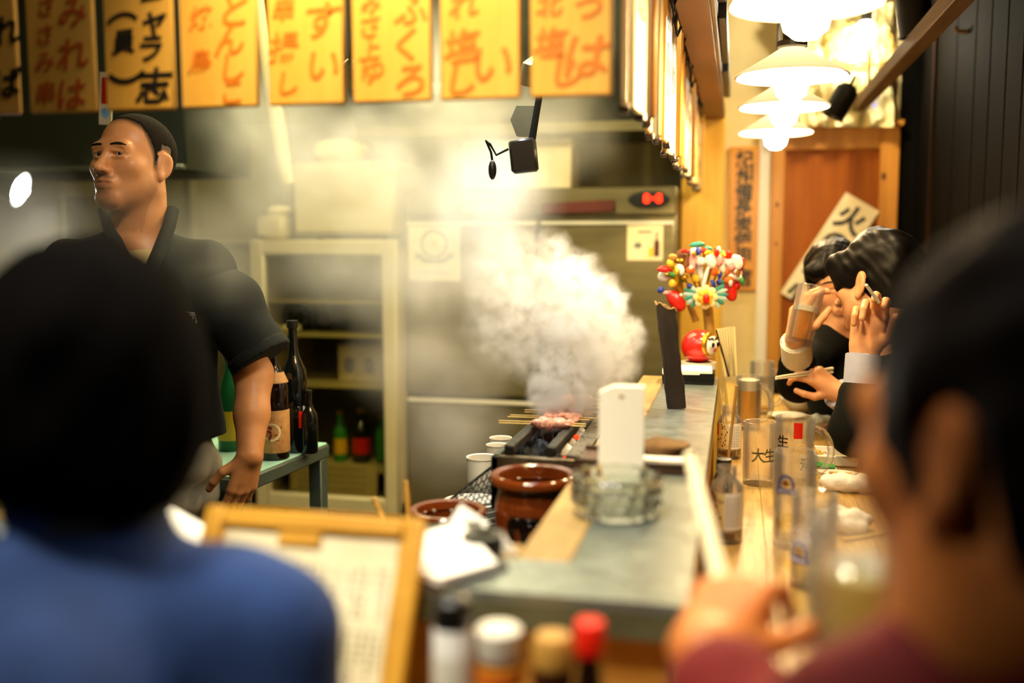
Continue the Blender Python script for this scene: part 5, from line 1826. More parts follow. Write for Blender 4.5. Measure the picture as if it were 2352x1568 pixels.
# ================================================================ GUEST TABLE
def mug_parts(r, R, h, handle=True, ang=0.0, th=.0045, m='glass', base=.014):
    MB().lathe([(R * .94, 0), (R * .97, .002), (R, h), (R - .001, h + .001), (R - th, h), (R * .97 - th, base), (.001, base - .001)], 40).obj('glass_body', M[m], r)
    if handle:
        ca, sa = math.cos(ang), math.sin(ang)
        pts = []
        for t in np.linspace(0, 1, 15):
            zz = h * (.86 - .70 * t)
            d = R - .004 + .040 * math.sin(PI * t) ** .45
            pts.append((d * ca, d * sa, zz))
        MB().tube(pts, .0075, 12).obj('handle', M['glass'], r)
def liquid(r, R, z0, z1, m, th=.0048, name='drink'):
    MB().lathe([(.001, z0), (R * .97 - th, z0), (R - th - .0004, z1), (.001, z1)], 36).obj(name, M[m], r)
def logo(r, R, zc, a0, s=1.0):
    """Blue arch over a ribbon with a small gold flower, wrapped on the glass."""
    def wrap(x, z):
        a = a0 + x / R
        return ((R + .0006) * math.cos(a), (R + .0006) * math.sin(a), zc + z)
    mb = MB()
    n = 22
    for k in range(n):
        t0, t1 = PI * (-.12 + 1.24 * k / n), PI * (-.12 + 1.24 * (k + 1) / n)
        q = [(.0115 * s * math.cos(t0), .014 * s * math.sin(t0)), (.0155 * s * math.cos(t0), .0185 * s * math.sin(t0)), (.0155 * s * math.cos(t1), .0185 * s * math.sin(t1)), (.0115 * s * math.cos(t1), .014 * s * math.sin(t1))]
        mb.add([wrap(*p) for p in q], [(0, 1, 2, 3)])
    for k in range(10):
        x0, x1 = (-.019 + .038 * k / 10) * s, (-.019 + .038 * (k + 1) / 10) * s
        mb.add([wrap(x0, -.016 * s), wrap(x1, -.016 * s), wrap(x1, -.006 * s), wrap(x0, -.006 * s)], [(0, 1, 2, 3)])
    mb.obj('blue_emblem', M['blue'], r, smooth=False)
    mb = MB()
    for k in range(8):
        a, b = 2 * PI * k / 8, 2 * PI * (k + 1) / 8
        mb.add([wrap(0, .003 * s), wrap(.006 * s * math.cos(a), .003 * s + .006 * s * math.sin(a)), wrap(.006 * s * math.cos(b), .003 * s + .006 * s * math.sin(b))], [(0, 1, 2)])
    mb.obj('gold_flower', M['gold'], r, smooth=False)
    mb = MB()
    for k in range(6):
        x0 = (-.014 + .0045 * k) * s
        mb.add([wrap(x0, -.0135 * s) , wrap(x0 + .0022 * s, -.0135 * s), wrap(x0 + .0022 * s, -.0085 * s), wrap(x0, -.0085 * s)], [(0, 1, 2, 3)])
    for v in range(len(mb.v)):
        x_, y_, z_ = mb.v[v]
        q = math.hypot(x_, y_)
        mb.v[v] = (x_ * (q + .0004) / q, y_ * (q + .0004) / q, z_)
    mb.obj('ribbon_mark', M['paper'], r, smooth=False)

# clear mug with the blue emblem
p = atZ(1822, 1252, ZT)
r = thing('beer_mug', 'tall clear mug with a sharp blue emblem and a little pale drink', 'mug', (p[0], p[1], ZT))
Rm = .038
mug_parts(r, Rm, .172, False)
liquid(r, Rm, .0145, .050, 'palel')
logo(r, Rm, .118, math.radians(-118))
# nearer blurred mug with emblem
p = atZ(1866, 1345, ZT)
r = thing('beer_mug', 'clear mug with a blurred blue emblem just nearer than the sharp one', 'mug', (p[0], p[1], ZT))
mug_parts(r, .036, .150, False)
liquid(r, .036, .0145, .085, 'palel')
logo(r, .036, .060, math.radians(-135))
# short frosted glass
p = atZ(1742, 1110, ZT)
r = thing('frosted_glass', 'short frosted tumbler with a dark print, left of the handled mug', 'glass', (p[0], p[1], ZT))
r['label'] = 'short frosted tumbler with a dark print beside the handled mug'
mug_parts(r, .0365, .142, False, m='frost')
mb = MB()
for k, ch in enumerate('大生'):
    v, f = text_verts(ch, .02)
    a0 = math.radians(-95 + 42 * k)
    mb.add([((.0372) * math.cos(a0 + q[0] * .03 / .0365), .0372 * math.sin(a0 + q[0] * .03 / .0365), .072 + q[1] * .034) for q in v], f)
mb.obj('printed_mark', mat('olive_print', '#6A6238', .6), r, smooth=False)
# handled mug (empty)
p = atZ(1822, 1106, ZT)
r = thing('beer_mug', 'empty clear mug with its handle towards the towels, red and black print', 'mug', (p[0], p[1], ZT))
mug_parts(r, .0445, .150, True, math.radians(-12))
mb = MB()
for k, ch in enumerate('生酒'):
    v, f = text_verts(ch, .02)
    a0 = math.radians(-128 + 70 * k)
    mb.add([(.0451 * math.cos(a0 + q[0] * .03 / .0445), .0451 * math.sin(a0 + q[0] * .03 / .0445), .10 - .05 * k + q[1] * .030) for q in v], f)
mb.obj('printed_mark', M['blackink'], r, smooth=False)
mb = MB()
for k in range(5):
    a0, a1 = math.radians(-96 + 5 * k), math.radians(-91 + 5 * k)
    mb.add([(.0451 * math.cos(a0), .0451 * math.sin(a0), .108), (.0451 * math.cos(a1), .0451 * math.sin(a1), .108), (.0451 * math.cos(a1), .0451 * math.sin(a1), .144), (.0451 * math.cos(a0), .0451 * math.sin(a0), .144)], [(0, 1, 2, 3)])
mb.obj('red_print', M['red'], r, smooth=False)
# beers further along
for (px, py, R, h, fill, ang, lab) in ((1718, 984, .036, .155, True, math.radians(-28), 'full mug of golden beer with foam beside the sauce bottles'), (1748, 948, .038, .165, False, math.radians(-20), 'nearly empty mug with a big glass handle behind the full beer')):
    p = atZ(px, py, ZT)
    r = thing('beer_mug', lab, 'mug', (p[0], p[1], ZT))
    mug_parts(r, R, h, True, ang)
    if fill:
        liquid(r, R, .0145, h * .74, 'amber', name='beer')
        MB().lathe([(.001, h * .74), (R - .0054, h * .741), (R - .0052, h * .93), (.001, h * .94)], 30).obj('beer_foam', M['foam'], r)
    else:
        liquid(r, R, .0145, h * .12, 'amber', name='beer')

# sauce bottles against the counter
def label_wrap(r, R, z0, z1, a0, a1, m, name):
    mb = MB()
    n = 10
    for k in range(n):
        t0, t1 = a0 + (a1 - a0) * k / n, a0 + (a1 - a0) * (k + 1) / n
        mb.add([(R * math.cos(t0), R * math.sin(t0), z0), (R * math.cos(t1), R * math.sin(t1), z0), (R * math.cos(t1), R * math.sin(t1), z1), (R * math.cos(t0), R * math.sin(t0), z1)], [(0, 1, 2, 3)])
    return mb.obj(name, m, r)
def sauce_jar(px, py, R, h, lab):
    p = atZ(px, py, ZT)
    r = thing('sauce_bottle', lab, 'bottle', (max(p[0], cx + R + .004), p[1], ZT))
    MB().lathe([(R * .9, 0), (R, .004), (R, h * .70), (R * .92, h * .76), (R * .58, h * .84), (R * .54, h * .86), (R * .58, h * .87), (R * .58, h), (R * .48, h), (R * .48, h * .86), (R * .85, h * .74), (R * .93, h * .66), (R * .93, .01), (.001, .008)], 32).obj('glass_body', M['glass'], r)
    MB().lathe([(.001, .009), (R * .925, .010), (R * .925, h * .16), (.001, h * .16)], 28).obj('sauce', mat('chilli_sauce', '#8A5A1A', .2), r)
    a = label_wrap(r, R * 1.012, h * .20, h * .68, math.radians(-175), math.radians(-95), M['palelab'], 'yellow_label')
    label_wrap(r, R * 1.013, h * .20, h * .68, math.radians(-95), math.radians(-10), M['paper'], 'paper_label')
    label_wrap(r, R * 1.016, h * .44, h * .66, math.radians(-192), math.radians(-150), M['red'], 'red_band')
    mb = MB()
    rr_ = random.Random(px)
    for k in range(22):
        t = math.radians(rr_.uniform(-165, -100))
        z = rr_.uniform(h * .23, h * .65)
        mb.ball((R * 1.018 * math.cos(t), R * 1.018 * math.sin(t), z), (.0016, .0016, rr_.uniform(.0012, .004)), 6, 4)
    mb.obj('dark_print', M['soff'], a, smooth=False)
    mb = MB()
    for k in range(12):
        t = math.radians(-88 + 66 * (k % 2) * .5)
        z = h * (.25 + .40 * k / 12)
        for j in range(5):
            t2 = math.radians(-88 + 11 * j)
            mb.box((R * 1.016 * math.cos(t2), R * 1.016 * math.sin(t2), z), (.004, .0006, .0012), rotm(0, 0, t2 + PI / 2))
    mb.obj('text_line', M['grey'], r, smooth=False)
    return r
sauce_jar(1656, 1240, .0300, .140, 'clear sauce bottle with a yellow and white label, nearest along the counter')
sj = sauce_jar(1668, 1050, .0300, .135, 'clear sauce bottle with a white label holding toothpicks, farther along the counter')
for k, (dx, dy) in enumerate(((-.006, .002), (-.003, -.004), (-.008, -.002))):
    o = MB().tube([(dx, dy, .02), (dx * 3.4 - .004, dy * 2, .175 - .008 * k)], .0012, 5).obj('toothpick', M['stick'], None, sj.location)
    tag(o, ['leaning toothpick nearest the counter in the far sauce bottle', 'middle toothpick in the far sauce bottle', 'toothpick leaning out most in the far sauce bottle'][k], 'toothpick', 'toothpicks in the sauce bottle')
p = atZ(1640, 1130, ZT)
r = thing('sauce_cruet', 'small dark cruet with a black cap behind the nearest sauce bottle', 'bottle', (-.016, 2.03, ZT))
MB().lathe([(.018, 0), (.02, .003), (.02, .07), (.012, .085)], 22).obj('glass_body', M['bottle'], r)
MB().lathe([(.0145, .084), (.015, .086), (.0145, .108), (.001, .11)], 20).obj('black_cap', M['black'], r)
# upright chopsticks
for (a_, b_, w, lab) in (((1688, 885), (1660, 1085), .0035, 'bamboo stick leaning against the counter by the toothpick bottle'), ((1652, 800), (1672, 930), .0045, 'pale wooden stick leaning up from the far sauce bottles')):
    pb_ = atZ(b_[0], b_[1] + 40, ZT + .002)
    d = (pb_[1]) * .98
    o = MB().tube([np.zeros(3), Pd(a_[0], a_[1], d + .03) - pb_], [w * .8, w], 8).obj('wooden_stick', M['bamboo'] if w < .004 else M['stick'], None, pb_ + np.array([.004, 0, 0]))
    tag(o, lab, 'stick')

# crockery and food
p = atZ(1836, 946, ZT)
r = thing('white_bowl', 'shallow white bowl beside the dark sleeve', 'bowl', (p[0], p[1], ZT))
MB().lathe([(.030, 0), (.031, .006), (.052, .022), (.064, .044), (.066, .047), (.063, .047), (.05, .026), (.028, .010), (.001, .009)], 36).obj('bowl_body', M['china'], r)
p = atZ(1806, 958, ZT)
r = thing('white_dish', 'flat white dish in front of the white bowl', 'dish', (p[0], p[1] - .02, ZT))
MB().lathe([(.036, 0), (.038, .003), (.056, .010), (.058, .013), (.055, .013), (.034, .006), (.001, .006)], 34).obj('dish_body', M['china'], r)
p = atZ(1818, 900, ZT)
r = thing('small_cup', 'small white cup by the chopsticks farther along the table', 'cup', (p[0], p[1] - .06, ZT))
MB().lathe([(.020, 0), (.022, .003), (.030, .030), (.034, .052), (.031, .052), (.020, .008), (.001, .006)], 28).obj('cup_body', M['china'], r)
p = atZ(1785, 905, ZT)
r = thing('black_bowl', 'black lacquer bowl behind the beer mugs', 'bowl', (p[0], p[1] + .04, ZT))
MB().lathe([(.034, 0), (.035, .006), (.055, .02), (.064, .05), (.066, .052), (.06, .05), (.05, .022), (.001, .012)], 34).obj('bowl_body', M['rubber'], r)

def towel(name, px, py, L, W, Hh, rot, lab, seed):
    p = atZ(px, py, ZT)
    F = Field()
    r = Hh / 2
    rr_ = np.random.RandomState(seed)
    n = max(2, int(round(W / Hh * 1.2)))
    for k in range(n):
        yy_ = (k - (n - 1) / 2) * (W - Hh) / max(1, n - 1)
        zz_ = r * (.95 + .25 * rr_.rand())
        F.chain([(-L / 2 + r, yy_, r * .9), (-L / 6, yy_ + .003 * rr_.normal(), zz_), (L / 6, yy_ + .003 * rr_.normal(), zz_ * 1.05), (L / 2 - r, yy_, r * .9)], [r * .85, r, r * .98, r * .8], .008)
    F.cut((0, 0, .0006), (0, 0, -1))
    w1_, w2_ = wave(seed, 320, .0012, 6), wave(seed + 1, 90, .0025, 5)
    o = body_obj(name, F.solve(.0035, noise=lambda x, y, z: w1_(x, y, z) + w2_(x, y, z)), M['towel'])
    o.location = (p[0], p[1], ZT)
    o.rotation_euler = (0, 0, rot)
    return tag(o, lab, 'towel', 'white hand towels on the table')
towel('hand_towel', 1892, 984, .085, .075, .036, .2, 'square folded white towel under the dark sleeve', 41)
towel('hand_towel', 1958, 1128, .150, .052, .036, -.05, 'long rolled white towel in front of the oval dish', 42)
towel('hand_towel', 1934, 1216, .105, .080, .036, -.3, 'crumpled white towel between the chopsticks and the near mugs', 43)
# rectangular dish with food
p = atZ(1918, 1062, ZT)
r = thing('rectangular_dish', 'square white dish with a raised rim and leftovers', 'dish', (p[0], p[1], ZT), (0, 0, -.03))
MB().box((0, 0, .004), (.092, .105, .008), bev=.003).obj('dish_base', M['china'], r)
for s in (-1, 1):
    MB().box((s * .048, 0, .016), (.006, .116, .026), rotm(0, s * .25, 0), .002).obj('rim', M['china'], r)
    MB().box((0, s * .055, .016), (.10, .006, .026), rotm(-s * .25, 0, 0), .002).obj('rim', M['china'], r)
MB().box((.02, .01, .010), (.05, .05, .004), bev=.002).obj('garnish', mat('pale_sauce', '#D8D0A0', .3), r)
for k in range(3):
    MB().tube([(.022 + .006 * k, -.02, .012), (.030 + .004 * k, .012, .013)], .0022, 6).obj('seaweed_strip', mat('seaweed', '#1E3A22', .4), r)
p = atZ(1884, 1062, ZT)
eg = thing('noodle_salad', 'heap of yellow shredded food beside the square dish', 'food', (p[0] - .012, p[1] + .01, ZT))
MB().lathe([(.024, 0), (.03, .004), (.034, .012), (.030, .012), (.02, .006), (.001, .006)], 24).obj('dish', M['china'], eg)
mb = MB()
rf = np.random.RandomState(2)
for k in range(26):
    a = rf.uniform(0, 6.28)
    q = np.array([rf.normal() * .010, rf.normal() * .010, .012 + abs(rf.normal()) * .012])
    mb.tube([q, q + np.array([math.cos(a) * .012, math.sin(a) * .012, .004]), q + np.array([math.cos(a + .8) * .02, math.sin(a + .8) * .02, -.002])], .0018, 5)
e_ = mb.obj('shredded_egg', M['egg'], eg)
e_['kind'] = 'stuff'
p = atZ(1890, 1078, ZT)
so = thing('spring_onions', 'bright green spring onion stalks on a small plate before the square dish', 'food', (p[0] - .010, p[1] - .01, ZT))
MB().box((0, 0, .003), (.085, .035, .006), bev=.002).obj('plate', M['china'], so)
for k in range(7):
    MB().tube([(-.038 + .004 * (k % 3), -.012 + .004 * k, .010 + .003 * (k % 2)), (.0, -.010 + .004 * k, .013 + .003 * (k % 2)), (.036 - .006 * (k % 2), -.010 + .0036 * k, .010)], .0032, 7).obj('onion_stalk', M['green'], so)
p = atZ(1922, 1098, ZT)
r = thing('oval_dish', 'small oval white dish with orange scraps', 'dish', (p[0], p[1] - .005, ZT))
MB().lathe([(.020, 0), (.021, .003), (.030, .010), (.033, .016), (.031, .016), (.02, .006), (.001, .005)], 30, R=np.diag([1.35, .8, 1])).obj('dish_body', M['china'], r)
MB().ball((.008, 0, .010), (.006, .005, .005), 10, 6).obj('food_scrap', M['orange'], r)
MB().ball((-.012, .004, .009), (.008, .005, .004), 10, 6).obj('food_scrap', M['egg'], r)
for (a_, b_, lab) in (((1905, 1086), (2030, 1092), 'wooden chopsticks lying behind the oval dish'), ((1936, 1240), (2042, 1224), 'wooden chopstick lying beyond the drink with lemon')):
    pa, pb_ = atZ(*a_, ZT + .016 if a_[1] < 1100 else ZT + .004), atZ(*b_, ZT + .004)
    o = thing('chopsticks', lab, 'chopsticks', pa)
    for k in range(2):
        MB().tube([(0, .008 * k, 0), pb_ - pa + np.array([0, .005 * k + .002, 0])], [.0024, .0038], 8).obj('chopstick', M['stick'], o)
# brown food by the face
p = atZ(1992, 1058, ZT)
r = thing('brown_dish', 'brown glazed dish partly hidden by the near head', 'dish', (p[0], p[1], ZT))
MB().lathe([(.03, 0), (.032, .004), (.05, .018), (.052, .022), (.048, .022), (.028, .008), (.001, .007)], 30).obj('dish_body', M['jar'], r)

# bottle table beside the cook
bt = Pd(752, 1030, 2.85)
zt4 = bt[2]
st = thing('bottle_stand', 'small dark table with a mint green mat holding tall bottles beside the cook', 'side table')
A_ = Pd(757, 1024, 2.85)
B_ = Pd(560, 1075, 2.42)
ux = unit((A_ - B_) * np.array([1, 1, 0]))
uy = np.array([-ux[1], ux[0], 0.])
L_ = np.linalg.norm((A_ - B_)[:2])
zt4 = .80
A_[2] = B_[2] = 0
if uy[1] < 0:
    uy = -uy
wd = .36
cen = (A_ + B_) / 2 + uy * wd / 2
Rz_ = np.stack([ux, uy, np.array([0, 0, 1.])], 1)
MB().box((cen[0], cen[1], zt4 - .02), (L_, wd, .036), Rz_, .004).obj('table_top', M['mintleg'], st)
MB().box((cen[0], cen[1], zt4), (L_ - .01, wd - .01, .006), Rz_, .002).obj('mint_mat', M['mint'], st)
for sx in (-1, 1):
    for sy in (-1, 1):
        q = cen + ux * sx * (L_ / 2 - .025) + uy * sy * (wd / 2 - .025)
        MB().box((q[0], q[1], (zt4 - .04) / 2), (.04, .04, zt4 - .04), Rz_, .003).obj('leg', M['mintleg'], st)
M['tan'] = mat('tan_label', '#C4935A', .6, col2='#B07C40', scale=(60, 60, 60))
def big_bottle(px, py, z, h, R, m, lab, labels, group=None):
    p = atZ(px, py, z)
    r = thing('sake_bottle', lab, 'bottle', (p[0], p[1], z + .0008), (0, 0, 0), group)
    MB().lathe([(R * .9, 0), (R, .005), (R, h * .56), (R * .93, h * .63), (R * .50, h * .73), (R * .36, h * .80), (R * .33, h * .95), (R * .40, h * .955), (R * .40, h)], 30).obj('glass_body', M[m], r)
    MB().lathe([(R * .42, h * .955), (R * .43, h * .96), (R * .43, h * 1.01), (.001, h * 1.012)], 18).obj('bottle_cap', M['black'], r)
    for (z0_, z1_, rr0, rr1, mm, nm) in labels:
        MB().lathe([(R * rr0, h * z0_), (R * rr0 + .0006, h * (z0_ + .004)), (R * rr1 + .0006, h * (z1_ - .004)), (R * rr1, h * z1_)], 30, caps=False).obj(nm, M[mm], r)
    return r, R, h
zt5 = zt4 + .003
r, R, h = big_bottle(633, 1052, zt5, .33, .038, 'bottle', 'tall brown bottle with an ornate cream label next to the cook\'s arm', [(.06, .40, 1.005, 1.005, 'tan', 'paper_label'), (.615, .70, .97, .68, 'tan', 'neck_label')])
mb = MB()
for k in range(26):
    a = 2 * PI * k / 26
    b = 2 * PI * (k + 1) / 26
    f_ = lambda t, q: ((R * 1.03) * math.cos(-1.35 + q * math.cos(t) / R), (R * 1.03) * math.sin(-1.35 + q * math.cos(t) / R), h * .23 + q * math.sin(t))
    mb.add([f_(a, .019), f_(a, .024), f_(b, .024), f_(b, .019)], [(0, 1, 2, 3)])
mb.obj('label_ring', M['agedp'], r, smooth=False)
mb = MB()
v, f = text_verts('酒', .05)
mb.add([(R * 1.035 * math.cos(-1.15 + q[0] * .036 / R), R * 1.035 * math.sin(-1.15 + q[0] * .036 / R), h * .22 + q[1] * .040) for q in v], f)
mb.obj('lettering', mat('label_red', '#7A1E12', .5), r, smooth=False)
r, R, h = big_bottle(678, 1036, zt5, .355, .036, 'bottleg', 'tall black bottle with a narrow red mark behind the brown bottle', [(.20, .36, 1.004, 1.004, 'bottleg', 'dark_label')])
MB().box((R * .80, -R * .66, h * .26), (.010, .004, .045), rotm(0, 0, .9)).obj('red_mark', M['redl'], r)
MB().box((R * .95, -R * .38, h * .22), (.004, .004, .10), rotm(0, 0, .6)).obj('white_edge', M['paper'], r)
r, R, h = big_bottle(712, 1040, zt5, .17, .022, 'bottleg', 'short dark bottle with a metal cap beside the tall black bottle', [])
p = atZ(528, 950, zt5)
r = thing('green_bottle', 'green bottle glimpsed between the cook\'s arm and his jacket', 'bottle', Pd(532, 1010, 2.75) * np.array([1, 1, 0]) + np.array([0, 0, zt5 + .0005]))
MB().lathe([(.034, 0), (.036, .005), (.036, .15), (.03, .18), (.014, .22), (.013, .27)], 26).obj('glass_body', mat('green_glass', '#1E6A3A', .08), r)
MB().lathe([(.0366, .03), (.037, .031), (.037, .11), (.0366, .111)], 26, caps=False).obj('paper_label', M['yellow'], r)
MB().lathe([(.0145, .262), (.015, .264), (.015, .282), (.001, .284)], 16).obj('bottle_cap', M['gold'], r)

# ================================================================ PEOPLE
from mathutils.bvhtree import BVHTree
SKIN = skin_mat('skin_warm', '#C68450', '#D0905A', '#94523A', '#7A4C2C', rough=.42, scale=(30, 30, 30), spec=.4)
SKIN2 = skin_mat('skin_light', '#D89A6C', '#E0A67A', '#B8665A', '#B07A56', rough=.45, scale=(30, 30, 30), spec=.4)
LIP = mat('lips', '#8E4A34', .45)
HAIRB = mat('buzz_hair', '#20170F', .9, col2='#150F0A', scale=(120, 120, 120), spec=.1)
HAIR = mat('black_hair', '#060505', .5, col2='#0A0807', scale=(80, 80, 20), bump=.3, spec=.12)
HAIR2 = mat('dark_brown_hair', '#100903', .85, col2='#180D05', scale=(80, 80, 20), bump=.2, spec=.05, sheen=.08)
STUB = mat('stubble', '#8A5634', .6, spec=.2)
HAIR3 = mat('soft_black_hair', '#060505', .9, col2='#0A0807', scale=(80, 80, 20), spec=.02)
CLOTH = mat('black_cotton', '#0A0D0A', .9, col2='#10130F', scale=(20, 20, 20), bump=.25, bscale=60)
TSHIRT = mat('cream_tshirt', '#D2B878', .85)
APRON = mat('grey_apron', '#8C8672', .85, col2='#9A947E', scale=(12, 12, 12), bump=.3, bscale=20)
BLUE = mat('blue_shirt', '#173060', .9, col2='#1D3A70', scale=(16, 16, 16), bump=.2, bscale=40)
MAROON = mat('maroon_shirt', '#6E1410', .85, col2='#7E1A14', scale=(16, 16, 16))
SUIT = mat('black_suit', '#070807', .85, col2='#0B0C0A', spec=.15, scale=(20, 20, 20))
SHIRT = mat('pale_blue_shirt', '#AEB4D0', .7, col2='#B8BED8', scale=(40, 40, 40))
SHIRTW = mat('white_shirt', '#E2DCC8', .7)
NAVY = mat('dark_trousers', '#14161A', .8)

cr, cu, cf = RC[:, 0], np.array([0, 0, 1.0]), unit(np.array([-RC[0, 2], -RC[1, 2], 0]))   # photo right, up, away


def view(px, py):
    """Photo right and away directions along the line of sight through a pixel (level)."""
    d = Pd(px, py, 1) - np.array([0, 0, H])
    a = unit([d[0], d[1], 0])
    return np.array([a[1], -a[0], 0]), a


def patch(name, VF, mask, off, m, parent):
    """Thin layer over the faces picked by mask: hair, brows, lips."""
    V, Q = VF
    q = Q[mask]
    if not len(q):
        return None
    n = np.zeros_like(V)
    fn = np.cross(V[Q[:, 2]] - V[Q[:, 0]], V[Q[:, 3]] - V[Q[:, 1]])
    for k in range(4):
        np.add.at(n, Q[:, k], fn)
    n /= np.linalg.norm(n, axis=1, keepdims=True) + 1e-12
    u, inv = np.unique(q, return_inverse=True)
    cnt = np.zeros(len(V))
    np.add.at(cnt, q.ravel(), 1)
    full = np.zeros(len(V))
    np.add.at(full, Q.ravel(), 1)
    w = np.where(cnt[u] >= full[u], off, -.0006)
    P = V[u] + n[u] * w[:, None]
    me = bpy.data.meshes.new(name)
    me.from_pydata(P.tolist(), [], inv.reshape(q.shape).tolist())
    me.materials.append(m)
    me.polygons.foreach_set('use_smooth', [True] * len(me.polygons))
    o = bpy.data.objects.new(name, me)
    COL.objects.link(o)
    o.parent = parent
    return o


def onto(VF, px, py, lift=.0012):
    """Point where the line through a photo pixel meets a surface, lifted off it."""
    V, Q = VF
    t = BVHTree.FromPolygons(V.tolist(), Q.tolist())
    d = unit(Pd(px, py, 1) - np.array([0, 0, H]))
    hit = t.ray_cast(Vector((0, 0, H)), Vector(d))
    return None if hit[0] is None else np.array(hit[0]) + np.array(hit[1]) * lift


def eyes(parent, fr, s=1.0, gaze=(0, 0)):
    for x in (-1, 1):
        e = MB().ball(fr.p(np.array([x * .031, .0762, .0003]) * s), .0120 * s, 16, 10, fr.R).obj('eye', mat('eye_white', '#B8A890', .25), parent)
        c = fr.p(np.array([x * .031 + gaze[0], .0842, .0003 + gaze[1]]) * s)
        MB().ball(c, (.0056 * s, .0044 * s, .0056 * s), 12, 8, fr.R).obj('iris', mat('iris', '#140C08', .15), e)


# ------------------------------------------------ the cook
DC = 2.38
chef = thing('person', 'cook with a shaved head in a black jacket looking aside behind the counter', 'person', (0, 0, 0))
vr, va = view(308, 374)
face = unit(-va * math.cos(math.radians(42)) - vr * math.sin(math.radians(42)) + cu * .16)
hf = Frame(Pd(308, 374, DC), axes(face, cu))
F = Field()
add_head(F, hf)
for x in (-1, 1):
    F.ell((x * .031, .0925, .0002), (.0135, .012, .0040), None, .0018, True, hf)
nb = Pd(318, 600, DC + .05)
F.cap(hf.p((0, -.025, -.07)), nb, .062, .070, .03)
shL, shR = Pd(170, 622, DC + .06), Pd(476, 628, DC + .06)
F.cap(nb, shR, .060, .062, .05)
F.cap(nb, shL, .060, .062, .05)
F.ell(Pd(320, 745, DC + .06), (.155, .100, .20), np.stack([cr, cf, cu], 1), .05)
F.ell(Pd(320, 930, DC + .06), (.150, .105, .20), np.stack([cr, cf, cu], 1), .05)
F.ell(Pd(322, 1070, DC + .06), (.150, .105, .12), np.stack([cr, cf, cu], 1), .05)
elR, wrR = Pd(583, 860, DC + .06), Pd(574, 1046, DC - .03)
F.chain([shR, elR, (elR + wrR) / 2, wrR], [.055, .045, .040, .030], .02)
tips = add_hand(F, wrR, -cu - cr * .25 - cf * .05, cr * .75 - cf * .75, -1, [.25, .30, .34, .38], 1.0, thumb=(.3, .25))
elL, wrL = Pd(60, 880, DC + .08), Pd(80, 1060, DC + .0)
F.chain([shL, elL, (elL + wrL) / 2, wrL], [.055, .045, .040, .030], .02)
add_hand(F, wrL, -cu + cr * .2, -cr * .75 - cf * .75, 1, [.25, .3, .34, .38], 1.0, thumb=(.3, .25))
hip = Pd(322, 1085, DC + .06)
for s in (-1, 1):
    h0 = hip + cr * s * .085
    kn = np.array([h0[0], h0[1], .47]) - cf * .02
    ft = np.array([h0[0], h0[1], .07])
    F.chain([h0, kn, ft], [.085, .058, .042], .03)
    F.cap(ft + np.array([0, 0, -.03]), ft - cf * .16 + np.array([0, 0, -.035]), .040, .032, .02)
lo, hi = hf.o - .135, hf.o + .135
wl_, wh_ = np.minimum(wrR, tips[1]) - .05, np.maximum(wrR, tips[1]) + .05
VF = F.solve(.011, [(lo, hi, .0024), (wl_, wh_, .0036)])
CH = body_obj('body', VF, SKIN, chef)
def hair_dist(Lc):
    """Height above the hairline in head coordinates; negative on bare skin."""
    x, y, z = Lc[:, 0], Lc[:, 1], Lc[:, 2]
    a = np.abs(x)
    g = np.interp(y, [-.12, -.055, -.042, -.033, -.006, -.001, .012, .017, .030, .042, .060, .12], [-.066, -.060, -.012, .022, .022, -.018, -.020, .002, .030, .062, .080, .088])
    g = g + np.clip(a - .05, 0, 1) * np.where(y > .04, .35, 0)
    d = z - g
    ear = (a > .0745) & (((y + .012) / .028) ** 2 + ((z + .008) / .037) ** 2 < 1)
    d = np.where(ear | (np.linalg.norm(Lc, axis=1) > .16), -1, d)
    return d


HD = hair_dist((VF[0] - hf.o) @ hf.R)
set_attr(CH, 'hair_shade', np.clip(HD / .020 + .35, 0, 1) * .92)
patch('hair', VF, (HD[VF[1]] > .018).all(1), .0012, HAIRB, chef)


def face_paint(o, VF, hf, beard):
    Lv = (VF[0] - hf.o) @ hf.R
    x, y, z = Lv[:, 0], Lv[:, 1], Lv[:, 2]
    a = np.abs(x)
    sm = lambda d, w: np.clip(.5 - d / w, 0, 1)
    lp = sm(np.sqrt((x / .024) ** 2 + ((z + .0685) / .0085) ** 2) - 1, .35) * (y > .075)
    br_z = .0185 + .10 * (a - .014) - 2.6 * (a - .014) ** 2
    set_attr(o, 'lips', lp * .8)
    st = np.zeros(len(x))
    if beard:
        mo = sm(np.sqrt((x / .027) ** 2 + ((z + .0545) / .006) ** 2) - 1, .6)
        go = sm(np.sqrt((x / .022) ** 2 + ((z + .100) / .018) ** 2) - 1, .7)
        jaw = sm((z + .085) / .03 + (y - .085) / .06, 1.2) * .35 * (z > -.2)
        st = np.maximum(np.maximum(mo * .8, go * .75), jaw * (y > .0)) * (y > .0) * (1 - lp)
        st = np.where(np.linalg.norm(Lv, axis=1) < .17, st, 0)
    set_attr(o, 'stubble', st)


def brows(parent, VF, hf, m, w=.0042):
    t = BVHTree.FromPolygons(VF[0].tolist(), VF[1].tolist())
    for s in (-1, 1):
        pts, rs = [], []
        for k in range(9):
            u = k / 8
            q = hf.p((s * (.013 + .038 * u), .13, .0175 + .0065 * math.sin(PI * (.25 + .6 * u)) ))
            h = t.ray_cast(Vector(q), Vector(-hf.R[:, 1]))
            if h[0] is None:
                continue
            pts.append(np.array(h[0]) - .0006 * hf.R[:, 1])
            rs.append(w * (.55 + .6 * math.sin(PI * (.15 + .75 * u))) * (.75 if u > .8 else 1))
        if len(pts) > 3:
            MB().tube(pts, rs, 8).obj('eyebrow', m, parent)


face_paint(CH, VF, hf, True)
brows(chef, VF, hf, HAIRB, .0030)
eyes(chef, hf, 1.0, (-.003, .001))
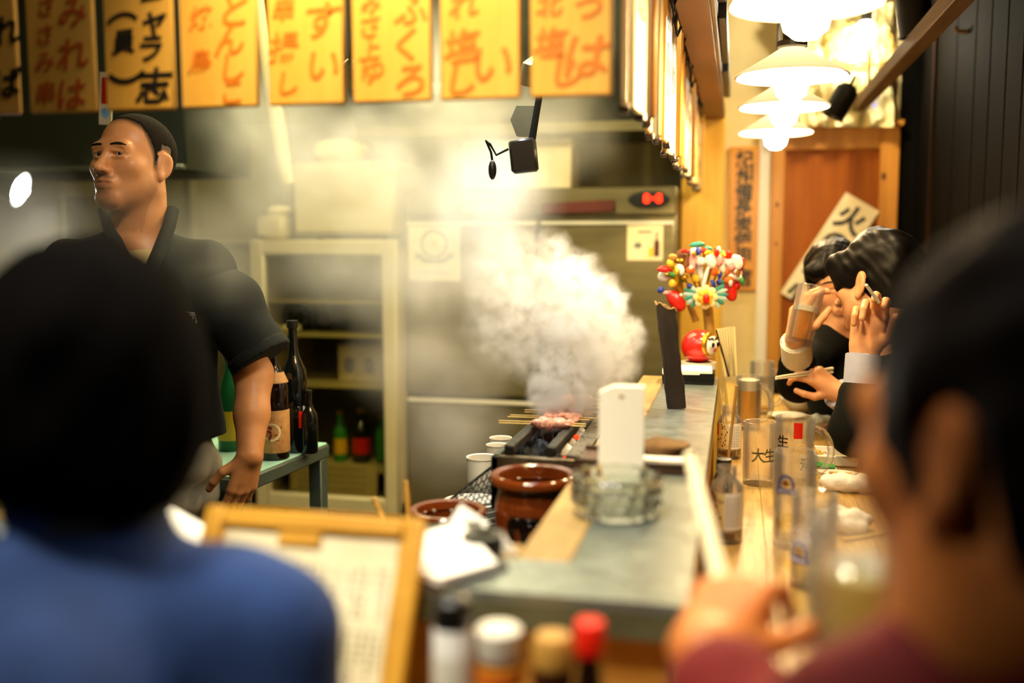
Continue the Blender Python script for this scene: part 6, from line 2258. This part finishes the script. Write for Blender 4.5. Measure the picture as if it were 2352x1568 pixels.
# T-shirt under the jacket
F = Field()
F.ell(Pd(320, 745, DC + .06), (.160, .108, .205), np.stack([cr, cf, cu], 1), .05)
F.cap(nb + np.array([0, 0, -.03]), Pd(320, 640, DC + .02), .082, .09, .03)
F.cap(hf.p((0, -.0, -.06)) - cf * .02, nb + np.array([0, 0, .02]) - cf * .01, .062, .071, .01, True)
F.cut(Pd(318, 574, DC - .06), cu * 1.0 - cf * .25)
body_obj('tshirt', F.solve(.007), TSHIRT, chef)
# jacket: body with a V opening, sleeves, lapels
wv = wave(3, 26, .004, 6)
F = Field()
F.cap(nb + np.array([0, 0, -.01]), shR + np.array([0, 0, .005]), .075, .074, .05)
F.cap(nb + np.array([0, 0, -.01]), shL + np.array([0, 0, .005]), .075, .074, .05)
RR = np.stack([cr, cf, cu], 1)
F.ell(Pd(320, 745, DC + .06), (.185, .130, .215), RR, .06)
F.ell(Pd(322, 920, DC + .06), (.195, .138, .21), RR, .06)
F.ell(Pd(325, 1030, DC + .06), (.205, .140, .15), RR, .05)
F.cut(Pd(420, 1046, DC - .07), -cu + cr * .42)
F.cap(hf.p((0, .0, -.05)), nb + np.array([0, 0, .03]), .064, .076, .008, True)
F.cap(Pd(331, 645, DC - .075), Pd(314, 520, DC - .01), .004, .074, .006, True)
JK = F.solve(.0065, noise=wv)
jk = body_obj('jacket', JK, CLOTH, chef)
for sh, el_, side in ((shR, Pd(600, 822, DC + .05), 1), (shL, Pd(48, 850, DC + .07), -1)):
    F = Field()
    ax0 = unit(el_ - sh)
    F.chain([sh - cr * side * .03, sh + ax0 * .10, el_ + ax0 * .06], [.070, .080, .074], .03)
    F.cut(el_, unit(ax0 + cr * side * .15))
    body_obj('jacket_sleeve', F.solve(.0065, noise=wave(8 + side, 30, .004, 6)), CLOTH, chef)
    F = Field()
    F.cap(el_ - ax0 * .016, el_ - ax0 * .004, .079, .080, .01)
    F.cut(el_ + ax0 * .004, ax0)
    F.cut(el_ - ax0 * .026, -ax0)
    body_obj('sleeve_cuff', F.solve(.006), CLOTH, chef)
for pts in (((396, 484, .05), (388, 520, .0), (366, 575, -.055), (338, 640, -.085), (322, 700, -.095)), ((240, 486, .05), (250, 520, .0), (278, 580, -.055), (318, 640, -.080))):
    P = [Pd(px, py, DC + dd) for px, py, dd in pts]
    mb = MB()
    mb.tube(P, [.016] * (len(P) - 1) + [.010], 10)
    mb.obj('lapel', CLOTH, chef)
# embroidery on the chest
v2 = MB()
for ch, px, py, s in (('添', 438, 727, 24), ('峰', 461, 734, 26)):
    gv, gf = text_verts(ch, .03)
    pts = []
    for q in gv:
        p = onto(JK, px + q[0] * s, py - q[1] * s + q[0] * 3, .0016)
        pts.append(p if p is not None else Pd(px, py, DC - .1))
    v2.add(pts, gf)
v2.obj('embroidered_lettering', mat('white_thread', '#D8D0BC', .7), chef, smooth=False)
# trousers and apron
F = Field()
F.ell(Pd(325, 1075, DC + .06), (.185, .125, .15), RR, .05)
for s in (-1, 1):
    h0 = hip + cr * s * .088
    F.chain([h0, np.array([h0[0], h0[1], .47]), np.array([h0[0], h0[1], .10])], [.105, .080, .066], .04)
body_obj('apron_trousers', F.solve(.011, noise=wave(5, 34, .007, 5)), APRON, chef)

# ------------------------------------------------ person in blue, seen from behind
DL = .90
pbl = thing('person', 'dark-haired person in a blue shirt seen from behind at the front counter', 'person')
hf = Frame(Pd(214, 905, DL), axes(unit(cf + cr * -.25 - cu * .10), cu))
F = Field()
add_head(F, hf)
nb = Pd(222, 1275, DL - .03)
F.cap(hf.p((0, -.03, -.07)), nb, .054, .056, .02)
sR, sL = Pd(596, 1478, DL - .01), Pd(-190, 1480, DL + .02)
mid = Pd(200, 1620, DL + .0)
F.cap(nb, sR, .040, .052, .02)
F.cap(nb, sL, .040, .052, .02)
F.cap(Pd(210, 1560, DL + .02) - np.array([0, .15, 0]), np.array([mid[0], mid[1] - .30, .62]), .13, .13, .06)
eR = sR + np.array([.05, -.05, -.165])
F.chain([sR, eR, eR + np.array([-.06, .09, .015])], [.052, .042, .034], .02)
eL = sL + np.array([-.05, -.05, -.165])
F.chain([sL, eL, eL + np.array([.10, .09, .015])], [.052, .042, .034], .02)
for e in (eR + np.array([-.06, .09, .015]), eL + np.array([.10, .09, .015])):
    add_hand(F, e, (0, 1, 0), (0, 0, 1), 1 if e is not None and e[0] < mid[0] else -1, [.3, .3, .35, .4])
for s in (-.09, .09):
    h0 = np.array([mid[0] + s, mid[1] - .32, .52])
    F.chain([h0, h0 + np.array([0, .36, .0]), h0 + np.array([0, .36, -.46])], [.085, .06, .045], .03)
VF = F.solve(.011, [(hf.o - .13, hf.o + .13, .005)])
body_obj('body', VF, SKIN, pbl)
F = Field()
F.ell((0, -.020, .036), (.097, .115, .106), None, .02, False, hf)
F.ell((0, -.052, -.030), (.088, .075, .085), None, .03, False, hf)
for s in (-1, 1):
    F.ell((s * .072, -.01, -.02), (.024, .055, .07), None, .03, False, hf)
F.ell((0, .075, -.04), (.07, .05, .075), None, .02, True, hf)
w1 = wave(31, 60, .003, 6)
F.ell((0, -.045, -.075), (.062, .055, .055), None, .03, False, hf)
body_obj('hair', F.solve(.005, noise=w1), HAIR3, pbl)
F = Field()
F.cap(nb + np.array([0, 0, -.026]), sR, .064, .068, .03)
F.cap(nb + np.array([0, 0, -.026]), sL, .064, .068, .03)
F.cap(Pd(210, 1560, DL + .02) - np.array([0, .15, 0]), np.array([mid[0], mid[1] - .30, .60]), .152, .150, .06)
F.chain([sR + np.array([0, 0, .0]), eR], [.071, .058], .03)
F.chain([sL, eL], [.071, .058], .03)
F.ell(sR + np.array([-.015, -.01, .036]), (.055, .05, .045), None, .03)
F.cap(nb + np.array([0, 0, -.03]), hf.p((0, -.034, -.092)), .072, .066, .015)
F.cap(hf.p((0, -.028, -.04)), hf.p((0, -.034, -.105)), .054, .056, .006, True)
body_obj('shirt', F.solve(.008, noise=wave(12, 24, .005, 5)), BLUE, pbl)
ring = []
for k in range(25):
    a = 2 * PI * k / 24
    ring.append(hf.p((.062 * math.cos(a), -.034 + .062 * math.sin(a), -.094 + .010 * math.sin(a))))
MB().tube(ring, .010, 8).obj('collar', mat('dark_collar', '#15181A', .8), pbl)
F = Field()
for s in (-.09, .09):
    h0 = np.array([mid[0] + s, mid[1] - .32, .52])
    F.chain([h0, h0 + np.array([0, .36, .0]), h0 + np.array([0, .36, -.42])], [.10, .075, .06], .03)
F.cap(h0 + np.array([-.18, 0, .04]), h0 + np.array([0, 0, .04]), .12, .12, .03)
body_obj('trousers', F.solve(.013), NAVY, pbl)

# ------------------------------------------------ person in maroon, seen from behind, near the lens
DR = .62
pmr = thing('person', 'dark-haired person in a maroon shirt holding chopsticks close to the lens', 'person')
hf = Frame(Pd(2378, 1000, DR), axes(unit(cf + cr * -.42 - cu * .12), cu))
F = Field()
add_head(F, hf, 1.12)
nb = Pd(2392, 1420, DR - .02)
F.cap(hf.p((0, -.03, -.06)), nb, .062, .068, .03)
sL, sR = Pd(2045, 1755, DR - .01), Pd(2860, 1720, DR)
F.cap(nb, sL, .050, .055, .05)
F.cap(nb, sR, .050, .055, .05)
mid = Pd(2400, 1750, DR)
F.cap(Pd(2430, 2020, DR + .02) - np.array([0, .08, 0]), np.array([mid[0], mid[1] - .20, .62]), .13, .13, .05)
eL = Pd(1810, 1850, .70)
wL = Pd(1618, 1500, .80)
F.chain([sL, eL, (eL * .5 + wL * .5), wL], [.052, .042, .036, .029], .02)
tipsM = add_hand(F, wL, unit(cr * .50 + cu * .42 + cf * .76), unit(cu * .85 - cr * .25 - cf * .35), -1, [.75, .9, 1.0, 1.05], .92, thumb=(.3, .3))
eR = sR + np.array([.05, .04, -.17])
F.chain([sR, eR, eR + np.array([-.08, .14, -.0])], [.052, .042, .03], .02)
add_hand(F, eR + np.array([-.08, .14, 0]), (-.3, 1, 0), (0, 0, 1), 1, [.3, .3, .35, .4])
for s in (-.09, .09):
    h0 = np.array([mid[0] + s, mid[1] - .16, .52])
    F.chain([h0, h0 + np.array([0, .36, 0]), h0 + np.array([0, .36, -.46])], [.085, .06, .045], .03)
VF = F.solve(.011, [(hf.o - .13, hf.o + .13, .005), (wL - .03, wL + np.array([.13, .09, .09]), .0035)])
body_obj('body', VF, skin_mat('skin_lamplit', '#CC7434', '#D6823E', '#94523A', '#7A4C2C', rough=.45, scale=(30, 30, 30), spec=.4), pmr)  # more orange base colour stands in for lamplight on the cheek
F = Field()
F.ell((0, -.020, .022), (.099, .118, .122), None, .02, False, hf)
F.ell((0, -.055, -.015), (.086, .072, .080), None, .03, False, hf)
for s in (-1, 1):
    F.ell((s * .102, -.014, -.020), (.034, .034, .046), None, .015, True, hf)
F.ell((0, .080, -.04), (.07, .05, .08), None, .02, True, hf)
body_obj('hair', F.solve(.005, noise=wave(33, 60, .003, 6)), HAIR2, pmr)
F = Field()
F.cap(nb + np.array([0, 0, -.022]), sL, .070, .068, .05)
F.cap(nb + np.array([0, 0, -.022]), sR, .070, .068, .05)
F.cap(Pd(2430, 2030, DR + .02) - np.array([0, .08, 0]), np.array([mid[0], mid[1] - .20, .60]), .150, .150, .05)
F.chain([sL, eL, eL * .3 + wL * .7], [.068, .058, .046], .03)
F.chain([sR, eR, eR + np.array([-.05, .09, 0])], [.068, .056, .044], .03)
F.cap(hf.p((0, -.02, -.08)), nb + np.array([0, 0, .02]), .062, .072, .006, True)
body_obj('shirt', F.solve(.008, noise=wave(14, 24, .005, 5)), MAROON, pmr)
F = Field()
for s in (-.09, .09):
    h0 = np.array([mid[0] + s, mid[1] - .16, .52])
    F.chain([h0, h0 + np.array([0, .36, .0]), h0 + np.array([0, .36, -.42])], [.10, .075, .06], .03)
F.cap(h0 + np.array([-.18, 0, .04]), h0 + np.array([0, 0, .04]), .12, .12, .03)
body_obj('trousers', F.solve(.013), NAVY, pmr)
# the chopsticks in that hand and the big lemon drink before the person
ca, cb = Pd(1580, 1045, 1.16), Pd(1668, 1420, .84)
o = thing('chopsticks', 'pair of pale chopsticks standing up from the hand near the lens', 'chopsticks', cb)
for k in range(2):
    MB().tube([cr * .006 * k, (ca - cb) * .55 + cr * .005 * k, ca - cb + cr * .003 * k], [.0052, .0054, .0046], 8).obj('chopstick', M['pales'], o)
gp = Pd(1952, 1500, .86)
gp = Pd(1958, 1492, .90)
lm = thing('lemon_drink', 'big mug of cloudy lemon drink with ice held before the maroon shirt', 'mug', gp)
Rg, hg = .044, .122
mug_parts(lm, Rg, hg, True, math.radians(186), base=.010)
liquid(lm, Rg, .0105, .074, 'lemon')
for k, (dx, dy, dz) in enumerate(((-.012, -.010, .076), (.014, .004, .078), (-.004, .014, .074), (.016, -.016, .070))):
    MB().box((dx, dy, dz), (.024, .022, .020), rotm(.4 * k, .3, .7 * k), .004).obj('ice_cube', M['ice'], lm)

# ------------------------------------------------ smoker in a dark suit
psm = thing('person', 'man in a dark suit raising a cigarette, head turned away to his neighbour', 'person')
DS = 2.60
hf = Frame(Pd(2012, 650, DS), axes(unit(view(2012, 650)[1] * .60 - view(2012, 650)[0] * .80 - cu * .14), unit(cu + cr * .1)))
F = Field()
add_head(F, hf)
nb = Pd(2050, 800, DS + .02)
F.cap(hf.p((0, -.03, -.07)), nb, .056, .060, .03)
sN, sF = Pd(2110, 880, DS - .12), Pd(2060, 880, DS + .24)
F.cap(nb, sN, .055, .056, .05)
F.cap(nb, sF, .055, .056, .05)
hipc = np.array([min(.63, nb[0] + .06), nb[1] + .02, .56])
F.cap(nb + np.array([.01, 0, -.14]), hipc, .115, .115, .05)
eN, wN = Pd(1968, 985, DS - .20), Pd(1985, 812, DS - .19)
F.chain([sN, eN, (eN + wN) / 2, wN], [.050, .042, .036, .027], .02)
HF = unit(cu * 1.0 + cr * .12)
tipS = add_hand(F, wN, HF, unit(cf * .90 + cr * .42), 1, [.80, .78, 1.10, 1.2], 1.12, thumb=(.35, .55), spread=.05)
eF, wF = Pd(2000, 965, DS + .16), Pd(1922, 900, DS + .10)
F.chain([sF, eF, (eF + wF) / 2, wF], [.050, .042, .036, .026], .02)
tipC = add_hand(F, wF, unit(-cr * .8 + cu * .62), unit(cu * .5 - cf * .8 + cr * .3), 1, [.75, .8, 1.0, 1.05], .92, thumb=(.35, .25))
for s in (-.10, .10):
    h0 = hipc + np.array([0, s, -.03])
    F.chain([h0, h0 + np.array([-.36, 0, .0]), h0 + np.array([-.36, 0, -.46])], [.085, .06, .045], .03)
VF = F.solve(.012, [(hf.o - .125, hf.o + .125, .0034), (np.minimum(wN, tipS[1]) - .045, np.maximum(wN, tipS[1]) + .045, .0026), (np.minimum(wF, tipC[1]) - .04, np.maximum(wF, tipC[1]) + .04, .003)])
body_obj('body', VF, SKIN2, psm)
F = Field()
F.ell((0, -.018, .050), (.088, .108, .092), None, .02, False, hf)
F.ell((0, -.060, -.010), (.080, .062, .070), None, .03, False, hf)
for s in (-1, 1):
    F.ell((s * .070, .030, .030), (.020, .040, .048), rotm(.3, 0, 0), .02, False, hf)
    F.ell((s * .045, .070, .050), (.040, .035, .038), None, .02, False, hf)
    F.ell((s * .062, .064, .005), (.014, .020, .034), None, .015, False, hf)
    F.ell((s * .084, -.012, -.012), (.012, .022, .034), None, .008, True, hf)
F.ell((0, .105, -.015), (.045, .04, .05), None, .01, True, hf)
body_obj('hair', F.solve(.0034, noise=lambda x, y, z: wave(41, 150, .0011, 6)(x, y, z) + wave(42, 45, .0035, 5)(x, y, z)), HAIR, psm)
eyes(psm, hf)
F = Field()
F.cap(nb + np.array([0, 0, -.04]), sN, .066, .068, .05)
F.cap(nb + np.array([0, 0, -.04]), sF, .066, .068, .05)
F.cap(nb + np.array([.01, 0, -.16]), hipc, .135, .140, .05)
F.chain([sN, eN, eN * .56 + wN * .44], [.068, .062, .052], .03)
F.chain([sF, eF, eF * .5 + wF * .5], [.066, .058, .051], .03)
F.cap(hf.p((0, -.02, -.09)), nb + np.array([0, 0, .01]), .054, .066, .006, True)
body_obj('suit_jacket', F.solve(.0075, noise=wave(15, 30, .004, 5)), SUIT, psm)
for e_, w_ in ((eN, wN), (eF, wF)):
    d = unit(w_ - e_)
    b_ = e_ * .78 + w_ * .22
    MB().tube([b_ + d * .0, b_ + d * .03, w_ - d * .004, w_ - d * .002, w_ - d * .012], [.036, .041, .0435, .041, .038], 20).obj('shirt_cuff', SHIRT, psm)
MB().ball(wN - unit(wN - eN) * .022 - cf * .038, .004, 8, 6).obj('cuff_button', M['china'], psm)
ring = [nb + np.array([0, 0, .012]) + cr * .064 * math.cos(a) + cf * .062 * math.sin(a) for a in np.linspace(0, 2 * PI, 21)]
MB().tube(ring, .010, 8).obj('shirt_collar', SHIRTW, psm)
F = Field()
for s in (-.10, .10):
    h0 = hipc + np.array([0, s, -.03])
    F.chain([h0, h0 + np.array([-.36, 0, .0]), h0 + np.array([-.36, 0, -.42])], [.10, .072, .058], .03)
F.cap(hipc + np.array([0, -.1, 0]), hipc + np.array([0, .1, 0]), .12, .12, .03)
body_obj('trousers', F.solve(.013), NAVY, psm)
mid_f = (tipS[0] + tipS[1]) / 2
dv = unit(Pd(1975, 653, DS - .24) - Pd(2019, 712, DS - .20))
cg0, cg1 = mid_f + dv * .060, mid_f - dv * .022
cgc = thing('cigarette', 'white cigarette with a tan filter between the raised fingers', 'cigarette', cg1)
d = cg0 - cg1
MB().tube([d * .27, d], .0042, 10).obj('paper_tube', M['paper'], cgc)
MB().tube([np.zeros(3), d * .27], .0042, 10).obj('filter', M['orange'], cgc)
MB().ball(d * 1.0, .0042, 8, 6).obj('ash_tip', M['ash'], cgc)
# chopsticks in the other hand
c0, c1 = Pd(1782, 866, DS + .02), Pd(1912, 846, DS + .14)
o = thing('chopsticks', 'chopsticks held level in the pinkish hand behind the beer mugs', 'chopsticks', c1)
for k in range(2):
    MB().tube([cu * -.010 * k, c0 - c1 + cu * (-.004 * k)], [.0046, .0030], 8).obj('chopstick', mat('pale_chopstick', '#E8DCC0', .5), o)

# ------------------------------------------------ drinker farther along
pdk = thing('person', 'man in a black suit tilting a beer mug to his face, farthest along the counter', 'person')
DD = 3.0
hf = Frame(Pd(1924, 650, DD), axes(unit(-cf * .90 - cr * .22 - cu * .12), unit(cu - cr * .22)))
F = Field()
add_head(F, hf)
for x in (-1, 1):
    F.ell((x * .031, .0925, .0002), (.0135, .012, .0034), None, .0018, True, hf)
nb = Pd(1962, 770, DD + .03)
F.cap(hf.p((0, -.025, -.07)), nb, .056, .062, .03)
sN, sF = Pd(1880, 800, DD - .02), Pd(2060, 800, DD + .05)
F.cap(nb, sN, .052, .055, .05)
F.cap(nb, sF, .052, .055, .05)
hipc = np.array([.52, nb[1] + .05, .56])
F.cap(nb + np.array([0, 0, -.16]), hipc, .11, .115, .05)
eN, wN = Pd(1836, 872, DD - .20), Pd(1826, 778, DD - .34)
F.chain([sN, eN, (eN + wN) / 2, wN], [.048, .042, .036, .026], .02)
tipD = add_hand(F, wN, unit(cu * 1.0 + cr * .12), unit(-cr * .85 - cf * .3 + cu * .1), -1, [.55, .62, .68, .72], .98, thumb=(.35, .45))
eF = sF + np.array([.02, -.1, -.22])
wF = np.array([.40, eF[1] - .12, ZT + .03])
F.chain([sF, eF, wF], [.048, .042, .027], .02)
add_hand(F, wF, (-1, -.2, 0), (0, 0, 1), 1, [.3, .3, .35, .4])
for s in (-.10, .10):
    h0 = hipc + np.array([0, s, -.03])
    F.chain([h0, h0 + np.array([-.32, 0, .0]), h0 + np.array([-.32, 0, -.46])], [.085, .06, .045], .03)
VF = F.solve(.012, [(hf.o - .125, hf.o + .125, .0028), (np.minimum(wN, tipD[1]) - .05, np.maximum(wN, tipD[1]) + .05, .003)])
DKB = body_obj('body', VF, SKIN2, pdk)
face_paint(DKB, VF, hf, False)
brows(pdk, VF, hf, HAIR, .0028)
eyes(pdk, hf)
F = Field()
F.ell((0, -.020, .048), (.085, .106, .090), None, .02, False, hf)
F.ell((0, -.060, -.010), (.080, .062, .070), None, .03, False, hf)
for s in (-1, 1):
    F.ell((s * .050, .062, .064), (.042, .034, .026), None, .02, False, hf)
    F.ell((s * .074, .015, .02), (.016, .03, .04), None, .02, False, hf)
    F.ell((s * .084, -.012, -.012), (.012, .022, .034), None, .008, True, hf)
F.ell((0, .105, -.012), (.06, .05, .058), None, .01, True, hf)
body_obj('hair', F.solve(.0036, noise=lambda x, y, z: wave(51, 150, .0011, 6)(x, y, z) + wave(52, 45, .0035, 5)(x, y, z)), HAIR, pdk)
F = Field()
F.cap(nb + np.array([0, 0, -.04]), sN, .064, .066, .05)
F.cap(nb + np.array([0, 0, -.04]), sF, .064, .066, .05)
F.cap(nb + np.array([0, 0, -.18]), hipc, .135, .140, .05)
F.chain([sN, eN, eN * .6 + wN * .4], [.062, .053, .050], .03)
F.chain([sF, eF, eF * .4 + wF * .6], [.066, .056, .044], .03)
F.cap(hf.p((0, .0, -.08)), nb + np.array([0, 0, .01]), .054, .064, .006, True)
body_obj('suit_jacket', F.solve(.0075, noise=wave(16, 30, .004, 5)), SUIT, pdk)
d = unit(wN - eN)
b_ = eN * .6 + wN * .4
MB().tube([b_, b_ + d * .02, wN - d * .012, wN - d * .010, wN - d * .02], [.042, .042, .040, .036, .034], 20).obj('shirt_cuff', SHIRTW, pdk)
F = Field()
for s in (-.10, .10):
    h0 = hipc + np.array([0, s, -.03])
    F.chain([h0, h0 + np.array([-.32, 0, .0]), h0 + np.array([-.32, 0, -.42])], [.10, .072, .058], .03)
F.cap(hipc + np.array([0, -.1, 0]), hipc + np.array([0, .1, 0]), .12, .12, .03)
body_obj('trousers', F.solve(.013), NAVY, pdk)
g0_, g1_ = Pd(1834, 790, DD - .36), Pd(1866, 650, DD - .36)
up_ = unit(g1_ - g0_)
Rg_ = np.stack([unit(np.cross(cf, up_)) * -1, unit(np.cross(up_, np.cross(cf, up_)) ), up_], 1)
Rg_[:, 1] = np.cross(Rg_[:, 2], Rg_[:, 0])
dg_ = thing('beer_mug', 'tilted beer mug with amber beer lifted in the far man\'s hand', 'mug', g0_, Matrix(Rg_.tolist()).to_euler())
mug_parts(dg_, .036, .158, False)
liquid(dg_, .036, .0145, .088, 'amber', name='beer')
MB().lathe([(.001, .088), (.0308, .0885), (.0308, .104), (.001, .105)], 28).obj('beer_foam', M['foam'], dg_)

# ================================================================ SMOKE
def vol_mat(name, col, dens, aniso=.2):
    m = bpy.data.materials.new(name)
    m.use_nodes = True
    nt = m.node_tree
    nt.nodes.clear()
    out = nt.nodes.new('ShaderNodeOutputMaterial')
    at_ = nt.nodes.new('ShaderNodeAttribute')
    at_.attribute_name = 'density'
    mu = nt.nodes.new('ShaderNodeMath')
    mu.operation = 'MULTIPLY'
    mu.inputs[1].default_value = dens
    nt.links.new(at_.outputs['Fac'], mu.inputs[0])
    sc = nt.nodes.new('ShaderNodeVolumeScatter')
    sc.inputs['Color'].default_value = col
    sc.inputs['Anisotropy'].default_value = aniso
    nt.links.new(mu.outputs[0], sc.inputs['Density'])
    nt.links.new(sc.outputs[0], out.inputs['Volume'])
    return m


def smoke_obj(name, lo, hi, res, blobs, nscale, namp, edge, m, label, fade=0.0, gain=3.2):
    """Fog grid: blobs = (centre, radius, weight); noise billows the outline."""
    ng = bpy.data.node_groups.new(name, 'GeometryNodeTree')
    ng.interface.new_socket('Geometry', in_out='INPUT', socket_type='NodeSocketGeometry')
    ng.interface.new_socket('Geometry', in_out='OUTPUT', socket_type='NodeSocketGeometry')
    N, Lk = ng.nodes, ng.links
    go = N.new('NodeGroupOutput')
    pos = N.new('GeometryNodeInputPosition')
    def math_(op, a, b=None, c=None, clamp=False):
        n = N.new('ShaderNodeMath')
        n.operation = op
        n.use_clamp = clamp
        for k, q in enumerate((a, b, c)):
            if q is None:
                continue
            if hasattr(q, 'links'):
                Lk.new(q, n.inputs[k])
            else:
                n.inputs[k].default_value = q
        return n.outputs[0]
    def noise(scale, detail, dist=0.0, vec=None, rough=.6):
        n = N.new('ShaderNodeTexNoise')
        n.inputs['Scale'].default_value = scale
        n.inputs['Detail'].default_value = detail
        n.inputs['Roughness'].default_value = rough
        n.inputs['Distortion'].default_value = dist
        Lk.new(vec or pos.outputs[0], n.inputs['Vector'])
        return n
    # warp the position so that the smoke curls
    w = noise(nscale * .6, 2)
    vm = N.new('ShaderNodeVectorMath')
    vm.operation = 'MULTIPLY_ADD'
    Lk.new(w.outputs['Color'], vm.inputs[0])
    vm.inputs[1].default_value = (namp * 1.6,) * 3
    Lk.new(pos.outputs[0], vm.inputs[2])
    vs = N.new('ShaderNodeVectorMath')
    vs.operation = 'SUBTRACT'
    Lk.new(vm.outputs[0], vs.inputs[0])
    vs.inputs[1].default_value = (namp * .8,) * 3
    wp_ = vs.outputs[0]
    total = None
    for (c, r, wt) in blobs:
        d = N.new('ShaderNodeVectorMath')
        d.operation = 'DISTANCE'
        Lk.new(wp_, d.inputs[0])
        d.inputs[1].default_value = tuple(map(float, c))
        # edge: soft step from the blob outline inwards, in units of its radius
        q = math_('DIVIDE', d.outputs['Value'], float(r))
        q = math_('SUBTRACT', 1.0, q)
        q = math_('DIVIDE', q, edge, clamp=True)
        q = math_('MULTIPLY', q, float(wt))
        total = q if total is None else math_('MAXIMUM', total, q)
    n1 = noise(nscale, 5, .6, wp_)
    t = math_('SUBTRACT', n1.outputs[0], .5)
    t = math_('MULTIPLY_ADD', t, gain, .55, clamp=False)
    t = math_('MAXIMUM', t, fade)
    t = math_('MINIMUM', t, 1.6)
    dens = math_('MULTIPLY', total, t)
    vc = N.new('GeometryNodeVolumeCube')
    Lk.new(dens, vc.inputs['Density'])
    vc.inputs['Background'].default_value = 0.0
    vc.inputs['Min'].default_value = tuple(map(float, lo))
    vc.inputs['Max'].default_value = tuple(map(float, hi))
    for k, a in enumerate(('Resolution X', 'Resolution Y', 'Resolution Z')):
        vc.inputs[a].default_value = max(4, int((hi[k] - lo[k]) / res))
    sm = N.new('GeometryNodeSetMaterial')
    sm.inputs['Material'].default_value = m
    Lk.new(vc.outputs[0], sm.inputs['Geometry'])
    Lk.new(sm.outputs[0], go.inputs[0])
    vd = bpy.data.volumes.new(name)
    o = bpy.data.objects.new(name, vd)
    COL.objects.link(o)
    md = o.modifiers.new('fog', 'NODES')
    md.node_group = ng
    vd.materials.append(m)
    o['kind'] = 'stuff'
    o['label'] = label
    o['category'] = 'smoke'
    return o


def B(px, py, d, rpx, wt):
    return (Pd(px, py, d), rpx * d / FPX, wt)


plume = [B(1275, 955, 2.19, 50, 1.3), B(1310, 930, 2.2, 62, 1.5), B(1270, 900, 2.2, 70, 1.5), B(1330, 890, 2.2, 90, 1.4), B(1290, 840, 2.22, 90, 1.0), B(1370, 830, 2.22, 105, 1.0), B(1395, 780, 2.24, 95, 1.0), B(1340, 750, 2.24, 125, 1.0),
         B(1375, 690, 2.26, 75, .9), B(1310, 660, 2.27, 100, .9), B(1275, 595, 2.28, 62, .7), B(1235, 700, 2.28, 125, .40), B(1180, 750, 2.3, 130, .16), B(1190, 630, 2.32, 140, .22), B(1230, 800, 2.25, 90, .30)]
lo = np.min([c - r for c, r, w in plume], 0) - .05
hi = np.max([c + r for c, r, w in plume], 0) + .08
lo -= .04
lo[2] = max(lo[2], ZG + .0)
smoke_obj('smoke_plume', lo, hi, .0055, plume, 30, .034, .45, vol_mat('smoke_white', (.985, .985, .985, 1), 26), 'thick white smoke billowing up from the meat skewers on the grill', fade=.0, gain=6.5)
haze = [B(1000, 480, 2.6, 200, .8), B(1050, 330, 2.7, 200, 1.0), B(900, 380, 2.8, 180, .8), B(800, 560, 2.8, 200, .55), B(1120, 480, 2.5, 190, .8), B(1150, 640, 2.5, 180, .5), B(1000, 800, 2.6, 200, .55),
        B(1040, 1000, 2.5, 150, .7), B(980, 620, 2.6, 200, .8), B(1250, 300, 2.7, 180, .5), B(700, 420, 2.7, 220, .45), B(480, 600, 2.7, 220, .22), B(620, 300, 2.9, 200, .35), B(1000, 180, 2.9, 180, .5), B(520, 560, 2.12, 150, .20), B(300, 480, 2.1, 150, .10), B(30, 560, 2.7, 210, .42)]
lo = np.min([c - r for c, r, w in haze], 0) - .05
hi = np.max([c + r for c, r, w in haze], 0) + .05
hi[0] = min(hi[0], -.19)
smoke_obj('smoke_haze', lo, hi, .03, haze, 5.5, .12, .9, vol_mat('smoke_thin', (.98, .97, .92, 1), 8), 'thin smoke haze drifting through the kitchen and over the cook', fade=.2, gain=5.0)
